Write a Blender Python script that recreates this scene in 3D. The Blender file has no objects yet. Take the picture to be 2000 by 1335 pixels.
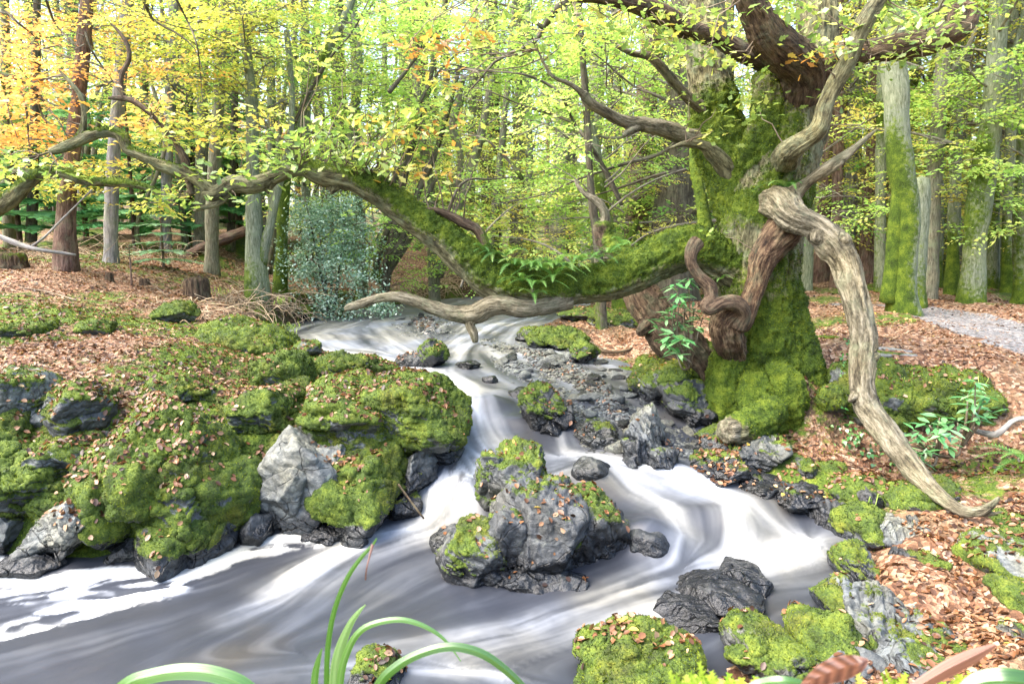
import bpy, bmesh, math, random
import numpy as np
from mathutils import Vector, Matrix
from mathutils.bvhtree import BVHTree

# ------------------------------------------------------------------ camera, sky, sun
SC = bpy.context.scene
COL = SC.collection
CAMZ = 1.8
PITCH = math.radians(8.0)
FPX = 1333.0                                   # focal length in photo pixels (24 mm on 36 mm)
cam_d = bpy.data.cameras.new("camera")
cam = bpy.data.objects.new("camera", cam_d)
COL.objects.link(cam)
cam.location = (0, 0, CAMZ)
cam.rotation_euler = (math.pi / 2 - PITCH, 0, 0)
cam_d.sensor_width = 36
cam_d.lens = 24.0
cam_d.clip_start = 0.05
cam_d.clip_end = 2000
cam_d.dof.use_dof = True
cam_d.dof.focus_distance = 4.9
cam_d.dof.aperture_fstop = 9.0
SC.camera = cam

SUN_EL, SUN_AZ = 55.0, 250.0                   # azimuth of the sun seen from above, degrees from +Y clockwise
w = bpy.data.worlds.new("World")
SC.world = w
w.use_nodes = True
nt = w.node_tree
bg = nt.nodes["Background"]
sky = nt.nodes.new("ShaderNodeTexSky")
sky.sky_type = 'NISHITA'
sky.sun_disc = False
sky.sun_elevation = math.radians(SUN_EL)
sky.sun_rotation = math.radians(SUN_AZ)
sky.air_density = 1.0
sky.dust_density = 4.0
sky.ozone_density = 0.6
nt.links.new(sky.outputs[0], bg.inputs[0])
bg.inputs[1].default_value = 0.15
sun_d = bpy.data.lights.new("sun", 'SUN')
sun_d.energy = 1.5
sun_d.angle = math.radians(60)
sun_d.color = (1.0, 0.95, 0.86)
sun = bpy.data.objects.new("sun", sun_d)
COL.objects.link(sun)
_a, _e = math.radians(SUN_AZ), math.radians(SUN_EL)
sd_ = Vector((math.sin(_a) * math.cos(_e), math.cos(_a) * math.cos(_e), math.sin(_e)))
sun.rotation_euler = sd_.to_track_quat('Z', 'Y').to_euler()
SC.view_settings.view_transform = 'Standard'
SC.view_settings.look = 'None'
SC.view_settings.gamma = 1.0
SC.view_settings.exposure = 2.55
SC.cycles.max_bounces = 6
SC.cycles.diffuse_bounces = 5
SC.cycles.glossy_bounces = 2
SC.cycles.transmission_bounces = 4
SC.cycles.transparent_max_bounces = 4
SC.cycles.caustics_reflective = False
SC.cycles.caustics_refractive = False
SC.cycles.use_denoising = True
try:
    SC.cycles.denoiser = 'OPENIMAGEDENOISE'
    SC.cycles.denoising_prefilter = 'ACCURATE'
except Exception:
    pass

# ------------------------------------------------------------------ helpers: noise
rs = np.random.RandomState(7)
PERM = rs.permutation(256)
PERM = np.concatenate([PERM, PERM, PERM[:4]]).astype(np.int32)
VAL = rs.uniform(-1, 1, 256).astype(np.float32)


def vnoise(p, seed=0):
    p = np.asarray(p, dtype=np.float32)
    if p.shape[1] == 2:
        p = np.c_[p, np.zeros(len(p), np.float32)]
    i = np.floor(p).astype(np.int32)
    f = p - i
    u = f * f * f * (f * (f * 6 - 15) + 10)
    i = (i + seed * 37) & 255
    x, y, z = i[:, 0], i[:, 1], i[:, 2]

    def h(a, b, c):
        return VAL[PERM[(PERM[(PERM[(x + a) & 255] + y + b) & 255] + z + c) & 255]]
    def L(a, b, t):
        return a + (b - a) * t
    ux, uy, uz = u[:, 0], u[:, 1], u[:, 2]
    return L(L(L(h(0,0,0), h(1,0,0), ux), L(h(0,1,0), h(1,1,0), ux), uy),
             L(L(h(0,0,1), h(1,0,1), ux), L(h(0,1,1), h(1,1,1), ux), uy), uz)


def fbm(p, octv=4, lac=2.03, gain=0.5, seed=0):
    p = np.asarray(p, dtype=np.float32)
    a, s, t = 1.0, 0.0, 0.0
    for k in range(octv):
        s = s + a * vnoise(p, seed + k)
        t += a
        a *= gain
        p = p * lac + 13.7
    return s / t


def ridged(p, octv=3, seed=0):
    a, s, t = 1.0, 0.0, 0.0
    p = np.asarray(p, dtype=np.float32)
    for k in range(octv):
        s = s + a * (1 - 2 * np.abs(vnoise(p, seed + k)))
        t += a
        a *= 0.5
        p = p * 2.1 + 5.1
    return s / t


def worley(p, seed=0):
    """cell value in -1..1 and distance to the cell edge (approximate)"""
    p = np.asarray(p, np.float32)
    i = np.floor(p).astype(np.int32)
    n = len(p)
    d1 = np.full(n, 9.0, np.float32); d2 = np.full(n, 9.0, np.float32); v = np.zeros(n, np.float32)
    for a in (-1, 0, 1):
        for b in (-1, 0, 1):
            for c in (-1, 0, 1):
                x, y, z = (i[:, 0] + a + seed * 7) & 255, (i[:, 1] + b) & 255, (i[:, 2] + c) & 255
                h = PERM[(PERM[(PERM[x] + y) & 255] + z) & 255]
                q = np.stack([i[:, 0] + a + .5 + .45 * VAL[h], i[:, 1] + b + .5 + .45 * VAL[(h * 7 + 3) & 255], i[:, 2] + c + .5 + .45 * VAL[(h * 13 + 5) & 255]], -1)
                d = np.sqrt(((q - p) ** 2).sum(1))
                nn = d < d1
                d2 = np.where(nn, d1, np.minimum(d2, d)); v = np.where(nn, VAL[(h * 3 + 11) & 255], v); d1 = np.where(nn, d, d1)
    return v, d2 - d1


def worley(p, seed=0):
    """cell value in -1..1 and distance to the cell edge (approximate)"""
    p = np.asarray(p, np.float32)
    i = np.floor(p).astype(np.int32)
    n = len(p)
    d1 = np.full(n, 9.0, np.float32); d2 = np.full(n, 9.0, np.float32); v = np.zeros(n, np.float32)
    for a in (-1, 0, 1):
        for b in (-1, 0, 1):
            for c in (-1, 0, 1):
                x, y, z = (i[:, 0] + a + seed * 7) & 255, (i[:, 1] + b) & 255, (i[:, 2] + c) & 255
                h = PERM[(PERM[(PERM[x] + y) & 255] + z) & 255]
                q = np.stack([i[:, 0] + a + .5 + .45 * VAL[h], i[:, 1] + b + .5 + .45 * VAL[(h * 7 + 3) & 255], i[:, 2] + c + .5 + .45 * VAL[(h * 13 + 5) & 255]], -1)
                d = np.sqrt(((q - p) ** 2).sum(1))
                nn = d < d1
                d2 = np.where(nn, d1, np.minimum(d2, d)); v = np.where(nn, VAL[(h * 3 + 11) & 255], v); d1 = np.where(nn, d, d1)
    return v, d2 - d1


def sstep(a, b, x):
    t = np.clip((x - a) / (b - a), 0, 1)
    return t * t * (3 - 2 * t)


# ------------------------------------------------------------------ helpers: photo pixel -> world
CP, SP = math.cos(PITCH), math.sin(PITCH)


def ray(px, py):
    u = (np.asarray(px, float) - 1000) / FPX
    v = (667.5 - np.asarray(py, float)) / FPX
    dy = CP + v * SP
    dz = -SP + v * CP
    return u / dy, dz / dy                     # per unit of forward distance


def P(px, py, Y):
    rx, rz = ray(px, py)
    return Vector((float(rx * Y), float(Y), float(CAMZ + rz * Y)))


def Pz(px, py, z):
    rx, rz = ray(px, py)
    Y = (z - CAMZ) / rz
    return float(rx * Y), float(Y)


def mpp(Y):                                    # metres per photo pixel at distance Y
    return Y / FPX


# ------------------------------------------------------------------ helpers: meshes
def mk(name, V, F, mat, parent=None, smooth=True, attrs=None, cols=None, tri=False, loc=None):
    V = np.ascontiguousarray(V, dtype=np.float32)
    F = np.ascontiguousarray(F, dtype=np.int32)
    me = bpy.data.meshes.new(name)
    n, k = F.shape
    me.vertices.add(len(V))
    me.vertices.foreach_set("co", V.ravel())
    me.loops.add(n * k)
    me.loops.foreach_set("vertex_index", F.ravel())
    me.polygons.add(n)
    me.polygons.foreach_set("loop_start", np.arange(0, n * k, k, dtype=np.int32))
    me.polygons.foreach_set("loop_total", np.full(n, k, dtype=np.int32))
    me.update(calc_edges=True)
    if smooth:
        me.polygons.foreach_set("use_smooth", np.ones(n, dtype=bool))
    for an, av in (attrs or {}).items():
        av = np.asarray(av, dtype=np.float32)
        if av.ndim == 1:
            at = me.attributes.new(an, 'FLOAT', 'POINT')
            at.data.foreach_set("value", av)
        else:
            at = me.attributes.new(an, 'FLOAT_VECTOR', 'POINT')
            at.data.foreach_set("vector", np.ascontiguousarray(av).ravel())
    if mat:
        me.materials.append(mat)
    o = bpy.data.objects.new(name, me)
    COL.objects.link(o)
    if loc is not None:
        o.location = loc
    if parent is not None:
        o.parent = parent
    return o


def tag(o, label=None, cat=None, group=None, kind=None):
    if label: o["label"] = label
    if cat: o["category"] = cat
    if group: o["group"] = group
    if kind: o["kind"] = kind
    return o


def thing(name, label, cat, loc=(0, 0, 0), group=None, rz=0):
    o = bpy.data.objects.new(name, None)
    COL.objects.link(o)
    o.empty_display_size = 0.2
    o.location = loc
    o.rotation_euler = (0, 0, rz)
    return tag(o, label, cat, group)


def catmull(pts, n):
    pts = np.asarray(pts, float)
    Pp = np.vstack([2 * pts[0] - pts[1], pts, 2 * pts[-1] - pts[-2]])
    out = []
    m = len(pts) - 1
    seg = np.linalg.norm(np.diff(pts[:, :3], axis=0), axis=1)
    cnt = np.maximum(2, np.round(n * seg / max(seg.sum(), 1e-9)).astype(int))
    for i in range(m):
        t = np.linspace(0, 1, cnt[i], endpoint=False)[:, None]
        a, b, c, d = Pp[i], Pp[i + 1], Pp[i + 2], Pp[i + 3]
        out.append(0.5 * ((2 * b) + (-a + c) * t + (2 * a - 5 * b + 4 * c - d) * t ** 2 + (-a + 3 * b - 3 * c + d) * t ** 3))
    out.append(pts[-1][None])
    r = np.vstack(out)
    if r.shape[1] > 3:
        r[:, 3] = np.maximum(r[:, 3], 0.001)
    return r


def frames(p):
    t = np.gradient(p, axis=0)
    t /= np.linalg.norm(t, axis=1)[:, None] + 1e-12
    ref = np.array([0, 0, 1.0]) if abs(t[0][2]) < 0.9 else np.array([1.0, 0, 0])
    a = np.cross(t[0], ref); a /= np.linalg.norm(a)
    A = [a]
    for i in range(1, len(p)):
        a = A[-1] - t[i] * np.dot(A[-1], t[i])
        a /= np.linalg.norm(a) + 1e-12
        A.append(a)
    A = np.array(A)
    return t, A, np.cross(t, A)


def tube(pts, sides=8, n=None, cap=True):
    """pts: k x 4 (x,y,z,radius). Returns V, F(quads), s, theta, r"""
    q = catmull(pts, n) if n else np.asarray(pts, float)
    p, r = q[:, :3], q[:, 3]
    t, A, B = frames(p)
    th = np.linspace(0, 2 * np.pi, sides, endpoint=False)
    V = p[:, None, :] + r[:, None, None] * (np.cos(th)[None, :, None] * A[:, None, :] + np.sin(th)[None, :, None] * B[:, None, :])
    s = np.r_[0, np.cumsum(np.linalg.norm(np.diff(p, axis=0), axis=1))]
    k = len(p)
    i = np.arange(k - 1)[:, None] * sides
    j = np.arange(sides)[None]
    jn = (j + 1) % sides
    F = np.stack([i + j, i + jn, i + sides + jn, i + sides + j], -1).reshape(-1, 4)
    V = V.reshape(-1, 3)
    S = np.repeat(s, sides); T = np.tile(th, k); R = np.repeat(r, sides)
    if cap:
        b = len(V)
        V = np.vstack([V, p[0] - t[0] * r[0] * .3, p[-1] + t[-1] * r[-1] * .5])
        S = np.r_[S, s[0], s[-1]]; T = np.r_[T, 0, 0]; R = np.r_[R, r[0], r[-1]]
        j = np.arange(sides); jn = (j + 1) % sides
        F = np.vstack([F, np.stack([jn, j, np.full(sides, b), np.full(sides, b)], -1),
                       np.stack([(k - 1) * sides + j, (k - 1) * sides + jn, np.full(sides, b + 1), np.full(sides, b + 1)], -1)])
    return V, F, S, T, R


def fixdeg(F):
    """split quads (with possibly repeated last index) into triangles"""
    F = np.asarray(F)
    if F.shape[1] == 3: return F
    a = F[:, [0, 1, 2]]
    b = F[:, [0, 2, 3]]
    b = b[b[:, 1] != b[:, 2]]
    return np.vstack([a, b])


class Acc:
    """collects pieces into one mesh"""
    def __init__(s): s.V, s.F, s.A, s.n = [], [], {}, 0
    def add(s, V, F, **at):
        s.V.append(np.asarray(V, np.float32)); s.F.append(fixdeg(F) + s.n); s.n += len(V)
        for k, v in at.items():
            s.A.setdefault(k, []).append(np.asarray(v, np.float32))
    def build(s, name, mat, parent=None, smooth=True, **kw):
        if not s.V: return None
        return mk(name, np.vstack(s.V), np.vstack(s.F), mat, parent, smooth,
                  attrs={k: np.concatenate(v) for k, v in s.A.items()}, **kw)


def vnormals(V, F):
    F = fixdeg(F)
    a, b, c = V[F[:, 0]], V[F[:, 1]], V[F[:, 2]]
    n = np.cross(b - a, c - a)
    N = np.zeros_like(V)
    for k in range(3):
        for ax in range(3):
            N[:, ax] += np.bincount(F[:, k], n[:, ax], len(V))
    return N / (np.linalg.norm(N, axis=1)[:, None] + 1e-12)


def stamp(tV, tF, pos, R, scale, rnd=None):
    """copies of a little template: pos Nx3, R Nx3x3 (columns are axes), scale N"""
    N, k = len(pos), len(tV)
    V = np.einsum('nij,kj->nki', R, tV) * np.asarray(scale).reshape(N, 1, -1) + pos[:, None, :]
    F = (tF[None] + (np.arange(N) * k)[:, None, None]).reshape(-1, tF.shape[1])
    r = np.repeat(rnd if rnd is not None else np.random.RandomState(N).rand(N), k)
    return V.reshape(-1, 3), F, r


def rotmats(az, tilt, roll):
    """x axis points along az and dips by tilt, rolled about itself"""
    ca, sa, ct, st, cr, sr = np.cos(az), np.sin(az), np.cos(tilt), np.sin(tilt), np.cos(roll), np.sin(roll)
    X = np.stack([ca * ct, sa * ct, -st], -1)
    Y0 = np.stack([-sa, ca, np.zeros_like(az)], -1)
    Z0 = np.cross(X, Y0)
    Y = Y0 * cr[:, None] + Z0 * sr[:, None]
    Z = np.cross(X, Y)
    return np.stack([X, Y, Z], -1)


def rot_to_normal(n, spin):
    """z axis = n, spun"""
    n = n / (np.linalg.norm(n, axis=1)[:, None] + 1e-9)
    ref = np.where(np.abs(n[:, 2:3]) < .95, np.array([[0, 0, 1.0]]), np.array([[1.0, 0, 0]]))
    a = np.cross(ref, n); a /= np.linalg.norm(a, axis=1)[:, None] + 1e-9
    b = np.cross(n, a)
    c, s = np.cos(spin)[:, None], np.sin(spin)[:, None]
    return np.stack([a * c + b * s, -a * s + b * c, n], -1)


# ------------------------------------------------------------------ helpers: materials
def newmat(name):
    m = bpy.data.materials.new(name)
    m.use_nodes = True
    N = m.node_tree
    for n in list(N.nodes): N.nodes.remove(n)
    return m, N, N.nodes, N.links


class G:
    """tiny node-graph writer"""
    def __init__(s, name):
        s.m, s.N, s.n, s.l = newmat(name)
        s.out = s.n.new("ShaderNodeOutputMaterial")
    def set(s, sock, v):
        if isinstance(v, bpy.types.NodeSocket): s.l.new(v, sock)
        elif v is not None:
            if isinstance(v, (tuple, list)) and len(v) == 3 and sock.type == 'RGBA': v = (*v, 1)
            sock.default_value = v
    def attr(s, name, out=2):
        n = s.n.new("ShaderNodeAttribute"); n.attribute_name = name
        return n.outputs[out]
    def coord(s):
        return s.n.new("ShaderNodeNewGeometry").outputs["Position"]
    def obj(s):
        return s.n.new("ShaderNodeTexCoord").outputs["Object"]
    def normal_z(s):
        g = s.n.new("ShaderNodeNewGeometry")
        x = s.n.new("ShaderNodeSeparateXYZ"); s.l.new(g.outputs["Normal"], x.inputs[0])
        return x.outputs[2]
    def noise(s, vec, scale, detail=3, rough=0.55, dist=0.0, out=0):
        n = s.n.new("ShaderNodeTexNoise")
        s.set(n.inputs["Vector"], vec); n.inputs["Scale"].default_value = scale
        n.inputs["Detail"].default_value = detail; n.inputs["Roughness"].default_value = rough
        n.inputs["Distortion"].default_value = dist
        return n.outputs[out]
    def voro(s, vec, scale, feature='F1', out="Distance", rand=1.0):
        n = s.n.new("ShaderNodeTexVoronoi"); n.feature = feature
        s.set(n.inputs["Vector"], vec); n.inputs["Scale"].default_value = scale
        n.inputs["Randomness"].default_value = rand
        return n.outputs[out]
    def mapv(s, vec, scale, rot=(0, 0, 0)):
        n = s.n.new("ShaderNodeMapping"); s.set(n.inputs["Vector"], vec)
        n.inputs["Scale"].default_value = scale; n.inputs["Rotation"].default_value = rot
        return n.outputs[0]
    def ramp(s, fac, stops, mode='LINEAR'):
        n = s.n.new("ShaderNodeValToRGB"); s.set(n.inputs[0], fac)
        cr = n.color_ramp; cr.interpolation = mode
        while len(cr.elements) < len(stops): cr.elements.new(0.5)
        for e, (p, c) in zip(cr.elements, stops):
            e.position = p; e.color = (*c, 1) if len(c) == 3 else c
        return n.outputs[0]
    def mix(s, f, a, b, mode='MIX'):
        n = s.n.new("ShaderNodeMix"); n.data_type = 'RGBA'; n.blend_type = mode
        s.set(n.inputs[0], f); s.set(n.inputs[6], a); s.set(n.inputs[7], b)
        return n.outputs[2]
    def math(s, op, a, b=None, clamp=False):
        n = s.n.new("ShaderNodeMath"); n.operation = op; n.use_clamp = clamp
        s.set(n.inputs[0], a); s.set(n.inputs[1], b)
        return n.outputs[0]
    def rng(s, v, a, b, c=0.0, d=1.0):
        n = s.n.new("ShaderNodeMapRange"); s.set(n.inputs[0], v)
        for k, x in zip((1, 2, 3, 4), (a, b, c, d)): n.inputs[k].default_value = x
        return n.outputs[0]
    def bump(s, h, strength, dist, normal=None):
        n = s.n.new("ShaderNodeBump"); s.set(n.inputs["Height"], h)
        n.inputs["Strength"].default_value = strength; n.inputs["Distance"].default_value = dist
        if normal: s.l.new(normal, n.inputs["Normal"])
        return n.outputs[0]
    def bsdf(s, color, rough=0.8, normal=None, spec=0.5, **kw):
        n = s.n.new("ShaderNodeBsdfPrincipled")
        s.set(n.inputs["Base Color"], color); s.set(n.inputs["Roughness"], rough)
        s.set(n.inputs["Specular IOR Level"], spec)
        if normal: s.l.new(normal, n.inputs["Normal"])
        for k, v in kw.items(): s.set(n.inputs[k.replace('_', ' ')], v)
        return n.outputs[0]
    def done(s, shader):
        s.l.new(shader, s.out.inputs[0]); return s.m


def leaf_mat(name, stops, trans=0.45, gloss=0.0, rough=0.5, tint=1.15):
    g = G(name)
    c = g.ramp(g.attr("rnd"), stops)
    d = g.n.new("ShaderNodeBsdfDiffuse"); g.set(d.inputs[0], c)
    t = g.n.new("ShaderNodeBsdfTranslucent"); g.set(t.inputs[0], g.mix(1.0, c, (tint, tint, tint * .7), 'MULTIPLY'))
    m = g.n.new("ShaderNodeMixShader"); m.inputs[0].default_value = trans
    g.l.new(d.outputs[0], m.inputs[1]); g.l.new(t.outputs[0], m.inputs[2])
    o = m.outputs[0]
    if gloss > 0:
        gl = g.n.new("ShaderNodeBsdfGlossy"); gl.inputs["Roughness"].default_value = rough
        m2 = g.n.new("ShaderNodeMixShader"); m2.inputs[0].default_value = gloss
        g.l.new(o, m2.inputs[1]); g.l.new(gl.outputs[0], m2.inputs[2]); o = m2.outputs[0]
    return g.done(o)


MOSS_D, MOSS_M, MOSS_L = (.010, .019, .002), (.048, .084, .006), (.165, .210, .018)


def moss_color(g, co, bright=None):
    n1 = g.noise(co, 9, 5, .65)
    n2 = g.noise(co, 90, 3, .7)
    f = g.math('ADD', g.math('MULTIPLY', n1, .62), g.math('MULTIPLY', n2, .45))
    return g.ramp(f, [(.36, MOSS_D), (.52, MOSS_M), (.72, MOSS_L)]), n2


def bark_mat(name, dark, mid, light, moss=0.0, scale=1.0, lichen=0.0, groove=0.02, mosscol=1.0):
    """uses point attributes bk (along, around, radial) and moss"""
    g = G(name)
    co = g.coord()
    bk = g.attr("bk", 1)
    ridg = g.noise(g.mapv(bk, (5 * scale, 28 * scale, 28 * scale)), 1.0, 5, .6, .4)
    fine = g.noise(g.mapv(bk, (30 * scale, 120 * scale, 120 * scale)), 1.0, 3, .6)
    big = g.noise(co, 2.3, 3, .5)
    f = g.math('ADD', g.math('MULTIPLY', ridg, .75), g.math('MULTIPLY', fine, .3))
    c = g.ramp(f, [(.38, dark), (.5, mid), (.66, light)])
    c = g.mix(g.rng(big, .4, .7), c, g.mix(1.0, c, (1.25, 1.2, 1.05), 'MULTIPLY'))
    if lichen > 0:
        ln = g.noise(co, 7, 6, .7)
        c = g.mix(g.math('MULTIPLY', g.rng(ln, .50, .64), lichen), c, (.17, .20, .12))
    h = f
    nrm = g.bump(h, .9, groove)
    rough = .85
    mc, mn = moss_color(g, co)
    if mosscol != 1.0:
        mc = g.mix(1.0, mc, (mosscol, mosscol * 1.0, mosscol * .9), 'MULTIPLY')
    mm = g.attr("moss")
    mk_ = g.rng(g.math('ADD', mm, g.math('MULTIPLY', g.math('SUBTRACT', g.noise(co, 24, 5, .7), .5), .9)), .42, .62)
    mb = g.bump(g.math('ADD', g.noise(co, 45, 4, .7), mn), 1.0, .012)
    n = g.n.new("ShaderNodeMix"); n.data_type = 'VECTOR'
    g.set(n.inputs[0], mk_); g.set(n.inputs[4], nrm); g.set(n.inputs[5], mb)
    return g.done(g.bsdf(g.mix(mk_, c, mc), rough, n.outputs[1], .25))
# ------------------------------------------------------------------ the lie of the land
def rbf_fit(xy, z):
    xy = np.asarray(xy, float); z = np.asarray(z, float)
    n = len(z)
    D = np.linalg.norm(xy[:, None] - xy[None], axis=2)
    A = np.zeros((n + 3, n + 3)); A[:n, :n] = D + 0.0 * np.eye(n)
    A[:n, :n] -= np.eye(n) * 0.05
    A[:n, n] = 1; A[:n, n + 1:] = xy; A[n, :n] = 1; A[n + 1:, :n] = xy.T
    wts = np.linalg.solve(A, np.r_[z, 0, 0, 0])
    def f(q):
        q = np.asarray(q, float); out = np.empty(len(q))
        for i in range(0, len(q), 40000):
            c = q[i:i + 40000]
            out[i:i + 40000] = np.linalg.norm(c[:, None] - xy[None], axis=2) @ wts[:n] + wts[n] + c @ wts[n + 1:]
        return out
    return f


WPTS = [(-400,1250,0),(0,1180,0),(200,1150,0),(450,1100,0),(620,1080,0),(760,1040,.02),(600,1250,0),(900,1250,0),(1200,1200,0),(1000,1335,0),(200,1335,0),
        (830,1010,.04),(900,1030,.03),(850,950,.24),(920,945,.24),(880,900,.29),(1000,1150,0),(860,1110,0),
        (930,860,.36),(1000,850,.38),(1060,872,.36),(910,805,.5),(960,812,.48),(870,750,.58),(940,765,.55),(1050,740,.58),(1000,780,.55),
        (1150,880,.34),(1200,890,.33),(1300,930,.27),(1250,980,.2),(1350,980,.2),(1450,960,.2),(1300,1060,.07),(1420,1040,.1),(1500,1010,.14),(1560,1050,.06),
        (1620,1075,.03),(1400,1110,.02),(1200,1140,.01),(1580,1150,0),(1450,1200,0),
        (1100,800,.5),(1200,830,.44),(1300,860,.38),(1150,740,.58),(1250,780,.52),
        (600,680,.64),(700,690,.63),(800,670,.64),(950,700,.62),(1030,660,.64),(620,640,.67),(800,620,.68),(950,600,.7),(1100,600,.71)]
_wx = [Pz(a, b, c) for a, b, c in WPTS]
_wz = [c for _, _, c in WPTS]
_wx += [(-8, 1), (-8, 4), (0, 1.2), (3, 1.5), (6, 18), (0, 17), (15, 22), (30, 30), (6, 6), (6, 3), (-8, 8), (-8, 14)]
_wz += [-.02, -.02, 0, 0, .74, .74, .78, .85, .3, .05, .3, .7]
_wf = rbf_fit(_wx, _wz)


def Wl(q): return _wf(q)


RIV_PX = [(0,1128,0),(100,1118,0),(200,1108,0),(330,1092,0),(450,1072,0),(540,1045,0),(620,1045,0),(700,1030,0),(790,1000,.05),(830,940,.25),(850,900,.3),(915,858,.36),(905,810,.47),(865,755,.56),(800,728,.6),
          (740,712,.62),(640,704,.63),(585,690,.64),(545,660,.66),(560,640,.66),(620,622,.67),(700,606,.68),(800,596,.69),(900,585,.7),(1000,578,.71)]
RIV_PX2 = [(1180,596,.71),(1090,625,.69),(1040,640,.67),(1005,655,.65),(1040,672,.63),(1110,700,.61),(1180,728,.58),(1235,775,.53),(1300,800,.48),(1370,830,.42),(1420,880,.34),(1450,920,.27),
           (1510,960,.2),(1570,1000,.12),(1640,1045,.05),(1640,1090,.03),(1630,1150,0),(1580,1190,0),(1540,1225,0),(1430,1235,0),(1330,1215,0),(1230,1240,0),(1150,1290,0),(1090,1345,0),(1000,1420,0)]
RIV = [Pz(*a) for a in RIV_PX] + [(1.5, 19), (6, 22), (14, 26), (16, 24), (8, 18), (3.5, 14.5)] + [Pz(*a) for a in RIV_PX2] + [(-.6, 1.95), (-4, 1.6), (-12, 1.2), (-12, 3.2), (-5, 3.6)]
RIV = np.array(RIV)


def sdist(q, poly=RIV):
    """signed distance, positive outside"""
    q = np.asarray(q, float)
    d = np.full(len(q), 1e9); ins = np.zeros(len(q), bool)
    a = poly; b = np.roll(poly, -1, 0)
    for (x0, y0), (x1, y1) in zip(a, b):
        ex, ey = x1 - x0, y1 - y0
        t = np.clip(((q[:, 0] - x0) * ex + (q[:, 1] - y0) * ey) / (ex * ex + ey * ey + 1e-12), 0, 1)
        dd = np.hypot(q[:, 0] - x0 - t * ex, q[:, 1] - y0 - t * ey)
        d = np.minimum(d, dd)
        c = ((y0 > q[:, 1]) != (y1 > q[:, 1]))
        xx = x0 + (q[:, 1] - y0) * ex / (ey if abs(ey) > 1e-12 else 1e-12)
        ins ^= c & (q[:, 0] < xx)
    return np.where(ins, -d, d)


HPTS = [(-300,1000,.3),(-100,1080,.08),(0,1080,.1),(100,1050,.2),(300,1040,.22),(60,930,.58),(180,900,.66),(300,870,.72),(550,900,.52),(690,860,.56),(790,810,.62),(480,960,.34),
        (400,760,.80),(600,780,.70),(740,760,.66),(150,770,.86),(50,700,1.0),(300,690,.96),(500,700,.82),(400,640,.98),(520,615,.92),
        (200,610,1.12),(50,620,1.15),(-200,620,1.2),(300,550,1.32),(100,530,1.48),(450,545,1.28),(520,548,1.2),(600,575,1.02),(650,582,.95),(250,492,1.7),(50,490,1.7),
        (-200,500,1.65),(400,500,1.62),(500,522,1.38),(700,566,.98),(800,560,.98),
        (1600,640,.93),(1700,600,.97),(1900,600,.97),(1950,660,.92),(1700,692,.91),(1950,722,.86),(1800,690,.92),(2000,765,.74),(2200,700,.9),
        (1640,880,.28),(1720,885,.30),(1850,885,.33),(1980,875,.38),(2000,950,.3),(1700,940,.25),(1750,1050,.16),(1900,1100,.17),(2000,1200,.17),(1720,1200,.08),(1850,1300,.12),(1500,1300,.04),(1570,900,.26),
        (2200,1000,.35),(2200,1200,.3),(1700,1120,.12),(1280,1320,.05),
        (1500,850,.34),(1400,800,.42),(1300,730,.56),(1250,690,.64),(1100,655,.72),(1200,620,.8),(1350,640,.84),(1300,595,.92),(1450,640,.9),(1560,720,.86)]
_hx = [Pz(a, b, c) for a, b, c in HPTS]
_hz = [c for _, _, c in HPTS]
_hw = [(-20,20,2.7),(-10,18,2.3),(-6,15,2.1),(-40,60,6),(-3,20,1.9),(-2,16,1.6),(0,50,2.8),(2,28,1.5),(12,20,1.3),(20,14,1.15),(30,40,2),(60,60,3),(-60,10,5),(-20,8,2.4),(0,120,7),(100,100,7),(-100,100,10),(20,8,1.0),(60,5,1.5),
       (0,.4,1.12),(-2,.4,1.12),(2,.4,1.15),(0,1.0,.9),(-1.2,1.0,.85),(1.2,1.05,.92),(-2,1.2,.55),(2.2,1.3,.8),(0,1.6,.1),(-2,1.7,.0),(1.2,2.0,.15),(2.6,2.2,.25),(4,2.5,.4),(6,4,.6),(4.6,5.4,.85),(8,6,.95),
       (0,-10,1.3),(-20,-10,1.5),(20,-10,1.5),(0,400,20),(-300,300,20),(300,300,20),(400,0,4),(-400,0,10),(-6,.5,.9)]
_hf = rbf_fit(_hx + [(a, b) for a, b, c in _hw], _hz + [c for a, b, c in _hw])
BAR = np.array([Pz(*a) for a in [(960,668,.63),(1110,690,.62),(1200,735,.58),(1260,790,.52),(1330,830,.46),(1400,880,.36),(1300,880,.4),(1180,850,.45),(1110,780,.54),(1000,720,.6)]])
BAR2 = np.array([Pz(*a) for a in [(780,625,.68),(850,612,.69),(880,640,.67),(860,660,.65),(800,655,.66)]])


def Hn(q):
    """ground height without fine noise"""
    h = _hf(q)
    wv = Wl(q)
    sd = sdist(q)
    bar = sstep(.05, -.25, sdist(q, BAR))
    bar2 = sstep(.05, -.2, sdist(q, BAR2))
    bed = wv - np.minimum(.34, .04 + .7 * np.abs(sd))
    bed = bed + (wv + .032 - bed) * np.maximum(bar * 1.0, bar2 * 1.0)
    h2 = np.maximum(h, wv + .03)
    t = sstep(0, .3, sd)
    far = sstep(22, 30, q[:, 1])
    out = np.where(sd < 0, bed, wv - .04 + (h2 - wv + .04) * t)
    return out * (1 - far) + np.where(sd < 0, out, h2) * far


def Hfull(q):
    h = Hn(q)
    d = np.hypot(q[:, 0], q[:, 1])
    sd = sdist(q)
    out = sstep(0, .3, sd)
    bumpy = fbm(q * 1.1, 4, seed=3) * .10 + fbm(q * 4.5, 3, seed=9) * .035 + np.abs(fbm(q * 11, 3, seed=5)) * .02
    pth = pathmask(q)
    h = h + bumpy * out * (1 - .75 * pth) * sstep(.3, 1.5, d) + (fbm(q * 16, 3, seed=11) * .02) * (1 - out)
    return h


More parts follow.
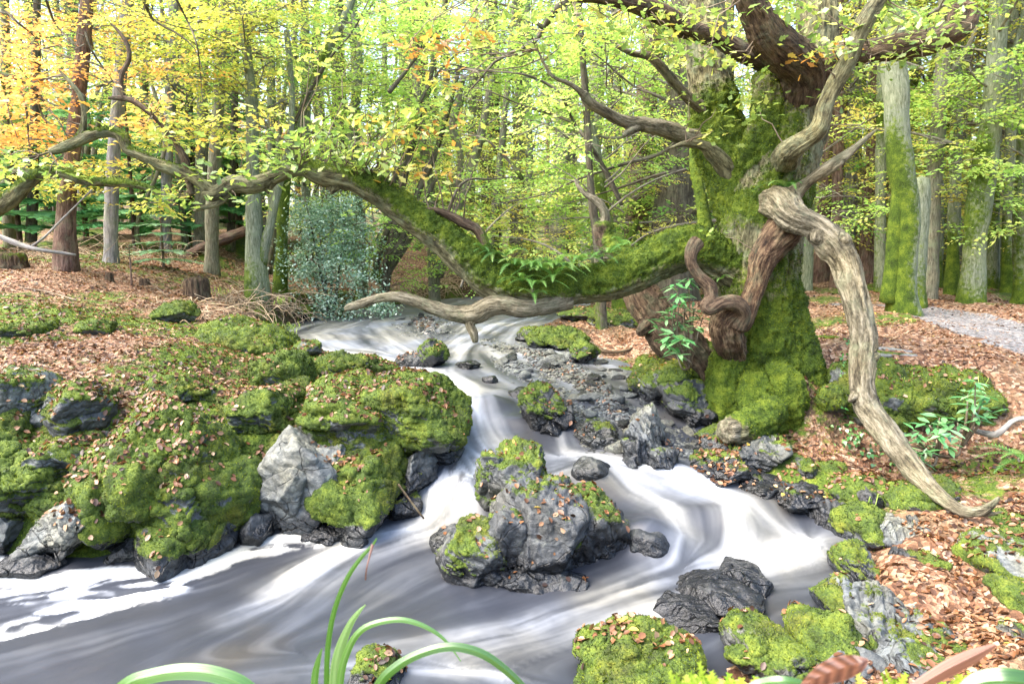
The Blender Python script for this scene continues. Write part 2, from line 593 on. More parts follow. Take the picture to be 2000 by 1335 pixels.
PATH = np.array([(2.9, 4.2), (3.9, 4.7), (4.6, 5.4), (5.2, 6.4), (5.9, 7.6), (6.2, 8.7), (6.0, 10.2), (5.6, 12.5), (5.8, 16), (7, 22)])
PATHW = np.array([.5, .7, .9, 1.0, .95, .8, .7, .7, .8, .9])


def pathmask(q):
    q = np.asarray(q, float)
    best = np.zeros(len(q))
    pq = [Pz(*a) for a in [(2350,740,.86),(2170,700,.89),(2040,668,.91),(1930,640,.94),(1855,622,.95),(1790,604,.97),(1640,597,.97)]]
    pw = [.7, .68, .66, .58, .45, .3, .15]
    for (a, b, wa, wb) in zip(pq[:-1], pq[1:], pw[:-1], pw[1:]):
        a = np.array(a); b = np.array(b); e = b - a
        t = np.clip(((q - a) @ e) / (e @ e), 0, 1)
        d = np.linalg.norm(q - a - t[:, None] * e, axis=1)
        ww = wa + (wb - wa) * t
        best = np.maximum(best, sstep(1.15, .75, d / ww + fbm(q * 2.5, 3, seed=21) * .25))
    return best


# ground hit for a photo pixel
def onground(px, py, water=False):
    rx, rz = ray(px, py)
    Y = 1.2 * (60 / 1.2) ** np.linspace(0, 1, 700)
    q = np.c_[rx * Y, Y]
    h = Hn(q)
    if water: h = np.maximum(h, Wl(q))
    z = CAMZ + rz * Y
    below = np.nonzero(z < h)[0]
    i = below[0] if len(below) else len(Y) - 1
    return Vector((q[i, 0], q[i, 1], h[i]))


# --- materials of the land
def ground_mat():
    g = G("leaf_litter_ground")
    co = g.coord()
    v1 = g.voro(co, 40, out="Color"); vd = g.voro(co, 40, out="Distance")
    sep = g.n.new("ShaderNodeSeparateColor"); g.l.new(v1, sep.inputs[0])
    leafc = g.ramp(sep.outputs[0], [(0, (.04, .020, .011)), (.3, (.11, .050, .026)), (.55, (.20, .105, .058)), (.8, (.29, .18, .11)), (1, (.38, .28, .20))])
    soil = g.ramp(g.noise(co, 14, 5, .7), [(.35, (.028, .018, .010)), (.65, (.11, .07, .042))])
    litter = g.attr("litter")
    lm = g.rng(g.math('ADD', litter, g.math('MULTIPLY', g.math('SUBTRACT', g.noise(co, 9, 5, .7), .5), 1.1)), .4, .52)
    c = g.mix(lm, soil, leafc)
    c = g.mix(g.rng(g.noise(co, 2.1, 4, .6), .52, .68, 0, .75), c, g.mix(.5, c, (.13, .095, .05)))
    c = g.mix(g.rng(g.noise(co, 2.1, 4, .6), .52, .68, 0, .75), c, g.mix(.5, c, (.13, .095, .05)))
    mc, mn = moss_color(g, co)
    mm = g.attr("moss")
    mk_ = g.rng(g.math('ADD', mm, g.math('MULTIPLY', g.math('SUBTRACT', g.noise(co, 13, 5, .7), .5), 1.0)), .45, .6)
    c = g.mix(mk_, c, mc)
    gv = g.voro(co, 42, out="Color")
    s2 = g.n.new("ShaderNodeSeparateColor"); g.l.new(gv, s2.inputs[0])
    grav = g.ramp(s2.outputs[0], [(0, (.06, .06, .062)), (.5, (.145, .142, .146)), (1, (.29, .28, .275))])
    pm = g.attr("path")
    g2 = g.noise(co, 5, 5, .7)
    grav = g.mix(g.rng(g.math('ADD', g.noise(co, 40, 2, .5), g.math('MULTIPLY', g2, .6)), .88, .95), grav, leafc)
    pk = g.rng(g.math('ADD', pm, g.math('MULTIPLY', g.math('SUBTRACT', g2, .5), .7)), .4, .6)
    c = g.mix(pk, c, grav)
    bed = g.attr("bed")
    rv = g.voro(co, 48, out="Color")
    s3 = g.n.new("ShaderNodeSeparateColor"); g.l.new(rv, s3.inputs[0])
    bedc = g.ramp(s3.outputs[0], [(0, (.06, .06, .06)), (.5, (.16, .155, .145)), (1, (.34, .33, .30))])
    c = g.mix(bed, c, bedc)
    h = g.math('ADD', vd, g.math('MULTIPLY', g.noise(co, 60, 3, .7), .8))
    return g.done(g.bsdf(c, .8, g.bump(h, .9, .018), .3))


def water_mat():
    g = G("river_water")
    foam, st = g.attr("foam"), g.attr("streak")
    co = g.coord()
    dark = g.ramp(st, [(.15, (.008, .0095, .014)), (.5, (.015, .018, .027)), (.9, (.030, .036, .052))])
    warm = g.mix(g.rng(g.noise(co, 1.3, 3, .5), .56, .70), dark, g.mix(1.0, dark, (1.5, 1.15, .75), 'MULTIPLY'))
    fw = g.mix(g.rng(g.noise(co, 1.7, 2, .5), .4, .62), (.42, .46, .52), (.48, .475, .41))
    c = g.mix(foam, warm, fw)
    rough = g.rng(foam, 0, .5, .34, .85)
    h = g.noise(co, 5, 2, .5)
    return g.done(g.bsdf(c, rough, g.bump(h, .25, .02), .45))


def build_land():
    # one sheet, finer towards the camera, reaching the horizon
    r = np.concatenate([np.geomspace(.35, 1.6, 50, endpoint=False), np.geomspace(1.6, 14, 520, endpoint=False), np.geomspace(14, 60, 120, endpoint=False), np.geomspace(60, 700, 40)])
    th = np.concatenate([np.linspace(-180, -44, 70, endpoint=False), np.linspace(-44, 44, 600, endpoint=False), np.linspace(44, 180, 70, endpoint=False)])
    th = np.radians(th)
    nr, nt_ = len(r), len(th)
    q = np.stack([r[:, None] * np.sin(th)[None], r[:, None] * np.cos(th)[None]], -1).reshape(-1, 2)
    z = Hfull(q)
    V = np.c_[q, z]
    i = np.arange(nr - 1)[:, None] * nt_; j = np.arange(nt_)[None]; jn = (j + 1) % nt_
    F = np.stack([i + j, i + jn, i + nt_ + jn, i + nt_ + j], -1).reshape(-1, 4)
    c = len(V)
    V = np.vstack([V, [0, 0, z[:nt_].mean()]])
    jj = np.arange(nt_); jn = (jj + 1) % nt_
    F = np.vstack([F, np.stack([jj, jn, np.full(nt_, c), np.full(nt_, c)], -1)])
    q = np.vstack([q, [0, 0]])
    sd = sdist(q)
    d = np.hypot(*q.T)
    pm = pathmask(q)
    moss = .40 + fbm(q * .9, 3, seed=31) * .55
    lm = np.full(len(q), .78) + fbm(q * 1.7, 3, seed=41) * .35
    left = q[:, 0] < .12 * q[:, 1] - .2
    moss = np.where(left, moss + .12 * sstep(7, 5.5, q[:, 1]) + .04, moss - .12)
    moss += .35 * sstep(.7, .1, sd)
    moss = np.where((q[:, 0] > 1.2) & (q[:, 1] < 5), moss + .02, moss)
    # bare eroded soil along the upper left bank and the far bank
    ero = sstep(1.1, .2, sd) * sstep(6.5, 8, q[:, 1])
    lm -= .6 * ero; moss -= .25 * ero
    N = vnormals(V, F)
    steep = sstep(.75, .5, N[:, 2])
    lm -= .6 * steep
    lm -= .25 * sstep(20, 30, d)
    moss += .15 * sstep(20, 30, d)
    mat = ground_mat()
    o = mk("ground", V, fixdeg(F), mat, attrs={"moss": moss * (1 - pm), "litter": lm, "path": pm, "bed": sstep(.02, -.05, sd)})
    return tag(o, kind="structure", label="woodland floor of fallen leaves, soil, moss and a gravel path")


FLOW = [  # polyline in photo pixels on the water, half width px, foam strength
    ([(640,690),(760,712),(850,742),(905,785),(935,815),(975,838),(1040,858),(1120,878),(1220,905),(1330,945),(1410,985),(1450,1040),(1470,1080)], 40, .75),
    ([(835,735),(880,765),(925,800),(955,830),(1000,850)], 28, .55),
    ([(930,822),(990,842),(1050,862)], 20, .5),
    ([(960,830),(1010,845),(1075,866),(1140,885)], 16, .55),
    ([(1120,872),(1200,890),(1300,935),(1370,970)], 22, .5),
    ([(1180,900),(1240,960),(1300,1000),(1340,1060),(1330,1110)], 26, .6),
    ([(1330,930),(1400,960),(1480,1010),(1560,1060),(1625,1085)], 24, .5),
    ([(1440,1000),(1440,1040),(1430,1080)], 20, .55),
    ([(1640,1068),(1560,1075),(1480,1085),(1400,1105),(1300,1130),(1200,1165),(1100,1200),(1000,1235),(850,1265),(650,1295)], 34, .85),
    ([(1560,1080),(1400,1110),(1260,1140),(1150,1170)], 22, .4),
    ([(1640,1120),(1500,1140),(1380,1170),(1250,1210),(1120,1270),(1000,1320)], 36, .42),
    ([(1350,1180),(1200,1215),(1050,1260),(900,1300)], 34, .35),
    ([(930,870),(900,900),(880,940),(870,985),(850,1015)], 26, .45),
    ([(845,950),(838,985),(830,1020)], 22, .8), ([(925,960),(905,990),(890,1020)], 26, .8),
    ([(935,1000),(880,1020),(820,1035),(740,1050),(660,1075),(590,1110),(520,1150)], 24, .95),
    ([(900,1030),(800,1055),(700,1085),(620,1130),(540,1170),(440,1210)], 30, .40),
    ([(700,1060),(640,1110),(590,1160)], 30, .3),
    ([(620,1062),(560,1058),(490,1068),(440,1090),(380,1105),(300,1115),(220,1122),(140,1132),(60,1145)], 15, 1.3),
    ([(610,1072),(540,1082),(480,1090),(420,1110),(370,1135),(330,1160),(250,1175),(140,1185),(40,1215),(-60,1245)], 11, 1.1),
    ([(360,1130),(290,1145),(200,1150),(100,1165),(0,1180)], 9, .75),
    ([(340,1165),(280,1170),(180,1200),(80,1225),(-20,1250)], 10, .8),
    ([(190,1125),(120,1140),(40,1150),(-40,1165)], 10, .55),
    ([(0,1095),(30,1110),(10,1140)], 16, 1.0),
    ([(400,1345),(600,1320),(760,1310),(950,1315),(1060,1335)], 24, .35),
    ([(1000,580),(900,610),(780,612),(680,628),(600,655),(640,680)], 14, .16),
    ([(1050,612),(960,640),(900,680),(860,720)], 20, .30),
    ([(720,650),(780,690),(830,720)], 16, .22),
    ([(620,690),(700,696),(770,706)], 9, .35),
    ([(1000,690),(1080,730),(1150,770),(1200,800)], 12, .14),
    ([(950,760),(1060,800),(1180,810),(1280,850)], 8, .10),
    ([(1080,780),(1100,840),(1180,870)], 8, .2),
]


def build_water():
    r = np.concatenate([np.geomspace(1.3, 14, 640, endpoint=False), np.geomspace(14, 40, 60)])
    th = np.radians(np.concatenate([np.linspace(-80, -44, 30, endpoint=False), np.linspace(-44, 44, 760)]))
    nr, nc = len(r), len(th)
    q = np.stack([r[:, None] * np.sin(th)[None], r[:, None] * np.cos(th)[None]], -1).reshape(-1, 2)
    sd = sdist(q)
    keep = (sd < .45) & (q[:, 1] > .9)
    full = np.full(len(q), -1); full[keep] = np.arange(keep.sum())
    q = q[keep]; sd = sd[keep]
    w0 = Wl(q)
    froth = np.zeros(len(q)); foam = np.zeros(len(q)); vec = np.zeros((len(q), 2)); wsum = np.full(len(q), 1e-6)
    lr = np.log(r)
    for pl, wpx, inten in FLOW:
        pts = []
        for a in pl:
            z = .2
            for _ in range(8):
                x, y = Pz(a[0], a[1], z); z = float(np.clip(Wl(np.array([[x, y]]))[0], 0, .75))
            pts.append((x, y))
        pts = np.array(pts)
        d = np.full(len(q), 1e9); dirx = np.zeros((len(q), 2)); wl = np.zeros(len(q)); tt = np.zeros(len(q))
        L = 0; tot = np.linalg.norm(np.diff(pts, axis=0), axis=1).sum()
        for a, b in zip(pts[:-1], pts[1:]):
            e = b - a; le = np.linalg.norm(e)
            t = np.clip(((q - a) @ e) / (e @ e), 0, 1)
            dd = np.linalg.norm(q - a - t[:, None] * e, axis=1)
            s = dd < d
            d[s] = dd[s]; dirx[s] = e / le
            wl[s] = mpp(np.hypot(*(a + b)) / 2) * wpx
            tt[s] = (L + t[s] * le) / tot
            L += le
        right = np.array(pl)[:, 0].mean() > 1180
        if right: inten = inten * .62
        wpos = wl * (1.35 if wpx <= 15 and pl[-1][0] < 420 else 1.0) + 1e-4
        gsn = np.exp(-(d / wpos) ** 2 * .75)
        ends = sstep(-.02, .12, tt) * sstep(1.02, .82, tt)
        if wpx <= 15 and pl[-1][0] < 420 or wpx == 16 and pl[0][0] == 0:
            froth = froth + inten * gsn * (.35 + .65 * ends)
        else:
            foam += .55 * inten * gsn * (.35 + .65 * ends)
        k = 1 / (d + .05) ** 3
        vec += dirx * k[:, None]; wsum += k
    vec /= wsum[:, None]
    vec /= np.linalg.norm(vec, axis=1)[:, None] + 1e-9
    # line integral convolution of noise along the flow gives the long-exposure streaks
    th0, dth = None, None
    ir = np.arange(nr, dtype=float); it = np.arange(nc, dtype=float)

    def lic(amount, step, seed, fr):
        acc = np.zeros(len(q)); ww = 0
        for sgn in (1, -1):
            p = q.copy()
            for k in range(amount):
                rr = np.hypot(p[:, 0], p[:, 1]); aa = np.arctan2(p[:, 0], p[:, 1])
                i = np.clip(np.interp(rr, r, ir), 0, nr - 1).astype(int); j = np.clip(np.interp(aa, th, it), 0, nc - 1).astype(int)
                v = vec[np.maximum(full[i * nc + j], 0)]
                wk = 1 - k / amount
                acc += wk * vnoise(p * fr, seed); ww += wk
                p = p + v * step * sgn
        return acc / ww
    s1 = lic(22, .022, 51, 24.0)
    s2 = lic(22, .045, 57, 9.0)
    s3 = lic(14, .012, 61, 60.0)
    st = (s1 / s1.std() * .34 + s2 / s2.std() * .55 + s3 / s3.std() * .10) * .115
    streak = .5 + st
    near = sstep(.22, .0, -sd)
    foam = np.clip(foam, 0, 1.05) * np.clip(.80 + 5.0 * st, .12, 1.5)
    foam2 = foam + st * .4 * sstep(0, .2, foam) 
    # sharper froth lines at the lower left where bubbles collect in the eddy
    eddy = sstep(-.35, -1.0, q[:, 0]) * sstep(4.6, 4.0, q[:, 1]) * sstep(1.9, 2.6, q[:, 1])
    fr = .14 * s1 / s1.std() + 1.2 * fbm(np.c_[q[:, 0] * 6 + s2 * 4, q[:, 1] * 13 + s2 * 3], 4, seed=71)
    sharp = sstep(.18, .78, froth * .75 + fr * .75)
    foam2 = foam2 + sharp * np.clip(froth * 2.5, 0, 1)
    foam2 += .03 + .05 * sstep(.0, .2, st) + .12 * sstep(5.2, 7.0, q[:, 1]) * np.clip(1 + 8 * st, 0, 3)
    foam2 = np.clip(foam2, 0, 1)
    z = w0 + st * .012 * sstep(0, .1, -sd)
    for (px, py, zz, rx, ry, hh) in [(955,795,.52,.19,.13,.10),(1145,925,.3,.20,.2,.08),(1265,1060,.08,.2,.15,.12),(1440,1030,.1,.12,.14,.06),(900,960,.2,.14,.12,.05),(1010,842,.38,.15,.07,.04),
                                     (1300,930,.26,.25,.12,.05),(1600,1075,.03,.25,.08,.04),(1350,1010,.15,.2,.1,.05),(1480,985,.17,.2,.1,.05),(980,770,.55,.12,.07,.03),(1560,1140,0,.3,.2,-.02)]:
        x, y = Pz(px, py, zz)
        z += hh * np.exp(-((q[:, 0] - x) / rx) ** 2 - ((q[:, 1] - y) / ry) ** 2)
    z += .010 * fbm(np.c_[q[:, 0] * 3, q[:, 1] * 3], 2, seed=77) * (1 + 2 * foam2)
    z = z + .012
    V = np.c_[q, z]
    i = np.arange(nr - 1)[:, None] * nc; j = np.arange(nc - 1)[None]
    F = np.stack([i + j, i + j + 1, i + nc + j + 1, i + j + nc], -1).reshape(-1, 4)
    F = full[F]; F = F[(F >= 0).all(1)]
    u = np.unique(F); mp = np.zeros(len(V), int); mp[u] = np.arange(len(u))
    o = mk("river_water", V[u], mp[F], water_mat(), attrs={"foam": foam2[u], "streak": np.clip(streak, 0, 1)[u]})
    return tag(o, kind="structure", label="silky rushing stream with white foam over dark water")


GROUND = build_land()
WATER = build_water()
# ------------------------------------------------------------------ rocks
def ico(sub):
    bm = bmesh.new()
    bmesh.ops.create_icosphere(bm, subdivisions=sub, radius=1)
    V = np.array([v.co[:] for v in bm.verts]); F = np.array([[v.index for v in f.verts] for f in bm.faces])
    bm.free(); return V, F


ICO = {k: ico(k) for k in (2, 3, 5, 6, 7)}


def rock_mat():
    g = G("wet_slate_and_moss")
    co = g.coord()
    ob = g.attr("rk", 1)
    n1 = g.noise(g.mapv(ob, (1, 1, 3.2)), 5, 6, .65, .6)
    n2 = g.noise(co, 34, 5, .7)
    big = g.noise(co, 2.6, 3, .5)
    c = g.ramp(g.math('ADD', g.math('MULTIPLY', n1, .65), g.math('MULTIPLY', n2, .4)),
               [(.36, (.020, .023, .027)), (.50, (.072, .078, .080)), (.68, (.19, .20, .195))])
    c = g.mix(g.rng(big, .45, .62), c, g.mix(1.0, c, (1.15, 1.05, .84), 'MULTIPLY'))
    lich = g.rng(g.noise(co, 11, 6, .75), .58, .66)
    c = g.mix(g.math('MULTIPLY', lich, .5), c, (.27, .29, .23))
    warp = g.mix(.12, g.mapv(ob, (1, 1, 2.2)), g.noise(co, 4, 3, .6, out=1))
    cr = g.voro(warp, 5.2, 'DISTANCE_TO_EDGE')
    crack = g.rng(cr, 0, .022, 1, 0)
    crack = g.math('MULTIPLY', crack, g.rng(g.noise(co, 3.1, 2, .5), .45, .55))
    c = g.mix(g.math('MULTIPLY', crack, .85), c, (.02, .02, .02))
    tone = g.attr("tone")
    c = g.mix(1.0, c, g.ramp(tone, [(0, (.35, .35, .38)), (.5, (.85, .9, .95)), (1, (1.35, 1.38, 1.32))]), 'MULTIPLY')
    wet = g.attr("wet")
    wetn = g.rng(g.math('ADD', wet, g.math('MULTIPLY', g.math('SUBTRACT', n2, .5), .5)), .3, .7)
    c = g.mix(wetn, c, g.mix(1.0, c, (.22, .23, .26), 'MULTIPLY'))
    rough = g.rng(wetn, 0, 1, .62, .2)
    mc, mn = moss_color(g, co)
    mc = g.mix(g.rng(g.noise(co, 3.5, 4, .6), .5, .68), mc, g.mix(1.0, mc, (1.15, .85, .8), 'MULTIPLY'))
    mm = g.attr("moss")
    mk_ = g.rng(g.math('ADD', mm, g.math('MULTIPLY', g.math('SUBTRACT', g.noise(co, 26, 5, .75), .5), .8)), .44, .56)
    c = g.mix(mk_, c, mc)
    rough = g.mix(mk_, rough, (.9, .9, .9))
    nb = g.bump(g.math('SUBTRACT', g.math('ADD', n1, g.math('MULTIPLY', n2, .5)), g.math('MULTIPLY', crack, .6)), .8, .03)
    mb = g.bump(g.math('ADD', g.noise(co, 40, 4, .7), g.math('MULTIPLY', mn, .8)), 1.0, .014)
    n = g.n.new("ShaderNodeMix"); n.data_type = 'VECTOR'
    g.set(n.inputs[0], mk_); g.set(n.inputs[4], nb); g.set(n.inputs[5], mb)
    return g.done(g.bsdf(c, rough, n.outputs[1], .5))


ROCKM = rock_mat()
FUZZ = leaf_mat("moss_tufts", [(0, MOSS_D), (.5, MOSS_M), (1, (.20, .25, .025))], .25)
fuzz_src = []          # (V, F, moss, density)
drop_src = []          # (V, F) for fallen leaves


def rock_lump(c, half, rz=0, tilt=(0, 0), seed=0, sub=6, facets=14, power=9, moss=.5, strata=.5, tone=.5, wl=None, bumps=1.0, strata_dir=None, mossdir=(0, 0, 1)):
    rr = np.random.RandomState(seed)
    D, F = ICO[sub]
    sharp = power > 7; power = power * 4 if sharp else power * 1.6
    n = []
    while len(n) < facets:                      # well spread facet directions
        v = rr.normal(size=(24, 3)); v /= np.linalg.norm(v, axis=1)[:, None]
        n.append(v[0] if not n else v[np.argmin((v @ np.array(n).T).max(1))])
    n = np.array(n)
    h = rr.uniform(.66, 1.0, facets)
    dots = np.maximum(D @ n.T, 0) / h
    s = (dots ** power).sum(1) ** (1 / power)
    r = 1 / np.maximum(s, .8)
    r = np.minimum(r, 1.45)
    half = np.asarray(half, float)
    V = D * r[:, None] * half
    R = np.array(Matrix.Rotation(rz, 3, 'Z') @ Matrix.Rotation(tilt[0], 3, 'X') @ Matrix.Rotation(tilt[1], 3, 'Y'))
    V = V @ R.T
    size = half.mean()
    so = seed * 3.1
    lowf = fbm(V / size * 1.1 + so, 3, seed=seed % 50) * (.07 if sharp else .12) * size * bumps
    d = V / (np.linalg.norm(V, axis=1)[:, None] + 1e-9)
    V = V + d * lowf[:, None]
    sdv = np.array(strata_dir if strata_dir is not None else (.35, -.3, .9)); sdv = sdv / np.linalg.norm(sdv)
    a = V @ sdv
    a = a * (9.0 / max(size, .12) ** .5) + fbm(V * 5 + so, 3, seed=4) * .9
    saw = np.abs((a % 1.0) - .35); saw = np.minimum(saw * 4, 1)
    # fractured blocks, elongated along the bedding
    e1 = sdv; e2 = np.cross(e1, [.3, .9, .2]); e2 /= np.linalg.norm(e2); e3 = np.cross(e1, e2)
    fk = 1.0 / max(size, .15)
    wv_ = V + fbm(V * 3 * fk ** .5 + so, 2, seed=6)[:, None] * .05
    cv, ce = worley(np.c_[wv_ @ e1 * 5.5, wv_ @ e2 * 2.6, wv_ @ e3 * 2.0] * min(fk * .45, 2.2) + so, seed)
    cv2, ce2 = worley(np.c_[wv_ @ e1 * 16, wv_ @ e2 * 7, wv_ @ e3 * 6] * min(fk * .4, 1.6) + so, seed + 3)
    N = vnormals(V, F)
    fr_ = strata ** .5 if strata > .35 else .15
    V = V + N * ((cv * .030 + cv2 * .014) * size * fr_ - (sstep(.08, .0, ce) * .022 * size + sstep(.08, 0, ce2) * .006 * size) * fr_)[:, None]
    N = vnormals(V, F)
    V = V - N * ((1 - saw) * .05 * size * strata)[:, None] + N * (fbm(V * 14 + so, 3, seed=8) * .018)[:, None]
    N = vnormals(V, F)
    md = np.array(mossdir, float); md /= np.linalg.norm(md)
    m = (N @ md) * .55 + .12 + fbm(V * 4.2 / max(size, .2) ** .4 + so, 4, seed=17) * .75 + (moss - .5) * 1.6
    c = np.asarray(c, float)
    Wp = V + c
    if wl is None: wl = 0.0
    up = Wp[:, 2] - wl
    m = m - .9 * sstep(.09, .0, up)
    mk_ = sstep(.3, .6, m)
    clump = np.abs(fbm(Wp * 9, 3, seed=23)) * 1.0 + .45 * fbm(Wp * 45, 2, seed=27)
    V = V + N * (mk_ * (.006 + .028 * (.55 + clump - .4) * min(1, size / .25)))[:, None]
    wet = sstep(.22, .02, up + fbm(Wp * 6, 2, seed=29) * .08) * (wl is not None)
    rk = (Wp - c) @ np.array(Matrix.Rotation(.5 + rr.rand(), 3, 'X'))
    return V + c, F, dict(moss=np.clip(m, -1, 2), wet=wet, tone=np.full(len(V), tone), rk=rk)


def satellites(L, seed):
    """smaller broken pieces round the skirt of a lump"""
    rr = np.random.RandomState(seed + 900)
    out = []
    c, h = np.array(L['c']), np.array(L['half'])
    for k in range(rr.randint(2, 5)):
        a = rr.uniform(-3.5, .5)
        s = rr.uniform(.28, .5)
        p = c + np.array([math.cos(a) * h[0] * .72, math.sin(a) * h[1] * .72, -h[2] * rr.uniform(-.25, .65)])
        M = dict(L); M.update(c=tuple(p), half=tuple(h * s * rr.uniform(.8, 1.25, 3)), seed=seed * 7 + k, sub=5, moss=L.get('moss', .5) + rr.uniform(-.25, .15), rz=rr.uniform(0, 3), tilt=(rr.uniform(-.5, .5), rr.uniform(-.5, .5)))
        out.append(M)
    return out


def rock(name, label, lumps, group=None, fuzz=1.0, leaves=True):
    acc = Acc()
    c0 = np.array(lumps[0]['c'], float)
    for L in lumps:
        V, F, A = rock_lump(**L)
        acc.add(V - c0, F, **A)
        if fuzz > 0: fuzz_src.append((V, F, A['moss'], fuzz))
        if leaves: drop_src.append((V, F))
    o = acc.build(name, ROCKM)
    o.location = c0
    return tag(o, label, "rock", group)


def rpx(cx, cy, w_, h_, Y, dep=None, zoff=0, **kw):
    """rock lump from the place and size it has in the photograph; its foot stands on the ground or in the water"""
    b = onground(cx, cy + h_ * .42, True)
    if abs(b.y - Y) < 1.6 and not kw.pop('fix', 0): Y = b.y + (dep or .2) * .55
    k = mpp(Y) * 1.04
    a = w_ / 2 * k; h = h_ / 2 * k * 1.02
    d = dep if dep else (a + h) / 2
    p = P(cx, cy, Y)
    return dict(c=(p.x, p.y, p.z + zoff), half=(a, d, h), **kw)


# (label, [ (cx, cy, w, h, Y, depth_half, options) ... ])
L_ROCKS = [
    ("broad mossy outcrop with pale slate edges, just below the soil bank at far left",
     [(150,705,250,130,6.2,.5,dict(seed=3,moss=.62,strata=1.2,tone=.7,tilt=(.2,-.1))), (180,725,150,110,6.1,.5,dict(seed=4,moss=.75))]),
    ("rounded boulder at the left edge with moss cap over bare grey-green face",
     [(45,800,150,150,5.0,.36,dict(seed=5,moss=.52,tone=.9,mossdir=(0,.2,1)))]),
    ("small dark angular rock under mossy overhang, right of the left-edge boulder",
     [(165,798,110,95,5.1,.25,dict(seed=6,moss=.6,tone=.2,power=14,facets=9))]),
    ("thick mossy hump cut by the left edge above the grey slabs",
     [(10,895,170,190,4.6,.4,dict(seed=7,moss=.85))]),
    ("bright green dome of moss beside the bend of the upper stream",
     [(500,705,230,130,6.6,.5,dict(seed=8,moss=1.0,bumps=.6,facets=8,power=6)), (560,730,120,90,6.2,.4,dict(seed=9,moss=.95))]),
    ("largest mossy rock on the left bank, its steep front falling to the foam",
     [(345,950,250,330,4.3,.5,dict(seed=10,moss=.78,bumps=1.3,strata=.6,mossdir=(0,-.3,1))), (420,960,130,250,4.25,.35,dict(seed=11,moss=.72,mossdir=(.2,-.5,1))), (250,960,170,260,4.35,.4,dict(seed=12,moss=.75,mossdir=(0,-.4,1))), (330,850,150,120,4.6,.35,dict(seed=92,moss=.8))]),
    ("mossy rock with dark layered slate base at the lower left edge",
     [(75,945,190,140,4.25,.35,dict(seed=13,moss=.66,strata=1.8,tone=.35,mossdir=(0,-.1,1)))]),
    ("bare grey slate slab tilted up out of the water, tip beside the largest mossy rock",
     [(112,1045,270,74,3.68,.13,dict(fix=1,seed=14,moss=.26,strata=.9,tone=.85,tilt=(.5,-.68),facets=9,power=16,bumps=.4)), (182,975,58,66,3.85,.09,dict(fix=1,seed=15,moss=.12,tone=1,facets=8,power=18,bumps=.3,strata=.2)), (60,1100,130,60,3.6,.16,dict(fix=1,seed=16,moss=.15,tone=.4))]),
    ("small grey cracked rock in the lower left corner above the white foam",
     [(12,1045,70,110,3.95,.2,dict(seed=17,moss=.2,tone=.7,strata=1.4))]),
    ("narrow grey slab leaning at the foot of the largest mossy rock",
     [(245,1085,90,50,3.7,.08,dict(fix=1,seed=18,moss=.12,tone=.8,tilt=(.2,-.6),facets=6,power=16)), (310,1078,90,50,3.9,.15,dict(seed=19,moss=.45,tone=.4))]),
    ("low mossy cushion rock midway up the left bank beside a pool of leaves",
     [(518,808,140,90,5.2,.32,dict(seed=20,moss=.85)), (575,770,70,60,5.5,.2,dict(seed=21,moss=.9))]),
    ("rock with large bare pale grey face framed in moss above the foam",
     [(580,950,165,200,4.4,.30,dict(seed=22,moss=.2,tone=.8,strata=.6,facets=9,power=14,tilt=(.5,0),mossdir=(.3,.6,1))), (650,920,110,150,4.5,.28,dict(seed=122,moss=.34,tone=.8,strata=.6,tilt=(.4,.2))), (520,990,80,110,4.3,.25,dict(seed=23,moss=.05,tone=.25,strata=1.2)), (560,870,90,70,4.6,.25,dict(seed=24,moss=.75))]),
    ("dark green mossy buttress beside the small waterfall",
     [(705,955,160,190,4.45,.4,dict(seed=25,moss=.8,bumps=1.2,mossdir=(0,-.4,1))), (760,920,110,120,4.6,.3,dict(seed=26,moss=.78))]),
    ("wide moss-covered ledge strewn with leaves along the main cascade",
     [(770,800,290,150,5.2,.55,dict(seed=27,moss=.92,bumps=1.2,facets=9,power=6)), (690,790,180,110,5.1,.45,dict(seed=28,moss=.85)), (850,830,130,140,5.05,.35,dict(seed=29,moss=.85,mossdir=(.2,-.2,1))), (860,870,110,90,4.9,.3,dict(seed=30,moss=.2,strata=1.4,tone=.5)), (700,850,180,90,4.85,.35,dict(seed=93,moss=.7))]),
    ("grey slate edge standing in the white water left of the small waterfall",
     [(812,930,60,120,4.5,.2,dict(seed=31,moss=.2,strata=2,tone=.55,tilt=(0,.3),facets=7,power=16)), (790,985,80,70,4.35,.2,dict(seed=32,moss=.4,tone=.3))]),
    ("row of small mossy knobs at the lip of the upper stream",
     [(650,722,130,50,6.5,.25,dict(seed=33,moss=.85)), (715,722,70,40,6.45,.15,dict(seed=34,moss=.9)), (755,722,45,32,6.4,.12,dict(seed=35,moss=.9))]),
    ("shiny black wet rock tucked under the pale-faced rock at the foam line",
     [(640,1035,150,60,4.15,.2,dict(seed=36,moss=.02,tone=.15,strata=1.5)), (500,1030,70,80,4.2,.15,dict(seed=37,moss=.1,tone=.2))]),
    ("mossy lump half buried in leaves between the outcrop and the green dome",
     [(340,765,120,60,5.6,.3,dict(seed=38,moss=.8))]),
    ("flat leaf-strewn rock below the left-edge boulder with mossy rim",
     [(150,875,170,80,4.8,.35,dict(seed=39,moss=.7,tone=.7))]),
    ("small mossy stone on the slope below the tree stump",
     [(345,612,90,40,7.8,.25,dict(seed=41,moss=.85))]),
    ("square little rock with a leaf cap sitting in the upper stream",
     [(602,682,58,30,7.6,.15,dict(seed=42,moss=.55))]),
    ("small mossy knob poking from the soil at the upper left bank",
     [(190,640,60,30,7.2,.2,dict(seed=43,moss=.9))]),
    ("small mossy stone on the bank edge beside the holly bush",
     [(590,612,50,30,9.4,.2,dict(seed=44,moss=.8))]),
    ("dark half-sunken stone at the near edge of the leaf slope",
     [(60,645,90,34,7.0,.3,dict(seed=45,moss=.7,tone=.4))]),
]
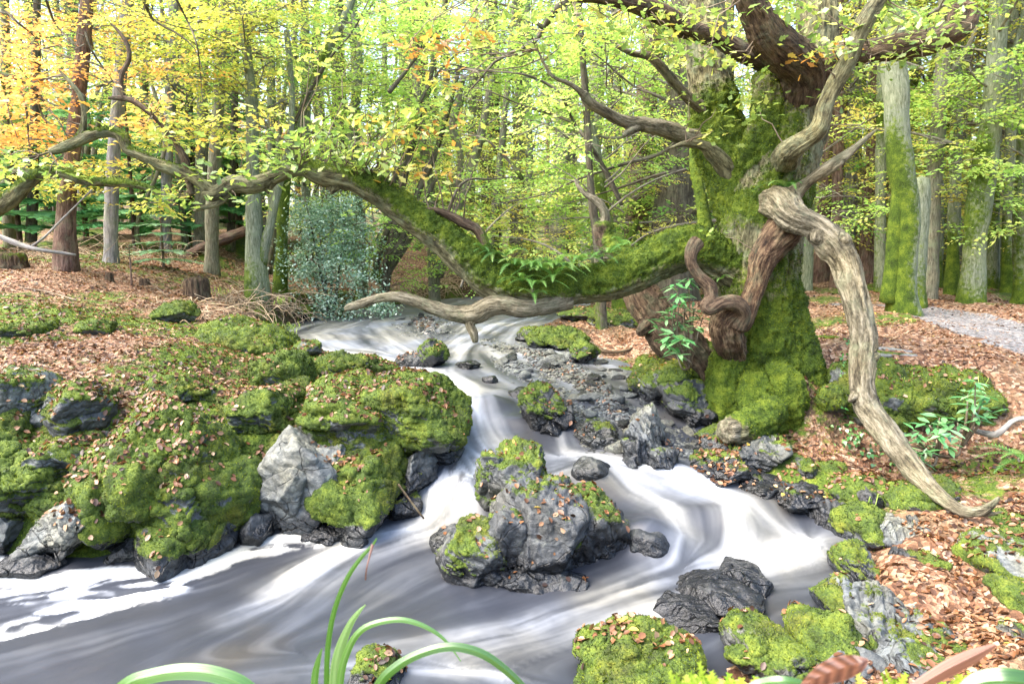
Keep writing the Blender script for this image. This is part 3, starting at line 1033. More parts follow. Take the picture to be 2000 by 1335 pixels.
R_ROCKS = [
    ("big wet boulder in midstream, cracked grey slabs with bands of moss",
     [(1006,935,120,170,4.12,.24,dict(fix=1,seed=50,moss=.60,strata=.8,tone=.25,tilt=(0,.45),facets=9,power=12)),
      (1040,1055,165,215,3.66,.30,dict(fix=1,seed=51,moss=.33,strata=.8,tone=.18,facets=8,power=15,tilt=(.25,.5),strata_dir=(.8,-.5,.5))),
      (1118,1060,185,190,3.80,.30,dict(fix=1,seed=52,moss=.50,strata=1.1,tone=.12,facets=9,power=12,tilt=(.1,.6),strata_dir=(.8,-.4,.5))),
      (1035,985,130,150,3.92,.24,dict(fix=1,seed=294,moss=.42,tone=.2,strata=1.0,tilt=(0,.5))),
      (1068,985,110,110,3.98,.22,dict(fix=1,seed=94,moss=.5,tone=.2,tilt=(0,.7))),
      (1170,1080,90,120,3.80,.2,dict(fix=1,seed=54,moss=.3,tone=.1,power=14,strata=1.2,tilt=(0,.4),strata_dir=(.8,-.4,.5))), (985,1010,80,90,3.85,.18,dict(fix=1,seed=194,moss=.35,tone=.35)), (1060,1135,170,60,3.46,.16,dict(fix=1,seed=195,moss=.15,tone=.35))]),
    ("rounded dark stone with moss cap leaning on the left of the midstream boulder",
     [(920,1090,138,135,3.68,.22,dict(seed=53,moss=.55,tone=.3,facets=9,power=8,mossdir=(.2,-.4,1)))]),
    ("low purplish rock behind the rounded mossy stone in midstream",
     [(880,1052,90,60,3.85,.18,dict(seed=55,moss=.25,tone=.25,power=14))]),
    ("mossy-topped boulder with dark wet flank beside the gravel bar",
     [(1058,800,85,105,5.15,.2,dict(seed=56,moss=.7,tone=.1,bumps=.8)), (1095,812,60,60,5.2,.16,dict(seed=57,moss=.1,tone=.1))]),
    ("small black angular rock at the foot of the mossy-topped boulder",
     [(1076,838,46,34,4.95,.1,dict(seed=58,moss=-.2,tone=.1,power=16,facets=8))]),
    ("wedge-shaped dark rock with mossy hump in the upper stream",
     [(845,695,58,60,6.9,.18,dict(seed=59,moss=.6,tone=.1)), (800,705,80,30,6.9,.16,dict(seed=60,moss=.1,tone=.15,tilt=(0,-.25)))]),
    ("small black stone left of the cascade lip, below the wedge-shaped rock",
     [(918,714,52,22,6.6,.12,dict(seed=61,moss=-.2,tone=.1))]),
    ("round black stone in white water above the main cascade",
     [(957,743,36,22,6.15,.08,dict(seed=62,moss=-.2,tone=.08,power=5))]),
    ("low dark shelf with bleached twigs left of the mossy-topped boulder",
     [(1020,768,60,24,5.6,.12,dict(seed=63,moss=0,tone=.1))]),
    ("shiny grey ridged rock sloping into the stream from the gravel",
     [(1255,862,90,110,4.9,.32,dict(seed=64,moss=.2,tone=.5,strata=2.2,tilt=(.3,.2),rz=-.4,strata_dir=(.9,.3,.2))), (1290,900,80,60,4.75,.2,dict(seed=65,moss=.2,tone=.5,strata=2,strata_dir=(.9,.3,.2)))]),
    ("flat grey rock with dark moss patches left of the shiny ridged rock",
     [(1165,848,105,50,4.95,.25,dict(seed=66,moss=.45,tone=.65,strata=1.5))]),
    ("smooth dark hump with water sliding round it behind the midstream boulder",
     [(1150,925,80,66,4.5,.16,dict(seed=67,moss=-.3,tone=.35,power=5,strata=.3))]),
    ("rounded dark rock with thin curtain of water right of the midstream boulder",
     [(1262,1062,100,80,3.95,.2,dict(seed=68,moss=-.3,tone=.2,power=5,strata=.3))]),
    ("low black wet rock partly under water in front of the right bank",
     [(1400,1165,180,80,3.45,.24,dict(seed=69,moss=-.02,tone=.02,power=12)), (1345,1200,120,70,3.3,.2,dict(seed=70,moss=.15,tone=.05)), (1450,1130,110,60,3.6,.2,dict(seed=95,moss=0,tone=.1))]),
    ("big round mossy boulder at the bottom edge right of centre",
     [(1255,1312,280,170,2.95,.32,dict(seed=71,moss=.85,tone=.5,power=6,mossdir=(0,-.3,1)))]),
    ("mossy cushion with grey fragments between two larger mossy boulders",
     [(1480,1262,160,110,3.0,.22,dict(seed=72,moss=.7,tone=.8)), (1540,1300,130,80,2.9,.2,dict(seed=73,moss=.4,tone=.9,power=15))]),
    ("mossy mound with smooth blue-grey slab at its foot near the bottom edge",
     [(1610,1250,130,120,3.1,.22,dict(seed=74,moss=.82)), (1640,1300,150,80,2.95,.2,dict(seed=75,moss=.3,tone=.6,power=18,facets=6,bumps=.3))]),
    ("broken blue-grey slate slabs under leaves at the lower right",
     [(1740,1265,180,90,3.0,.28,dict(seed=76,moss=.36,tone=.55,strata=2,power=18,facets=7,bumps=.4,strata_dir=(.8,-.3,.4))), (1820,1250,120,80,3.05,.25,dict(seed=77,moss=.34,tone=.5,strata=2,power=16)), (1790,1310,130,80,2.85,.2,dict(seed=78,moss=.36,tone=.5))]),
    ("mossy wedge with sharp slate point at the water's edge on the right",
     [(1640,1180,90,90,3.3,.2,dict(seed=79,moss=.6,tone=.5,power=14)), (1710,1190,130,90,3.3,.25,dict(seed=80,moss=.3,tone=.5,strata=2.2,strata_dir=(.8,-.4,.3)))]),
    ("upright mossy rock with dark wet face where the white water ends",
     [(1665,1110,90,110,3.55,.22,dict(seed=81,moss=.55,tone=.25,strata=1.2))]),
    ("mossy boulder with blue-grey streaked side above the end of the white water",
     [(1690,1030,110,90,3.95,.24,dict(seed=82,moss=.75)), (1750,1040,90,60,3.9,.2,dict(seed=83,moss=.15,tone=.8,strata=2,strata_dir=(.8,-.4,.3)))]),
    ("big round half-mossy stone with bare grey top at the right edge",
     [(1945,1085,150,90,3.6,.3,dict(seed=84,moss=.52,tone=1.0,power=5,strata=.2,bumps=.6,mossdir=(-.6,-.6,.2)))]),
    ("dark mossy boulder in the shade below the arching dead limb",
     [(1685,962,120,60,4.4,.24,dict(seed=85,moss=.62,tone=.15))]),
    ("leafy mossy cushion between the shaded boulder and the dead limb's tip",
     [(1775,980,120,60,4.3,.22,dict(seed=86,moss=.85)), (1830,960,90,50,4.4,.2,dict(seed=87,moss=.8))]),
    ("cracked grey rock shelf right under the oak's broken root stub",
     [(1475,885,120,80,4.85,.25,dict(seed=88,moss=.35,tone=.75,strata=1.2,power=14)), (1405,865,80,60,4.95,.2,dict(seed=89,moss=.6,tone=.8))]),
    ("low dark mossy ledge along the fast water below the oak",
     [(1400,915,140,50,4.7,.25,dict(seed=90,moss=.5,tone=.2)), (1480,950,130,50,4.5,.25,dict(seed=91,moss=.4,tone=.15)), (1550,975,130,60,4.3,.25,dict(seed=96,moss=.3,tone=.12,strata=1.8)), (1610,1005,100,60,4.1,.2,dict(seed=97,moss=.1,tone=.12,strata=2.2,strata_dir=(.9,-.3,.2)))]),
    ("mossy rock wall with grass tufts along the edge of the path",
     [(1800,775,280,140,5.15,.34,dict(seed=98,moss=.8,bumps=1.2,mossdir=(0,-.3,1))), (1700,780,200,150,5.25,.3,dict(seed=99,moss=.72,mossdir=(0,-.4,1))), (1890,775,110,100,5.0,.3,dict(seed=100,moss=.8))]),
    ("dark mossy bank rock with leaves in its hollows left of the oak's foot",
     [(1300,745,170,110,5.7,.35,dict(seed=101,moss=.72,mossdir=(0,-.3,1))), (1345,790,130,90,5.4,.28,dict(seed=102,moss=.5,tone=.15))]),
    ("mossy bank edge with rounded clumps beside the upstream gravel",
     [(1090,662,110,50,7.4,.35,dict(seed=103,moss=.85)), (1140,692,60,50,6.9,.2,dict(seed=104,moss=.7,tone=.2)), (1040,655,70,34,7.9,.3,dict(seed=105,moss=.5,tone=.3))]),
    ("low mossy ridge behind the slim upstream trunk",
     [(1150,612,110,26,9.3,.4,dict(seed=106,moss=.8)), (1215,625,100,36,8.4,.35,dict(seed=107,moss=.75,tone=.9))]),
    ("dark stone with one mossy side cut by the lower right edge",
     [(1990,1245,50,60,3.2,.12,dict(seed=108,moss=.4,tone=.2))]),
    ("small mossy rock topped with curled leaves at the bottom edge",
     [(747,1318,125,85,2.72,.17,dict(seed=109,moss=.75,tone=.3,power=6))]),
    ("black wet slate fins in the shade between the oak and the leafy cushion",
     [(1580,960,60,50,4.5,.2,dict(seed=110,moss=.2,tone=.1,strata=2)), (1560,920,70,50,4.7,.2,dict(seed=111,moss=.6,tone=.3))]),
    ("small dark mossy stone among the leaves below the ivy",
     [(1620,920,70,36,4.6,.14,dict(seed=112,moss=.7,tone=.3))]),
    ("mossy clump with little fern above the half-mossy round stone",
     [(1985,1035,70,50,3.8,.2,dict(seed=114,moss=.9)), (1950,1020,70,30,4.0,.2,dict(seed=115,moss=.85))]),
    ("small mossy cushion in the leaf drift at the lower right",
     [(1820,1098,60,34,3.5,.12,dict(seed=116,moss=.85)), (1770,1085,60,24,3.55,.12,dict(seed=117,moss=.4,tone=.15))]),
    ("mossy lump with grass at the right edge above the slate stones",
     [(1990,1165,60,60,3.35,.15,dict(seed=118,moss=.85))]),
    ("dark slate wedge between leaf drift and mossy streaked boulder",
     [(1795,1035,70,45,3.9,.18,dict(seed=119,moss=.1,tone=.35,strata=2.4,strata_dir=(.8,-.4,.3))), (1860,1045,70,30,3.85,.18,dict(seed=120,moss=.1,tone=.3))]),
]


def build_rocks():
    for side in (L_ROCKS, R_ROCKS):
        for label, parts in side:
            lumps = []
            for (cx, cy, w_, h_, Y, dep, kw) in parts:
                kw = dict(kw)
                L = rpx(cx, cy, w_, h_, Y, dep, **kw)
                c, hf = L['c'], L['half']
                wl = float(Wl(np.array([[c[0], c[1]]]))[0])
                L['wl'] = wl
                sdv = float(sdist(np.array([[c[0], c[1]]]))[0])
                if sdv > .8: L['wl'] = -5.0
                size = w_ * mpp(Y)
                L['sub'] = 7 if (w_ > 200) else (6 if w_ > 70 else 5)
                lumps.append(L)
            if parts[0][2] > 105 and parts[0][6].get('strata', .5) > .35:
                for L in list(lumps[:2]): lumps += satellites(L, L['seed'])
            nm = "boulder" if parts[0][2] > 90 else "rock"
            rock(nm, label, lumps, leaves=parts[0][6].get('moss', .5) > 0)
    # stones of the two gravel bars
    rr = np.random.RandomState(5)
    protos = []
    for k in range(9):
        V, F, A = rock_lump((0, 0, 0), (1, .8, .5), rz=0, seed=200 + k, sub=3, moss=-.5, strata=.3, wl=-9, power=9, facets=12, bumps=.6)
        me_o = mk("river_stone", V * 1.0, F, ROCKM, attrs=dict(moss=A['moss'] * 0 - 1, wet=np.full(len(V), (.0, .2, .9)[k % 3]), tone=np.full(len(V), (1.2, .9, .6, 1.0, 1.4, .3, .95, .7, 1.2)[k]), rk=A['rk']))
        protos.append(me_o)
    specs = []
    def fill(poly, n, s0, s1, fuzzd=.1):
        lo, hi = poly.min(0), poly.max(0); c = 0
        while c < n:
            q = rr.uniform(lo - .15, hi + .15, (1, 2))
            if sdist(q, poly)[0] > fuzzd: continue
            s = s0 * (s1 / s0) ** (rr.rand() ** 2.2)
            specs.append((q[0, 0], q[0, 1], s)); c += 1
    fill(BAR, 225, .05, .20, .12)
    fill(BAR2, 46, .05, .15, .05)
    for px, py, s in [(1205,742,.16),(1140,778,.12),(1252,778,.09),(1155,772,.07),(1120,745,.08),(1180,712,.09),(1300,832,.12),(1215,800,.1),(1260,775,.13),(1080,770,.09),(1035,730,.1),(1000,752,.06),(1345,850,.11),(1330,800,.1),(1060,742,.08),
                      (1100,720,.07),(1085,695,.09),(1240,815,.1),(820,655,.14),(800,635,.09),(870,640,.09),(1190,760,.08),(1130,705,.09),(990,715,.06),(1270,750,.08)]:
        p = onground(px, py, True); specs.append((p.x, p.y, s))
    q = np.array([(a, b) for a, b, c in specs])
    zz = np.maximum(Hfull(q), Wl(q))
    first = set()
    for i, ((x, y, s), z) in enumerate(zip(specs, zz)):
        k = i % 9
        o = protos[k] if k not in first else protos[k].copy()
        if k in first: COL.objects.link(o)
        first.add(k)
        o.location = (x, y, z + s * rr.uniform(0, .2))
        o.scale = (s * .55 * rr.uniform(.8, 1.2), s * .5, s * .5 * rr.uniform(.7, 1.2))
        o.rotation_euler = (rr.uniform(-.3, .3), rr.uniform(-.3, .3), rr.uniform(0, 6.28))
        tag(o, "small grey stone lying in the shallow gravel of the stream", "stone", "stones of the gravel bars")
    # fine gravel nobody could count
        g = []
    for poly, n in ((BAR, 9500), (BAR2, 1200)):
        lo, hi = poly.min(0), poly.max(0)
        qq = rr.uniform(lo - .2, hi + .2, (n * 3, 2)); qq = qq[sdist(qq, poly) < .16][:n]; g.append(qq)
    qq = np.vstack(g)
    zz = np.maximum(Hfull(qq), Wl(qq)) + .002
    V, F = ICO[2][0] * np.array([1, .8, .55]), ICO[2][1]
    R = rotmats(rr.uniform(0, 6.28, len(qq)), rr.uniform(-.4, .4, len(qq)), rr.uniform(-.4, .4, len(qq)))
    VV, FF, r = stamp(V, F, np.c_[qq, zz], R, rr.uniform(.008, .026, len(qq)))
    o = mk("gravel", VV, FF, ROCKM, attrs=dict(moss=np.full(len(VV), -1.0), wet=np.where(r > .6, .8, .1), tone=.5 + r * .7, rk=VV * 3))
    tag(o, "fine mixed grey gravel between the stream stones", "gravel", kind="stuff")


build_rocks()
# ------------------------------------------------------------------ the old oak
def px_path(ctrl):
    """ctrl rows: px, py, Y, width_px[, moss] -> x, y, z, radius, moss"""
    out = []
    for r in ctrl:
        p = P(r[0], r[1], r[2])
        out.append((p.x, p.y, p.z, r[3] / 2 * mpp(r[2]), r[4] if len(r) > 4 else 0.0))
    return np.array(out)


OAK_TREE_SAMPLES = []       # (x, y, z, r) of limbs that may carry twigs


def organic(name, limbs, mat, parent, voxel=.014, smooth=5, ridge=.012, lump=.10, mossup=.55, seed=0, extra=None, drop=False, fuzz=0.0, origin=None, flare=None):
    """one continuous woody surface grown from tapering limbs"""
    accv, accf, n = [], [], 0
    SA = []
    off = 0.0
    for L in limbs:
        q = catmull(px_path(L), max(8, int(np.linalg.norm(np.diff(px_path(L)[:, :3], axis=0), axis=1).sum() / .04)))
        wob = 1 + lump * fbm(q[:, :3] * 3.1 + seed, 2, seed=seed % 40)
        q[:, 3] *= wob
        V, F, S, T, R = tube(q[:, :4], 20)
        accv.append(V); accf.append(fixdeg(F) + n); n += len(V)
        t, A, B = frames(q[:, :3])
        s = np.r_[0, np.cumsum(np.linalg.norm(np.diff(q[:, :3], axis=0), axis=1))]
        SA.append(np.c_[q, s + off, t, A, B]); off += s[-1] + 3.7
    for (c, r) in (extra or []):
        V, F = ICO[3]
        accv.append(V * np.asarray(r) + np.asarray(c)); accf.append(F + n); n += len(V)
    V = np.vstack(accv); F = np.vstack(accf)
    tmp = mk("tmp", V, F, None)
    md = tmp.modifiers.new("r", 'REMESH'); md.mode = 'VOXEL'; md.voxel_size = voxel; md.adaptivity = 0
    if smooth:
        ms = tmp.modifiers.new("s", 'SMOOTH'); ms.factor = .5; ms.iterations = smooth
    dg = bpy.context.evaluated_depsgraph_get()
    ev = tmp.evaluated_get(dg); me = ev.to_mesh()
    nv = len(me.vertices)
    V = np.empty(nv * 3, np.float32); me.vertices.foreach_get("co", V); V = V.reshape(-1, 3).astype(float)
    nl = len(me.loops); li = np.empty(nl, np.int32); me.loops.foreach_get("vertex_index", li)
    lt = np.empty(len(me.polygons), np.int32); me.polygons.foreach_get("loop_total", lt)
    ls = np.empty(len(me.polygons), np.int32); me.polygons.foreach_get("loop_start", ls)
    q4 = ls[lt == 4]; F = li[q4[:, None] + np.arange(4)[None]]
    q3 = ls[lt == 3]
    if len(q3): F3 = li[q3[:, None] + np.arange(3)[None]]; F = np.vstack([F, np.c_[F3, F3[:, 2]]])
    ev.to_mesh_clear()
    bpy.data.objects.remove(tmp)
    SAm = np.vstack(SA)
    idx = np.empty(len(V), int)
    for i in range(0, len(V), 20000):
        c = V[i:i + 20000]
        d2 = (c ** 2).sum(1)[:, None] - 2 * c @ SAm[:, :3].T + (SAm[:, :3] ** 2).sum(1)[None]
        idx[i:i + 20000] = np.argmin(np.sqrt(np.maximum(d2, 0)) - SAm[None, :, 3] * .8, axis=1)
    S = SAm[idx]
    rel = V - S[:, :3]
    al = (rel * S[:, 6:9]).sum(1); ca = (rel * S[:, 9:12]).sum(1); sa = (rel * S[:, 12:15]).sum(1)
    bk = np.c_[S[:, 5] + al, ca, sa]
    N = vnormals(V, F)
    r = S[:, 3]
    nrm = bk.copy(); rr_ = np.hypot(ca, sa) + 1e-6
    rdg = ridged(np.c_[bk[:, 0] * 3.5, bk[:, 1:] * 24], 3, seed=seed) + .8 * ridged(np.c_[bk[:, 0] * 1.5, bk[:, 1:] * 9], 2, seed=seed + 5)
    V2 = V + N * (rdg * ridge * np.clip(r / .1, .25, 1) + fbm(V * 7 + seed, 3, seed=2) * lump * .35 * np.minimum(r, .2))[:, None]
    V2 = V2 + N * (.010 * fbm(V * 26, 3, seed=44) * np.clip(r / .15, .15, 1))[:, None]
    m = S[:, 4] + mossup * N[:, 2] + .45 * fbm(V * 3.3 + seed, 4, seed=12)
    mk_ = sstep(.3, .6, m)
    V2 = V2 + N * (mk_ * (.008 + .030 * np.abs(fbm(V * 13, 3, seed=23)) + .012 * fbm(V * 38, 2, seed=25)) * np.clip(r / .12, .3, 1))[:, None]
    if fuzz: fuzz_src.append((V2, F, m, fuzz))
    if drop: drop_src.append((V2, F))
    o = mk(name, V2 - np.asarray(origin or (0, 0, 0)), fixdeg(F), mat, parent, attrs=dict(bk=bk, moss=m))
    return o, SAm


OAKB = bark_mat("oak_bark", (.020, .018, .010), (.080, .074, .038), (.22, .21, .12), lichen=.6, groove=.04, scale=1.5)
OAKD = bark_mat("dark_oak_bark", (.014, .009, .006), (.052, .034, .022), (.14, .10, .065), groove=.04, scale=1.7, lichen=.25)
DEADW = bark_mat("bleached_dead_wood", (.022, .018, .011), (.105, .092, .060), (.25, .225, .165), scale=1.3, groove=.04, lichen=.35)
RED = bark_mat("exposed_heartwood", (.010, .006, .004), (.060, .034, .020), (.20, .14, .085), scale=1.9, groove=.05, lichen=.25)

oak_base = P(1490, 850, 5.5)
oak_base.z = .3
ob = (oak_base.x, oak_base.y, oak_base.z)
oak = thing("oak_tree", "ancient gnarled oak with mossy foot and dead limbs, its long bough reaching across the stream", "tree", ob)

trunk_limbs = [
    [(1495,900,5.55,215,1.29),(1495,830,5.55,205,1.24),(1490,760,5.55,185,1.06),(1485,690,5.55,172,0.86),(1483,620,5.55,150,0.69),(1480,550,5.55,138,0.54),(1484,480,5.55,140,0.49),(1498,410,5.55,142,0.49),(1512,340,5.6,142,0.44),(1530,270,5.6,125,0.34),(1540,200,5.6,100,0.24),(1535,130,5.6,88,0.14),(1545,90,5.6,80,0.04)],
    [(1500,420,5.7,110,0.74),(1540,330,5.7,80,0.44),(1575,260,5.75,66,0.24),(1592,180,5.8,62,0.14),(1600,90,5.85,60,0.04),(1598,0,5.9,56,0.04),(1590,-120,6.0,46,0.04),(1600,-300,6.2,30,0.04)],
    [(1470,430,5.65,110,0.99),(1440,345,5.75,100,1.19),(1412,285,5.85,92,1.19),(1395,225,5.9,82,0.79),(1384,160,5.9,72,0.34),(1378,90,5.9,66,0.14),(1374,0,5.95,62,0.04),(1372,-120,6.0,54,0.04),(1380,-300,6.1,36,0.04)],
    [(1465,340,5.6,60,1.04),(1490,280,5.5,56,0.84),(1500,200,5.5,48,0.54),(1497,150,5.5,40,0.44)],
    # right buttress root
    [(1530,560,5.5,60,1.14),(1545,660,5.45,70,1.24),(1565,750,5.4,84,1.24),(1590,820,5.4,90,0.94),(1620,870,5.4,70,0.24),(1650,900,5.35,40,0.04)],
    [(1560,740,5.45,60,1.14),(1600,770,5.5,66,0.84),(1640,820,5.55,60,0.14),(1670,880,5.5,40,0.04)],
    # left buttress
    [(1445,640,5.4,60,0.79),(1420,720,5.35,64,0.84),(1412,790,5.3,66,1.04),(1425,850,5.25,50,1.24)],
    # mossy folds
    [(1505,720,5.25,50,1.39),(1530,760,5.15,76,1.44),(1535,810,5.12,66,1.39),(1530,850,5.15,40,1.24)],
    [(1480,740,5.25,60,1.24),(1478,790,5.15,86,1.39),(1490,830,5.1,86,1.39),(1470,850,5.05,50,1.24)],
    [(1530,840,5.2,70,1.04),(1570,850,5.3,60,0.64),(1620,850,5.4,50,0.14)],
]
trunk, sa1 = organic("trunk", trunk_limbs, OAKB, oak, voxel=.014, ridge=.024, seed=1, fuzz=1.0, origin=ob)
stub, _ = organic("root_stub", [[(1510,795,5.0,56,.9),(1482,822,4.84,66,.9),(1452,836,4.74,58,.7),(1430,841,4.68,52,.1)]], OAKB, oak, voxel=.012, ridge=.008, seed=2, fuzz=.5, origin=ob)
stub["label"] = "short mossy root stub broken off pale at the end"
stube, _ = organic("broken_end", [[(1436,840,4.69,46,-1),(1418,842,4.64,44,-1)]], DEADW, oak, voxel=.008, ridge=.012, seed=3, origin=ob)

K = [(1450,535,5.5,84,0.63),(1400,505,5.5,84,0.83),(1350,484,5.45,80,0.88),(1300,500,5.4,78,0.78),(1250,526,5.35,74,0.73),(1200,548,5.3,72,0.73),(1150,556,5.25,70,0.73),(1100,562,5.2,70,0.73),(1050,568,5.18,70,0.68),
     (1000,560,5.15,74,0.68),(960,545,5.15,74,0.68),(920,512,5.15,70,0.68),(880,478,5.15,64,0.70),(840,446,5.15,60,0.72),(800,420,5.15,56,0.68),(765,394,5.15,54,0.68),(730,370,5.1,52,0.68),(690,352,5.1,46,0.43),(650,346,5.1,44,0.18),(620,338,5.1,38,0.28),(592,322,5.1,34,0.48)]
KL = [(600,324,5.1,34,.0),(565,335,5.1,26,-.4),(530,350,5.1,26,-.5),(495,362,5.05,30,-.5),(455,360,5.05,30,-.4),(425,378,5.0,28,-.5),(400,380,5.0,22,-.3)]
KL2 = [(420,380,5.0,22,-.3),(385,352,5.0,20,.0),(350,335,5.0,24,.1),(310,322,5.0,22,.05),(275,305,4.95,18,.1),(248,292,4.95,20,.2),(240,268,4.95,22,.2),(215,258,4.95,20,.25),(180,265,4.9,18,.2),(150,278,4.9,18,.25),(120,290,4.9,18,-.2),(98,296,4.9,13,-.3)]
organic("bough", [K, KL, KL2,
                  [(660,352,5.1,30,-.2),(650,372,5.08,14,-.5),(645,382,5.07,4,-.5)], [(530,352,5.1,22,-.5),(524,372,5.08,10,-.5),(522,386,5.07,3,-.5)]], OAKB, oak, voxel=.011, ridge=.010, mossup=.75, seed=5, fuzz=1.0, origin=ob)[0]["label"] = "long low bough arching over the stream with thick moss on its back"
sa2 = [px_path(K), px_path(KL), px_path(KL2)]


def limb(name, paths, mat, seed, label=None, voxel=.010, ridge=.007, fuzz=0.0, mossup=.5, lump=.12, smooth=4):
    o, s = organic(name, paths, mat, oak, voxel=voxel, ridge=ridge, seed=seed, mossup=mossup, fuzz=fuzz, origin=ob, lump=lump, smooth=smooth)
    if label: o["label"] = label
    for p in paths: sa2.append(px_path(p))
    return o


limb("limb", [[(1560,190,5.5,84,-.5),(1565,135,5.35,80,-.5),(1530,100,5.2,68,-.5),(1500,70,5.1,62,-.6),(1480,35,5.05,58,-.6),(1462,0,5.0,52,-.6),(1440,-60,4.9,44,-.6),(1400,-160,4.8,30,-.6)]], OAKD, 11, "thick dark red-brown limb rising to the upper left")
limb("limb", [[(1590,200,5.6,66,-.4),(1605,150,5.5,56,-.4),(1640,112,5.4,48,-.2),(1700,100,5.3,44,-.2),(1760,92,5.2,44,-.3),(1820,80,5.15,42,-.4),(1865,62,5.1,36,-.4),(1893,40,5.1,30,-.4),(1895,20,5.1,24,-.5),(1878,8,5.1,16,-.5)], [(1870,60,5.1,30,.2),(1868,30,5.1,30,.2),(1860,12,5.1,16,.1)]], OAKD, 12, "dark limb reaching right and ending in a curled stub")
limb("limb", [[(1520,130,5.6,50,-.1),(1480,112,5.55,40,.15),(1440,98,5.5,34,.1),(1405,76,5.45,30,-.2),(1370,66,5.4,30,-.3),(1330,52,5.35,34,-.3),(1285,24,5.25,34,-.3),(1240,8,5.15,30,-.2),(1180,-6,5.1,26,-.3),(1090,-18,5.0,22,-.3),(980,-60,5.0,14,-.3)],
              [(1330,55,5.35,22,-.4),(1360,72,5.4,16,-.4),(1390,88,5.4,8,-.4)]], OAKD, 13, "long limb crossing the top of the tree to the left")
limb("limb", [[(1535,310,5.2,52,-.3),(1545,292,5.0,44,-.4),(1575,272,4.95,38,-.4),(1600,250,4.9,34,-.5),(1610,210,4.9,30,-.5),(1630,165,4.9,30,-.4),(1655,120,4.9,32,-.4),(1672,80,4.9,30,-.5),(1690,40,4.9,32,-.5),(1715,0,4.9,30,-.5),(1750,-60,4.9,20,-.5)]], OAKB, 14, "slender crooked limb rising in front of the trunk")
limb("limb", [[(1440,370,5.65,44,-.1),(1415,325,5.6,34,-.3),(1390,298,5.55,28,-.4),(1372,284,5.5,18,-.5),(1340,280,5.45,12,-.6),(1308,290,5.4,6,-.6)]], OAKB, 15)
limb("dead_limb", [[(1400,265,5.9,40,-.2),(1350,270,5.8,34,-.4),(1300,252,5.7,30,-.4),(1255,243,5.6,26,-.4),(1215,236,5.5,22,-.3),(1180,218,5.4,20,-.4),(1150,200,5.3,20,-.4),(1138,182,5.25,16,-.4)],[(1255,246,5.6,16,-.5),(1232,256,5.5,14,-.5),(1218,264,5.45,10,-.5)],
                   [(1140,185,5.25,12,-.1),(1115,165,5.2,9,-.1),(1080,150,5.1,7,-.1),(1060,120,5.1,6,-.1),(1050,95,5.1,4,-.1)]], DEADW, 16, "pale bare limb pointing left above the stream")
limb("dead_limb", [[(1380,215,5.8,26,-.5),(1345,192,5.7,20,-.5),(1320,165,5.6,18,-.5),(1290,130,5.5,18,-.5),(1265,110,5.45,14,-.5),(1235,105,5.4,12,-.5),(1205,90,5.35,8,-.5)]], DEADW, 17, "twisted pale limb left of the upright stem")
limb("dead_limb", [[(1535,395,5.2,36,-.3),(1570,362,5.1,24,-.3),(1610,332,5.0,22,-.4),(1650,305,4.95,20,-.4),(1685,275,4.9,12,-.4),(1714,252,4.88,4,-.4)],[(1580,358,5.1,12,-.5),(1620,335,4.98,14,-.5),(1645,318,4.93,8,-.5)]], DEADW, 18, "splintered dead spike pointing up to the right", lump=.25)
arch = [(1505,395,5.35,50,-.2),(1530,400,5.15,53,-.3),(1552,425,5.0,50,-.3),(1590,442,4.95,42,-.3),(1622,470,4.9,50,-.3),(1650,510,4.85,48,-.3),(1664,560,4.8,42,-.3),(1676,610,4.75,44,-.25),(1686,660,4.7,46,-.25),(1684,710,4.65,42,-.25),(1682,755,4.6,42,-.3),(1694,795,4.55,44,-.25),
        (1722,835,4.4,42,-.25),(1755,880,4.26,40,-.3),(1790,922,4.1,39,-.35),(1822,958,3.95,35,-.35),(1858,985,3.8,29,-.4),(1893,1000,3.72,24,-.5),(1928,992,3.66,18,-.5),(1952,970,3.64,7,-.5)]
limb("dead_limb", [arch, [(1895,1000,3.72,22,-.5),(1925,1004,3.68,14,-.5),(1960,998,3.64,6,-.5)], [(1640,476,4.86,30,-.5),(1654,462,4.8,22,-.6)], [(1702,700,4.66,24,-.5),(1716,692,4.62,13,-.5)], [(1735,862,4.42,26,-.5),(1726,876,4.36,14,-.5)], [(1672,770,4.58,22,-.5),(1660,782,4.54,10,-.5)], [(1600,450,4.92,30,-.5),(1592,470,4.86,16,-.6)]], DEADW, 19, "huge bleached limb arching from the trunk down to the leaves at the right", lump=.2, ridge=.018, voxel=.009, mossup=.3)
limb("hollow_wood", [[(1548,425,5.2,54,-1),(1520,462,5.2,60,-1),(1490,505,5.2,50,-1),(1475,555,5.18,42,-1),(1458,600,5.15,38,-1),(1444,640,5.12,32,-1)]], RED, 20, "reddish exposed heartwood running down the trunk", ridge=.016, lump=.3)
limb("hollow_wood", [[(1440,610,5.1,56,-.6),(1418,625,5.12,60,-.4),(1425,662,5.2,54,.1),(1434,695,5.34,46,.4),(1442,720,5.48,36,.6)]], RED, 21, "torn brown wood below the curled dead limb", ridge=.018, lump=.35)
limb("dead_limb", [[(1362,472,5.05,30,-.6),(1350,490,5.02,26,-.6),(1350,515,5.0,20,-.7),(1366,540,5.0,22,-.7),(1386,560,5.0,26,-.7),(1388,582,4.98,24,-.7),(1376,596,4.96,20,-.7),(1385,605,4.95,22,-.7),(1410,592,4.95,28,-.5),(1436,592,4.98,32,-.5),(1452,612,5.02,30,-.6),(1440,640,5.05,34,-.7)]], OAKD, 22, "snake-like curled dead limb with a knobbed end", voxel=.008)
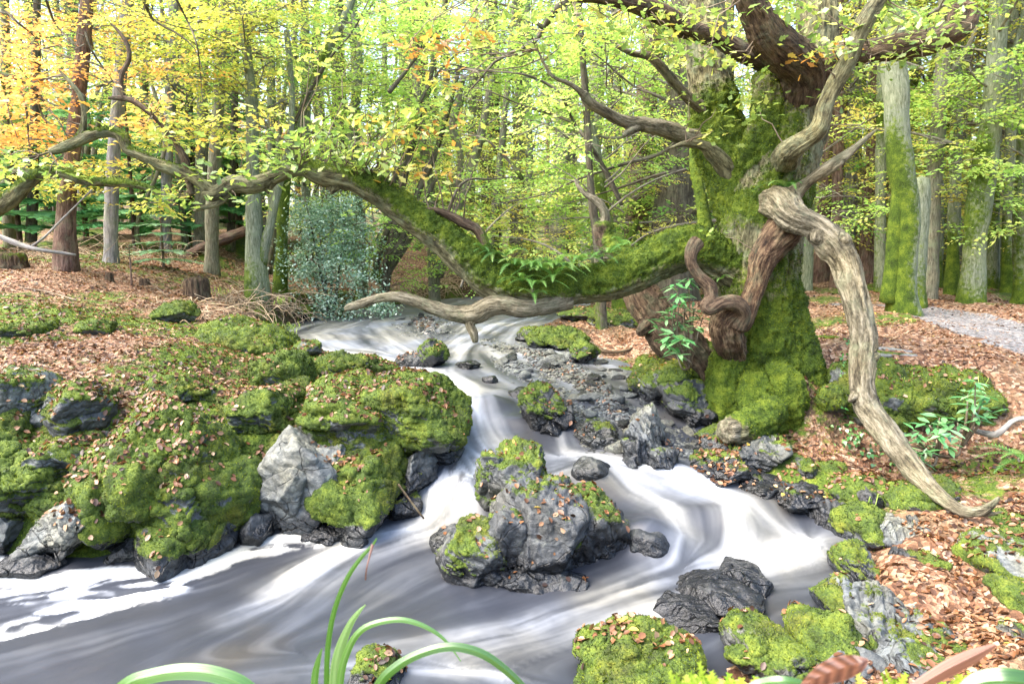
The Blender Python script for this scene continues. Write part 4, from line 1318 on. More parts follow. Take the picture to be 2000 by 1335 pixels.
limb("dead_limb", [[(1110,585,5.15,40,-.3),(1060,598,5.05,34,-.5),(1020,602,5.0,36,-.5),(985,597,5.0,34,-.4),(955,600,5.0,38,-.4),(925,614,5.0,38,-.4),(885,612,5.0,30,-.3),(850,602,5.0,28,-.2),(815,590,5.0,24,-.1),(780,580,5.0,22,-.1),(740,582,5.0,18,-.2),(710,592,5.0,18,-.4),(682,600,5.0,14,-.5),(675,604,5.0,9,-.5)],
                   [(735,585,5.0,10,-.5),(728,576,5.0,6,-.5)], [(930,612,5.0,30,-.4),(918,632,4.98,20,-.5),(926,652,4.97,18,-.6),(928,668,4.97,12,-.8)]], DEADW, 23, "pale dead limb hanging under the bough just above the water", ridge=.008, voxel=.009)
limb("branch", [[(975,520,5.15,36,.4),(952,490,5.15,22,.4),(942,465,5.15,20,.3),(930,446,5.15,20,.0),(905,435,5.15,20,-.5),(880,422,5.15,18,-.5),(855,412,5.12,14,-.5),(832,408,5.1,8,.1)]], OAKD, 24, "short crooked branch standing on the bough")
limb("branch", [[(375,380,5.0,12,-.6),(366,340,5.0,14,-.8),(362,315,5.0,16,-.8),(350,290,5.0,12,-.8),(335,270,5.0,8,-.6),(310,238,5.0,9,-.6),(285,215,5.0,10,-.6),(258,196,5.0,12,-.6),(235,192,5.0,10,-.6),(212,192,5.0,6,-.6)],
                [(243,192,5.0,9,-.5),(236,165,5.0,9,-.5),(240,140,5.0,9,-.5),(252,118,5.0,9,-.5),(250,90,5.0,8,-.5),(235,65,5.0,7,-.5),(216,46,5.0,4,-.5)]], OAKD, 25, "thin S-shaped dead branch rising at the left", voxel=.006, ridge=.002, smooth=2)
limb("branch", [[(152,275,4.9,14,.3),(163,250,4.9,12,.2),(164,215,4.9,10,.0),(156,185,4.9,9,-.4),(136,160,4.9,8,-.5),(116,138,4.9,4,-.5)]], OAKB, 26, voxel=.006, ridge=.002, smooth=2)
limb("branch", [[(455,365,5.05,18,-.4),(430,395,5.0,12,-.4),(400,405,4.95,9,-.4),(378,412,4.9,5,-.4)]], OAKB, 27, voxel=.006, ridge=.002, smooth=2)

# --- oak leaves
LV = np.array([(0,0,0),(.18,.10,.01),(.30,.07,.02),(.42,.22,.03),(.55,.15,.04),(.70,.27,.03),(.82,.17,.02),(1,.0,-.03),(.82,-.17,.02),(.70,-.27,.03),(.55,-.15,.04),(.42,-.22,.03),(.30,-.07,.02),(.18,-.10,.01),(.5,0,.0)])
LF = np.array([(14, i, i + 1) for i in range(13)] + [(14, 13, 0)])
LFQ = LF
OAKLEAF = leaf_mat("oak_leaves", [(0, (.12, .22, .05)), (.3, (.26, .38, .10)), (.52, (.42, .50, .13)), (.66, (.50, .50, .12)), (.8, (.56, .32, .07)), (1, (.36, .15, .05))], .5, .06, .4)
TWIG = bark_mat("twig_bark", (.05, .035, .025), (.13, .10, .07), (.25, .21, .16), groove=.003)


def twigs_to(acc, targets, samples, rr, rad=.006, jit=.06):
    S = np.vstack([s[:, :3] for s in samples])
    for t in targets:
        d = np.linalg.norm(S - t, axis=1) + rr.rand(len(S)) * .15
        a = S[np.argmin(d)]
        n = 5
        u = np.linspace(0, 1, n)[:, None]
        p = a + (t - a) * u + rr.normal(size=(n, 3)) * jit * np.sin(u * np.pi) * (np.linalg.norm(t - a) / 1.0)
        q = np.c_[p, np.linspace(rad, rad * .35, n)]
        V, F, s, th, r = tube(q, 5, cap=False)
        acc.add(V, F, bk=np.c_[s, r * np.cos(th), r * np.sin(th)], moss=np.full(len(V), -.3))


def leaf_cloud(blobs, samples, seed, size=.076, upr=.9, tips=7):
    """blobs: px, py, Y, rx, ry, n, lo, hi(colour range).  returns leaves V,F,rnd and a twig Acc"""
    rr = np.random.RandomState(seed)
    VV, FF, RR, n0 = [], [], [], 0
    tw = Acc()
    sm = []
    for s in samples:
        q = catmull(s[:, :4], 30); sm.append(q)
    for (px, py, Y, rx, ry, n, lo, hi) in blobs:
        nt_ = max(2, n // tips)
        tp = []
        for _ in range(nt_):
            a, b = rr.normal(size=2) * .5
            p = P(px + a * rx, py + b * ry, Y + rr.normal() * rx * mpp(Y) * .45)
            tp.append(p[:])
        tp = np.array(tp)
        twigs_to(tw, tp[::2], sm, rr)
        c = tp[rr.randint(0, nt_, n)] + rr.normal(size=(n, 3)) * np.array([.085, .085, .035])
        az = rr.uniform(0, 6.28, n)
        R = rotmats(az, rr.normal(.25, .35, n), rr.normal(0, .5, n))
        sc = size * rr.uniform(.65, 1.2, n)
        V, F, r = stamp(LV, LF, c, R, sc, lo + (hi - lo) * rr.rand(n))
        VV.append(V); FF.append(F + n0); RR.append(r); n0 += len(V)
    return np.vstack(VV), np.vstack(FF), np.concatenate(RR), tw


OB = [(470,300,5.0,60,26,57,0,.55),(540,292,5.0,70,30,89,0,.5),(620,270,5.0,80,34,105,0,.5),(690,285,5.0,70,36,89,0,.6),(560,325,4.95,60,16,46,0,.5),(430,345,4.95,60,20,46,0,.6),(480,378,4.9,50,12,20,0,.5),(350,388,4.9,60,16,31,0,.5),(310,372,4.9,50,14,26,0,.55),
      (770,265,4.95,70,40,68,.2,.9),(840,250,4.95,70,46,62,.3,1),(720,225,4.95,70,40,52,.1,.7),(800,205,4.95,40,26,36,0,.4),(900,290,5.0,60,40,41,.2,.9),(870,330,5.0,60,20,31,.3,.9),(790,330,5.0,60,20,31,.3,.9),(700,320,5.0,60,16,36,.1,.6),
      (800,105,5.0,60,26,41,.6,1),(880,90,5.0,60,26,46,.6,1),(850,150,5.0,50,24,31,.55,.95),(270,240,4.9,60,26,31,.4,.9),(300,205,4.9,50,26,31,.4,.9),(330,270,4.9,40,20,20,.1,.6),(370,250,4.9,30,40,26,.4,.9),(250,330,4.9,40,16,15,.5,.9),
      (60,330,4.8,70,20,46,.0,.6),(20,300,4.8,50,16,20,.1,.7),(150,320,4.8,50,16,20,.1,.7),(110,355,4.8,60,14,15,.1,.6),(500,215,4.9,50,20,26,.45,.75),(600,130,5.0,60,40,31,.4,.8),(40,200,4.8,50,50,36,.6,1),(120,250,4.8,50,30,26,.5,.95),
      (1150,40,5.0,90,30,93,.1,.8),(1250,60,5.1,80,30,107,.1,.7),(1330,90,5.1,70,34,101,0,.7),(1400,40,5.1,70,40,61,.2,.8),(1310,20,5.1,80,26,72,.2,.8),(1440,120,5.1,60,26,40,.1,.7),(1400,200,5.3,50,26,30,.1,.6),(1400,262,5.3,40,20,20,.3,.7),(1450,220,5.2,50,16,20,.2,.6),
      (1540,20,5.0,60,26,51,0,.6),(1610,30,5.0,60,30,55,0,.7),(1660,100,4.9,60,36,66,0,.7),(1740,30,5.0,80,34,81,0,.6),(1800,60,5.0,70,40,76,0,.6),(1860,30,4.9,60,40,61,.0,.5),(1700,130,4.95,60,20,35,.0,.6),(1620,100,5.1,40,20,25,.6,1),(1840,110,5.0,60,20,30,.1,.6),(1620,170,5.0,30,24,20,0,.5),(1750,100,5.0,60,14,25,0,.6),
      (1000,20,5.0,80,30,79,.1,.7),(920,60,5.0,60,30,41,.3,.9),(1080,90,5.1,60,24,43,.1,.6),(1400,455,5.2,30,12,7,.0,.5),(1590,110,5.05,26,26,13,.7,1),(680,60,5.0,60,50,31,.2,.7),(1480,180,5.3,40,26,20,.1,.6),(1010,90,5.0,50,24,28,.1,.6)]
Vl, Fl, Rl, tw = leaf_cloud(OB, sa2, 3)
mk("crown", Vl - np.array(ob), Fl, OAKLEAF, oak, smooth=False, attrs=dict(rnd=Rl))
t_ = tw.build("twigs", TWIG, oak)
t_.data.transform(Matrix.Translation(-Vector(ob)))

# ------------------------------------------------------------------ other trees close by
MOSSYB = bark_mat("mossy_beech_bark", (.06, .07, .04), (.12, .14, .09), (.22, .24, .18), scale=2.0, lichen=.6, groove=.01, mosscol=1.15)
GREYB = bark_mat("smooth_grey_bark", (.055, .052, .036), (.12, .115, .08), (.22, .21, .16), scale=2.0, lichen=.8, groove=.01)
REDB = bark_mat("red_brown_conifer_bark", (.035, .020, .015), (.10, .062, .048), (.20, .135, .11), lichen=.3, groove=.03)
PALEB = bark_mat("pale_grey_bark", (.075, .072, .075), (.17, .165, .165), (.30, .29, .29), lichen=.5, groove=.015)
DARKB = bark_mat("dark_bark", (.02, .018, .013), (.055, .048, .036), (.12, .105, .08), lichen=.3, groove=.008)  # dark grey-brown bark of the darker trunks, stems and branches


def lone(name, label, cat, paths, mat, part, seed, **kw):
    b = px_path([paths[0][0]])[0]
    o = (b[0], b[1], b[2])
    t = thing(name, label, cat, o)
    organic(part, paths, mat, t, seed=seed, origin=o, **kw)
    return t


lt = lone("leaning_tree", "reddish leaning trunk rising from the oak's foot behind the bough, its top dead", "tree",
     [[(1400,770,5.75,90,-.2),(1350,700,5.8,84,-.4),(1300,645,5.9,78,-.4),(1262,590,6.0,68,-.4),(1235,540,6.1,62,-.3),(1215,500,6.2,46,.5),(1185,470,6.3,40,.5),(1172,440,6.3,30,.2)],
      [(1262,640,5.85,30,-.5),(1248,650,5.8,16,-.5)], [(1400,680,5.8,60,.3),(1395,740,5.7,70,.3),(1400,790,5.65,60,.4)]], OAKD, "trunk", 31, voxel=.014, ridge=.016, fuzz=.3)
lto = Vector(lt.location)
organic("dead_top", [[(1178,450,6.3,24,-.6),(1182,420,6.3,18,-.6),(1168,395,6.3,15,-.7),(1145,380,6.3,10,-.7),(1130,365,6.3,8,-.7),(1122,350,6.3,4,-.7)]], DEADW, lt, voxel=.009, ridge=.004, seed=32, origin=lto[:])
organic("mossy_limb", [[(1410,740,5.9,30,.6),(1425,640,5.9,34,.8),(1410,560,5.95,36,.8),(1385,500,6.0,34,.8),(1378,440,6.1,24,.9),(1368,380,6.2,20,.9),(1356,330,6.3,16,.9),(1352,290,6.4,12,.8)]], MOSSYB, lt, voxel=.012, ridge=.003, seed=33, fuzz=.5, origin=lto[:])

lb = lone("mossy_tree", "mossy tree whose low curving branch reaches in from the left edge", "tree",
     [[(-330,900,4.9,70,.5),(-310,650,4.95,60,.4),(-300,500,4.9,54,.4),(-320,250,4.9,46,.2),(-330,0,4.9,40,0),(-320,-300,4.9,24,0)],
      [(-305,560,4.9,40,.4),(-200,500,4.9,36,.5),(-100,440,4.9,32,.5),(-20,412,4.9,28,.6),(20,392,4.9,28,.6),(52,358,4.9,26,.6),(85,338,4.9,20,.6),(125,338,4.9,18,.6),(160,352,4.9,18,.6),(200,356,4.9,18,.7),(250,358,4.9,17,.7),(285,366,4.9,13,.6),(310,374,4.9,9,.4)],
      [(80,340,4.9,12,.3),(45,335,4.9,11,.2),(0,338,4.9,10,.2)]], OAKB, "trunk", 34, voxel=.011, ridge=.004, fuzz=.8, mossup=.5)
# ------------------------------------------------------------------ the wood behind
LEAFS = {
    'yellow': leaf_mat("yellow_beech_leaves", [(0, (.30, .42, .08)), (.35, (.52, .56, .14)), (.75, (.68, .62, .18)), (1, (.66, .42, .10))], .55),
    'lime': leaf_mat("lime_beech_leaves", [(0, (.18, .34, .08)), (.4, (.34, .52, .14)), (.75, (.52, .63, .20)), (1, (.66, .60, .17))], .55),
    'green': leaf_mat("green_leaves", [(0, (.07, .18, .04)), (.4, (.16, .32, .08)), (.8, (.34, .48, .12)), (1, (.50, .54, .12))], .5),
    'orange': leaf_mat("orange_beech_leaves", [(0, (.74, .60, .18)), (.3, (.78, .52, .18)), (.7, (.78, .40, .16)), (1, (.55, .22, .08))], .55),
    'fir': leaf_mat("fir_needles", [(0, (.04, .14, .05)), (.5, (.10, .26, .10)), (1, (.20, .40, .18))], .35),
    'palefir': leaf_mat("pale_fir_needles", [(0, (.14, .28, .14)), (.5, (.26, .44, .25)), (1, (.42, .58, .38))], .3),
    'dark': leaf_mat("dark_evergreen_leaves", [(0, (.015, .04, .015)), (.6, (.04, .09, .03)), (1, (.10, .18, .06))], .3, .05, .4),
}
# a beech spray: leaves along a fine twig, lying nearly flat
def make_spray(seed, n=13, L=.55, ls=.085):
    rr = np.random.RandomState(seed)
    V, F = [], []
    for i in range(n):
        u = (i + .5) / n
        side = 1 if i % 2 else -1
        a = side * rr.uniform(.5, 1.1)
        x = u * L; y = .02 * side + math.sin(u * 5 + seed) * .03
        s = ls * rr.uniform(.75, 1.15) * (1 - .3 * u)
        d = np.array([math.cos(a), math.sin(a), rr.uniform(-.35, .2)]); d /= np.linalg.norm(d)
        nn = np.array([rr.normal() * .3, rr.normal() * .3, 1.0]); w = np.cross(nn, d); w /= np.linalg.norm(w)
        b = np.array([x, y, rr.normal() * .015])
        k = len(V)
        V += [b, b + d * s * .45 + w * s * .32 + [0, 0, .01], b + d * s, b + d * s * .45 - w * s * .32 + [0, 0, .01]]
        F += [(k, k + 1, k + 2), (k, k + 2, k + 3)]
    return np.array(V), np.array(F)


SPRAYS = [make_spray(k) for k in range(5)]
SPRAYB = [make_spray(20 + k, n=9, L=.8, ls=.17) for k in range(3)]


def spray_mesh(pos, az, rr, sprays, scale=1.0, tiltm=.1, leafjit=True):
    VV, FF, RR, n0 = [], [], [], 0
    which = rr.randint(0, len(sprays), len(pos))
    for k, (tV, tF) in enumerate(sprays):
        s = which == k
        if not s.any(): continue
        R = rotmats(az[s], rr.normal(tiltm, .22, s.sum()), rr.normal(0, .35, s.sum()))
        base = rr.rand(s.sum())
        V, F, r = stamp(tV, tF, pos[s], R, scale * rr.uniform(.7, 1.2, s.sum()), base)
        nl = len(tV) // 4
        r = r * .65 + .35 * np.repeat(rr.rand(len(V) // 4), 4)
        VV.append(V); FF.append(F + n0); RR.append(r); n0 += len(V)
    return np.vstack(VV), np.vstack(FF), np.concatenate(RR)


def crown_proto(seed, h0, h1, rad, nb, nsp, sprays=SPRAYS, up=.35, scale=1.0, shape=1.0):
    rr = np.random.RandomState(seed)
    br = Acc(); P_, A_ = [], []
    for b in range(nb):
        h = h0 + (h1 - h0) * (b + rr.rand()) / nb
        u = (h - h0) / (h1 - h0)
        L = rad * (1 - .55 * u * shape) * rr.uniform(.6, 1.1)
        az = b * 2.4 + rr.uniform(-.5, .5)
        k = 6
        pts = []
        p = np.array([0, 0, h]); d = np.array([math.cos(az), math.sin(az), up + rr.uniform(-.15, .3)])
        for i in range(k):
            pts.append((*p, max(.004, .035 * L / 3 * (1 - i / k))))
            p = p + d * L / (k - 1)
            d = d + rr.normal(size=3) * .16 + np.array([0, 0, -.09])
        pts = np.array(pts)
        q = catmull(pts, 10)
        V, F, s, th, r = tube(q, 5, cap=False)
        br.add(V, F, bk=np.c_[s, r * np.cos(th), r * np.sin(th)], moss=np.full(len(V), .0))
        # side twigs
        for t in range(rr.randint(4, 8)):
            i = rr.randint(3, len(q) - 1)
            a2 = az + rr.choice([-1, 1]) * rr.uniform(.5, 1.2)
            l2 = L * rr.uniform(.25, .5)
            e = q[i, :3] + np.array([math.cos(a2), math.sin(a2), rr.uniform(-.15, .35)]) * l2
            m = (q[i, :3] + e) / 2 + rr.normal(size=3) * .08
            tq = np.array([(*q[i, :3], .008), (*m, .006), (*e, .003)])
            V, F, s, th, r = tube(tq, 4, cap=False)
            br.add(V, F, bk=np.c_[s, r * np.cos(th), r * np.sin(th)], moss=np.full(len(V), -.2))
            ns = max(1, int(nsp / nb / 7))
            for z in range(ns):
                u2 = rr.uniform(.2, 1)
                P_.append(q[i, :3] * (1 - u2) + e * u2 + rr.normal(size=3) * .05); A_.append(a2 + rr.uniform(-.9, .9))
        for z in range(max(1, nsp // nb // 4)):
            i = rr.randint(2, len(q)); P_.append(q[i, :3]); A_.append(az + rr.uniform(-1.2, 1.2))
    V, F, r = spray_mesh(np.array(P_), np.array(A_), rr, sprays, scale)
    return br, (V, F, r)


CROWNS = {}
BRM = bark_mat("branch_bark", (.05, .045, .035), (.12, .11, .085), (.22, .21, .17), groove=.003)


def make_crowns():
    spec = [('a', dict(seed=1, h0=1.4, h1=8.5, rad=2.6, nb=22, nsp=370)), ('b', dict(seed=2, h0=.8, h1=8, rad=2.2, nb=20, nsp=340)),
            ('c', dict(seed=3, h0=2.4, h1=9, rad=3.0, nb=20, nsp=360)), ('d', dict(seed=4, h0=3.2, h1=10, rad=2.4, nb=18, nsp=290)),
            ('u', dict(seed=5, h0=.25, h1=3.2, rad=1.7, nb=20, nsp=330, up=.55)),
            ('f1', dict(seed=6, h0=2, h1=15, rad=4.2, nb=26, nsp=300, sprays=SPRAYB, scale=1.1)), ('f2', dict(seed=7, h0=1, h1=13, rad=4.0, nb=24, nsp=280, sprays=SPRAYB, scale=1.2)),
            ('s', dict(seed=8, h0=3.4, h1=9, rad=1.8, nb=12, nsp=110))]
    for k, kw in spec:
        br, (V, F, r) = crown_proto(**kw)
        b = br.build("branches", BRM); c = mk("crown", V, F, None, smooth=False, attrs=dict(rnd=r))
        c.data.materials.append(LEAFS['lime'])
        CROWNS[k] = (b.data, c.data)
        bpy.data.objects.remove(b); bpy.data.objects.remove(c)


make_crowns()


def add_crown(t, key, colr, rz, sc, z=0.0, xy=(0, 0)):
    bm_, cm_ = CROWNS[key]
    for nm, me in (("branches", bm_), ("crown", cm_)):
        o = bpy.data.objects.new(nm, me); COL.objects.link(o); o.parent = t
        o.location = (xy[0], xy[1], z); o.rotation_euler = (0, 0, rz); o.scale = (sc, sc, sc)
        if nm == "crown":
            o.material_slots[0].link = 'OBJECT'; o.material_slots[0].material = LEAFS[colr]


def Hs(x, y): return float(Hn(np.array([[x, y]]))[0])


def trunk_mesh(name, paths, mat, parent, org, moss=0.0, sides=18, rough=.06, seed=0, flare=.28):
    acc = Acc()
    for pi, q0 in enumerate(paths):
        L = np.linalg.norm(np.diff(q0[:, :3], axis=0), axis=1).sum()
        q = catmull(q0, max(12, int(L / .12)))
        V, F, s, th, r = tube(q, sides)
        if pi == 0 and flare:
            k = flare * np.exp(-s / .22) * (1 + .5 * np.cos(th * 4 + seed) + .3 * np.cos(th * 7 + seed * 2)) / 1.2
            c = np.repeat(q[:, :3], sides, 0); c = np.vstack([c, q[:1, :3], q[-1:, :3]])
            V = V + (V - c) * k[:, None] * np.array([1, 1, .15])
        d = np.repeat(q[:, :3], sides, 0); d = np.vstack([d, q[:1, :3], q[-1:, :3]])
        nrm = V - d; nrm /= np.linalg.norm(nrm, axis=1)[:, None] + 1e-9
        V = V + nrm * (fbm(V * 2.2 + seed, 3, seed=seed % 30) * rough * 1.6 + fbm(V * 9 + seed, 2, seed=3) * rough * .25)[:, None] * np.minimum(r, .2)[:, None] * 2.5
        m = moss + .55 * fbm(V * np.array([1.6, 1.6, .8]) + seed, 3, seed=14) + .5 * np.exp(-s / .5) * (moss > -.3) + .25 * nrm[:, 2] - .12 * nrm[:, 0]
        acc.add(V - np.asarray(org), F, bk=np.c_[s, r * np.cos(th), r * np.sin(th)], moss=m)
    return acc.build(name, mat, parent)


def tree(name, label, Y, paths, mat, moss=.2, crowns=(), group=None, seed=0, ext=6.0, flare=.28, sides=18):
    """paths in photo pixels at distance Y; the first is the main stem from its foot upwards"""
    base = paths[0][0]
    rx, _ = ray(base[0], base[1]); x, y = float(rx * Y), Y
    z = Hs(x, y)
    wp = []
    for i, pth in enumerate(paths):
        q = px_path([(a[0], a[1], a[3] if len(a) > 3 else Y, a[2]) for a in pth])[:, :4]
        if i == 0:
            q[0, :3] = (x, y, z - .08)
            if q[1, 2] < z + .15: q[1, 2] = z + .2
        if ext and (i == 0 or pth[-1][1] <= 10):
            d = q[-1, :3] - q[-2, :3]; d /= np.linalg.norm(d)
            e = q[-1].copy(); e[:3] += d * ext * .5; e[3] *= .75
            f = e.copy(); f[:3] += (d + np.array([0, 0, .3])) * ext * .5; f[3] *= .45
            q = np.vstack([q, e, f])
        wp.append(q)
    t = thing(name, label, "tree", (x, y, z), group)
    trunk_mesh("trunk", wp, mat, t, (x, y, z), moss, seed=seed, flare=flare, sides=sides)
    for c in crowns:
        add_crown(t, *c)
    return t


T = tree
# right-hand side
T("beech_tree", "bright green mossy beech with pale flaking face and spreading roots beside the path", 8.2,
  [[(1765,622,58),(1762,560,52),(1768,480,50),(1770,400,46),(1760,330,42),(1752,250,44),(1750,180,42),(1745,110,40),(1745,20,38)],
   [(1735,590,34),(1745,500,30),(1752,400,26),(1760,330,20)]], MOSSYB, .42, [('s','lime',.5,.9),('d','lime',1.7,.8)], seed=41)
T("beech_tree", "smooth grey beech trunk forking high up, between the path and the mossy beech", 10.2,
  [[(1806,603,40),(1815,500,36),(1820,400,32),(1828,300,28),(1836,200,26),(1842,110,24),(1845,0,20)],[(1836,190,14),(1850,150,12),(1880,110,10),(1905,60,8),(1920,5,6)]], GREYB, -.25, [('d','yellow',.3,.9)], seed=42)
T("beech_tree", "thick dark-mossed beech leaning right at the far side of the path", 9.6,
  [[(1895,610,52),(1900,540,44),(1905,460,40),(1915,380,42),(1925,310,40),(1935,240,34),(1942,170,34),(1948,90,32),(1952,0,30)],[(1925,300,20),(1948,240,12),(1965,160,10),(1985,80,8),(2000,20,6)]], MOSSYB, .28, [('s','green',.9,1.0),('c','lime',2.9,.8)], seed=43)
T("tree_snag", "broken mossy snag with a cut flat top beside the mossy beech", 9.2,
  [[(1788,600,34),(1792,520,32),(1796,440,30),(1798,350,32)]], MOSSYB, .15, [], seed=44, ext=0)
T("beech_tree", "mossy slender trunk at the right edge of the wood, leaning left as it rises", 9.8,
  [[(1992,625,38),(1994,560,26),(1992,450,24),(1996,350,22),(2000,200,20),(2004,0,16)]], MOSSYB, .4, [('b','yellow',.4,.8)], seed=45)
T("beech_tree", "pale silvery straight trunk right of the oak spike", 13.5,
  [[(1650,588,30),(1656,480,26),(1662,350,24),(1668,230,22),(1672,140,20),(1678,0,18)]], PALEB, -.1, [('d','yellow',1.3,1.0)], seed=46)
T("conifer_tree", "straight red-brown conifer trunk right of the silvery trunk", 13,
  [[(1690,592,32),(1697,450,30),(1706,300,26),(1714,160,24),(1722,0,22)]], REDB, -.6, [('s','yellow',1.9,.9)], seed=47)
T("conifer_tree", "red-brown conifer trunk just right of the oak trunk", 13.5,
  [[(1598,590,30),(1606,480,28),(1614,350,24),(1622,230,20),(1628,100,18)]], REDB, -.6, [('s','yellow',2.9,.9)], seed=48)
T("beech_tree", "slim grey-green trunk directly behind the oak's right side", 12,
  [[(1573,590,24),(1577,480,22),(1582,360,20),(1585,250,18),(1590,0,16)]], MOSSYB, .1, [('a','lime',2.2,.8)], seed=49)
T("conifer_tree", "twin-looking brown conifer trunk close behind the beech snag", 14.5,
  [[(1720,592,22),(1722,480,20),(1726,300,18),(1730,120,16)]], REDB, -.5, [('a','yellow',.2,.9)], seed=50)
for i, (bx, tx, w_, Y, m, mo, cr, cc) in enumerate([(1858,1872,22,10.8,MOSSYB,.4,'s','lime'),(1936,1950,20,11.2,MOSSYB,.35,'s','yellow'),(1968,1978,22,10.9,MOSSYB,.45,'s','lime'),(1718,1722,20,11.5,MOSSYB,.3,'s','lime'),(1632,1640,20,12.5,REDB,-.4,'s','lime'),(1828,1838,18,12.2,MOSSYB,.4,'s','lime'),(1640,1648,22,15,REDB,-.5,'b','yellow'),(1672,1676,20,17,REDB,-.5,'c','yellow'),(1740,1744,22,16,GREYB,0,'a','lime'),(1770,1790,22,15,MOSSYB,.3,'c','yellow'),(1835,1862,22,13,MOSSYB,.35,'b','yellow'),
        (1862,1880,30,14,GREYB,-.2,'a','yellow'),(1880,1890,22,15,REDB,-.3,'d','yellow'),(1920,1935,20,15,GREYB,0,'c','lime'),(1945,1965,16,13,PALEB,-.1,'b','yellow'),(1965,1985,26,12,MOSSYB,.4,'a','lime'),
        (1610,1612,18,18,GREYB,-.1,'b','lime'),(1560,1562,22,16,GREYB,0,'c','yellow'),(1700,1704,14,20,GREYB,-.1,'b','yellow'),(2030,2040,36,12,MOSSYB,.3,'c','yellow'),(2080,2090,40,10.5,GREYB,-.1,'b','lime'),(1850,1856,14,20,DARKB,-.1,'a','yellow'),(1590,1588,12,22,DARKB,-.1,'c','yellow')]):
    T("beech_tree", "one of the straight trunks crowding the yellow wood beyond the path", Y,
      [[(bx,596,w_*1.15),(bx+(tx-bx)*.3,460,w_),(bx+(tx-bx)*.7,250,w_*.88),(tx,60,w_*.75)]], m, mo, [('sdc'[i % 3], cc, i*1.1, .9 + .02*i)], "trunks of the wood beyond the path", seed=60+i, sides=12)
# behind the bough, centre
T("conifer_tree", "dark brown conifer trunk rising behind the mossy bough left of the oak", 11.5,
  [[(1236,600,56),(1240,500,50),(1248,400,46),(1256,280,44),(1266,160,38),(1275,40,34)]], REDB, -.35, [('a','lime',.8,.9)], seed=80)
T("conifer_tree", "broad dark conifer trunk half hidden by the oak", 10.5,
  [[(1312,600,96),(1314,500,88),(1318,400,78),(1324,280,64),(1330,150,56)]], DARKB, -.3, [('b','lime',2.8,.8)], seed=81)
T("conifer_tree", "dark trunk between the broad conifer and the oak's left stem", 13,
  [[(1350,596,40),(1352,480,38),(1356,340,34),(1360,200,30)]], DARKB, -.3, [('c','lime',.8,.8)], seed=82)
T("beech_tree", "slim lichen-grey trunk standing on the mossy upstream bank", 8.4,
  [[(1176,640,22),(1172,560,19),(1166,470,17),(1155,380,15),(1148,260,13),(1140,140,12),(1130,0,10)]], DARKB, .2, [('u','lime',.5,.8,1.2),('s','lime',1.0,.8)], seed=83, flare=.3)
T("beech_tree", "mossy trunk with a crook, behind the slim upstream trunk", 10,
  [[(1215,598,30),(1205,520,26),(1188,440,24),(1178,400,20),(1165,300,16),(1150,200,12)],[(1200,500,16),(1225,470,14),(1245,430,10)]], MOSSYB, .4, [('b','yellow',.5,.6)], seed=84)
T("hazel_clump", "clump of dark stems fanning out from the far bank beside the holly", 11.5,
  [[(735,555,22),(760,500,20),(775,440,18),(780,380,16),(800,300,14),(830,200,12),(850,100,10)],[(740,550,20),(775,490,18),(800,440,16),(815,380,13),(850,300,11),(880,200,9),(900,120,8)],[(750,540,18),(790,480,14),(820,420,12),(850,350,9)],[(730,545,14),(745,480,12),(765,420,10),(770,330,9)]], DARKB, .22, [('u','lime',2,1.1,.5),('b','lime',.2,.7)], seed=85, flare=.2)
T("twin_tree", "pair of pale trunks leaning apart in a V above the far bank", 12.5,
  [[(850,545,26),(845,460,22),(840,380,20),(830,300,18),(815,180,14)],[(855,540,22),(880,460,20),(905,380,18),(940,260,16),(960,150,12)],[(870,480,14),(900,320,12),(885,250,16),(905,150,12)]], GREYB, .0, [('d','lime',.9,.8)], seed=86)
T("beech_tree", "mossy upright trunk with ivy, right of the holly", 12,
  [[(705,560,26),(703,460,22),(695,360,20),(690,250,18),(700,120,15),(690,0,12)]], MOSSYB, .3, [('b','green',1.5,.8)], seed=87)
T("leaning_beech_tree", "bright mossy stem slanting up to the right above the holly", 10.5,
  [[(545,520,26),(552,430,22),(560,330,20),(575,260,20),(605,180,19),(640,100,17),(680,20,15),(700,-30,13)]], MOSSYB, .55, [('s','lime',2.9,.6)], seed=88)
T("birch_pair", "two mossy pale stems sharing one foot at the top of the bank", 9.6,
  [[(500,530,44),(498,480,34),(496,400,28),(494,330,24),(492,200,20),(480,80,16)],[(506,520,26),(528,440,18),(545,360,16),(565,280,13),(570,180,11),(560,60,10)]], MOSSYB, .15, [('u','lime',.6,.7,2.2),('d','yellow',.6,.7)], seed=89)
T("conifer_tree", "grey-brown trunk left of the mossy pair, with buttressed foot", 11,
  [[(410,492,28),(415,400,23),(422,280,22),(430,150,20),(438,20,18)]], GREYB, -.2, [('d','yellow',2.6,.8)], seed=90)
T("conifer_tree", "tall pale grey trunk left of the young fir", 10,
  [[(213,478,28),(218,380,24),(228,240,24),(238,120,24),(250,0,22)]], PALEB, -.2, [('d','yellow',.6,.7)], seed=91)
T("conifer_tree", "thick red-brown trunk near the left edge, behind the fallen branch", 9,
  [[(124,492,38),(130,420,32),(142,300,27),(155,180,24),(166,60,22),(172,-20,20)]], REDB, -.3, [('s','orange',1.6,.6)], seed=92)
T("conifer_tree", "second grey trunk above the young fir, rising past the orange leaves", 12.5,
  [[(322,470,20),(325,380,19),(330,250,20),(335,120,18)]], PALEB, -.2, [('d','lime',3,.7)], seed=93)
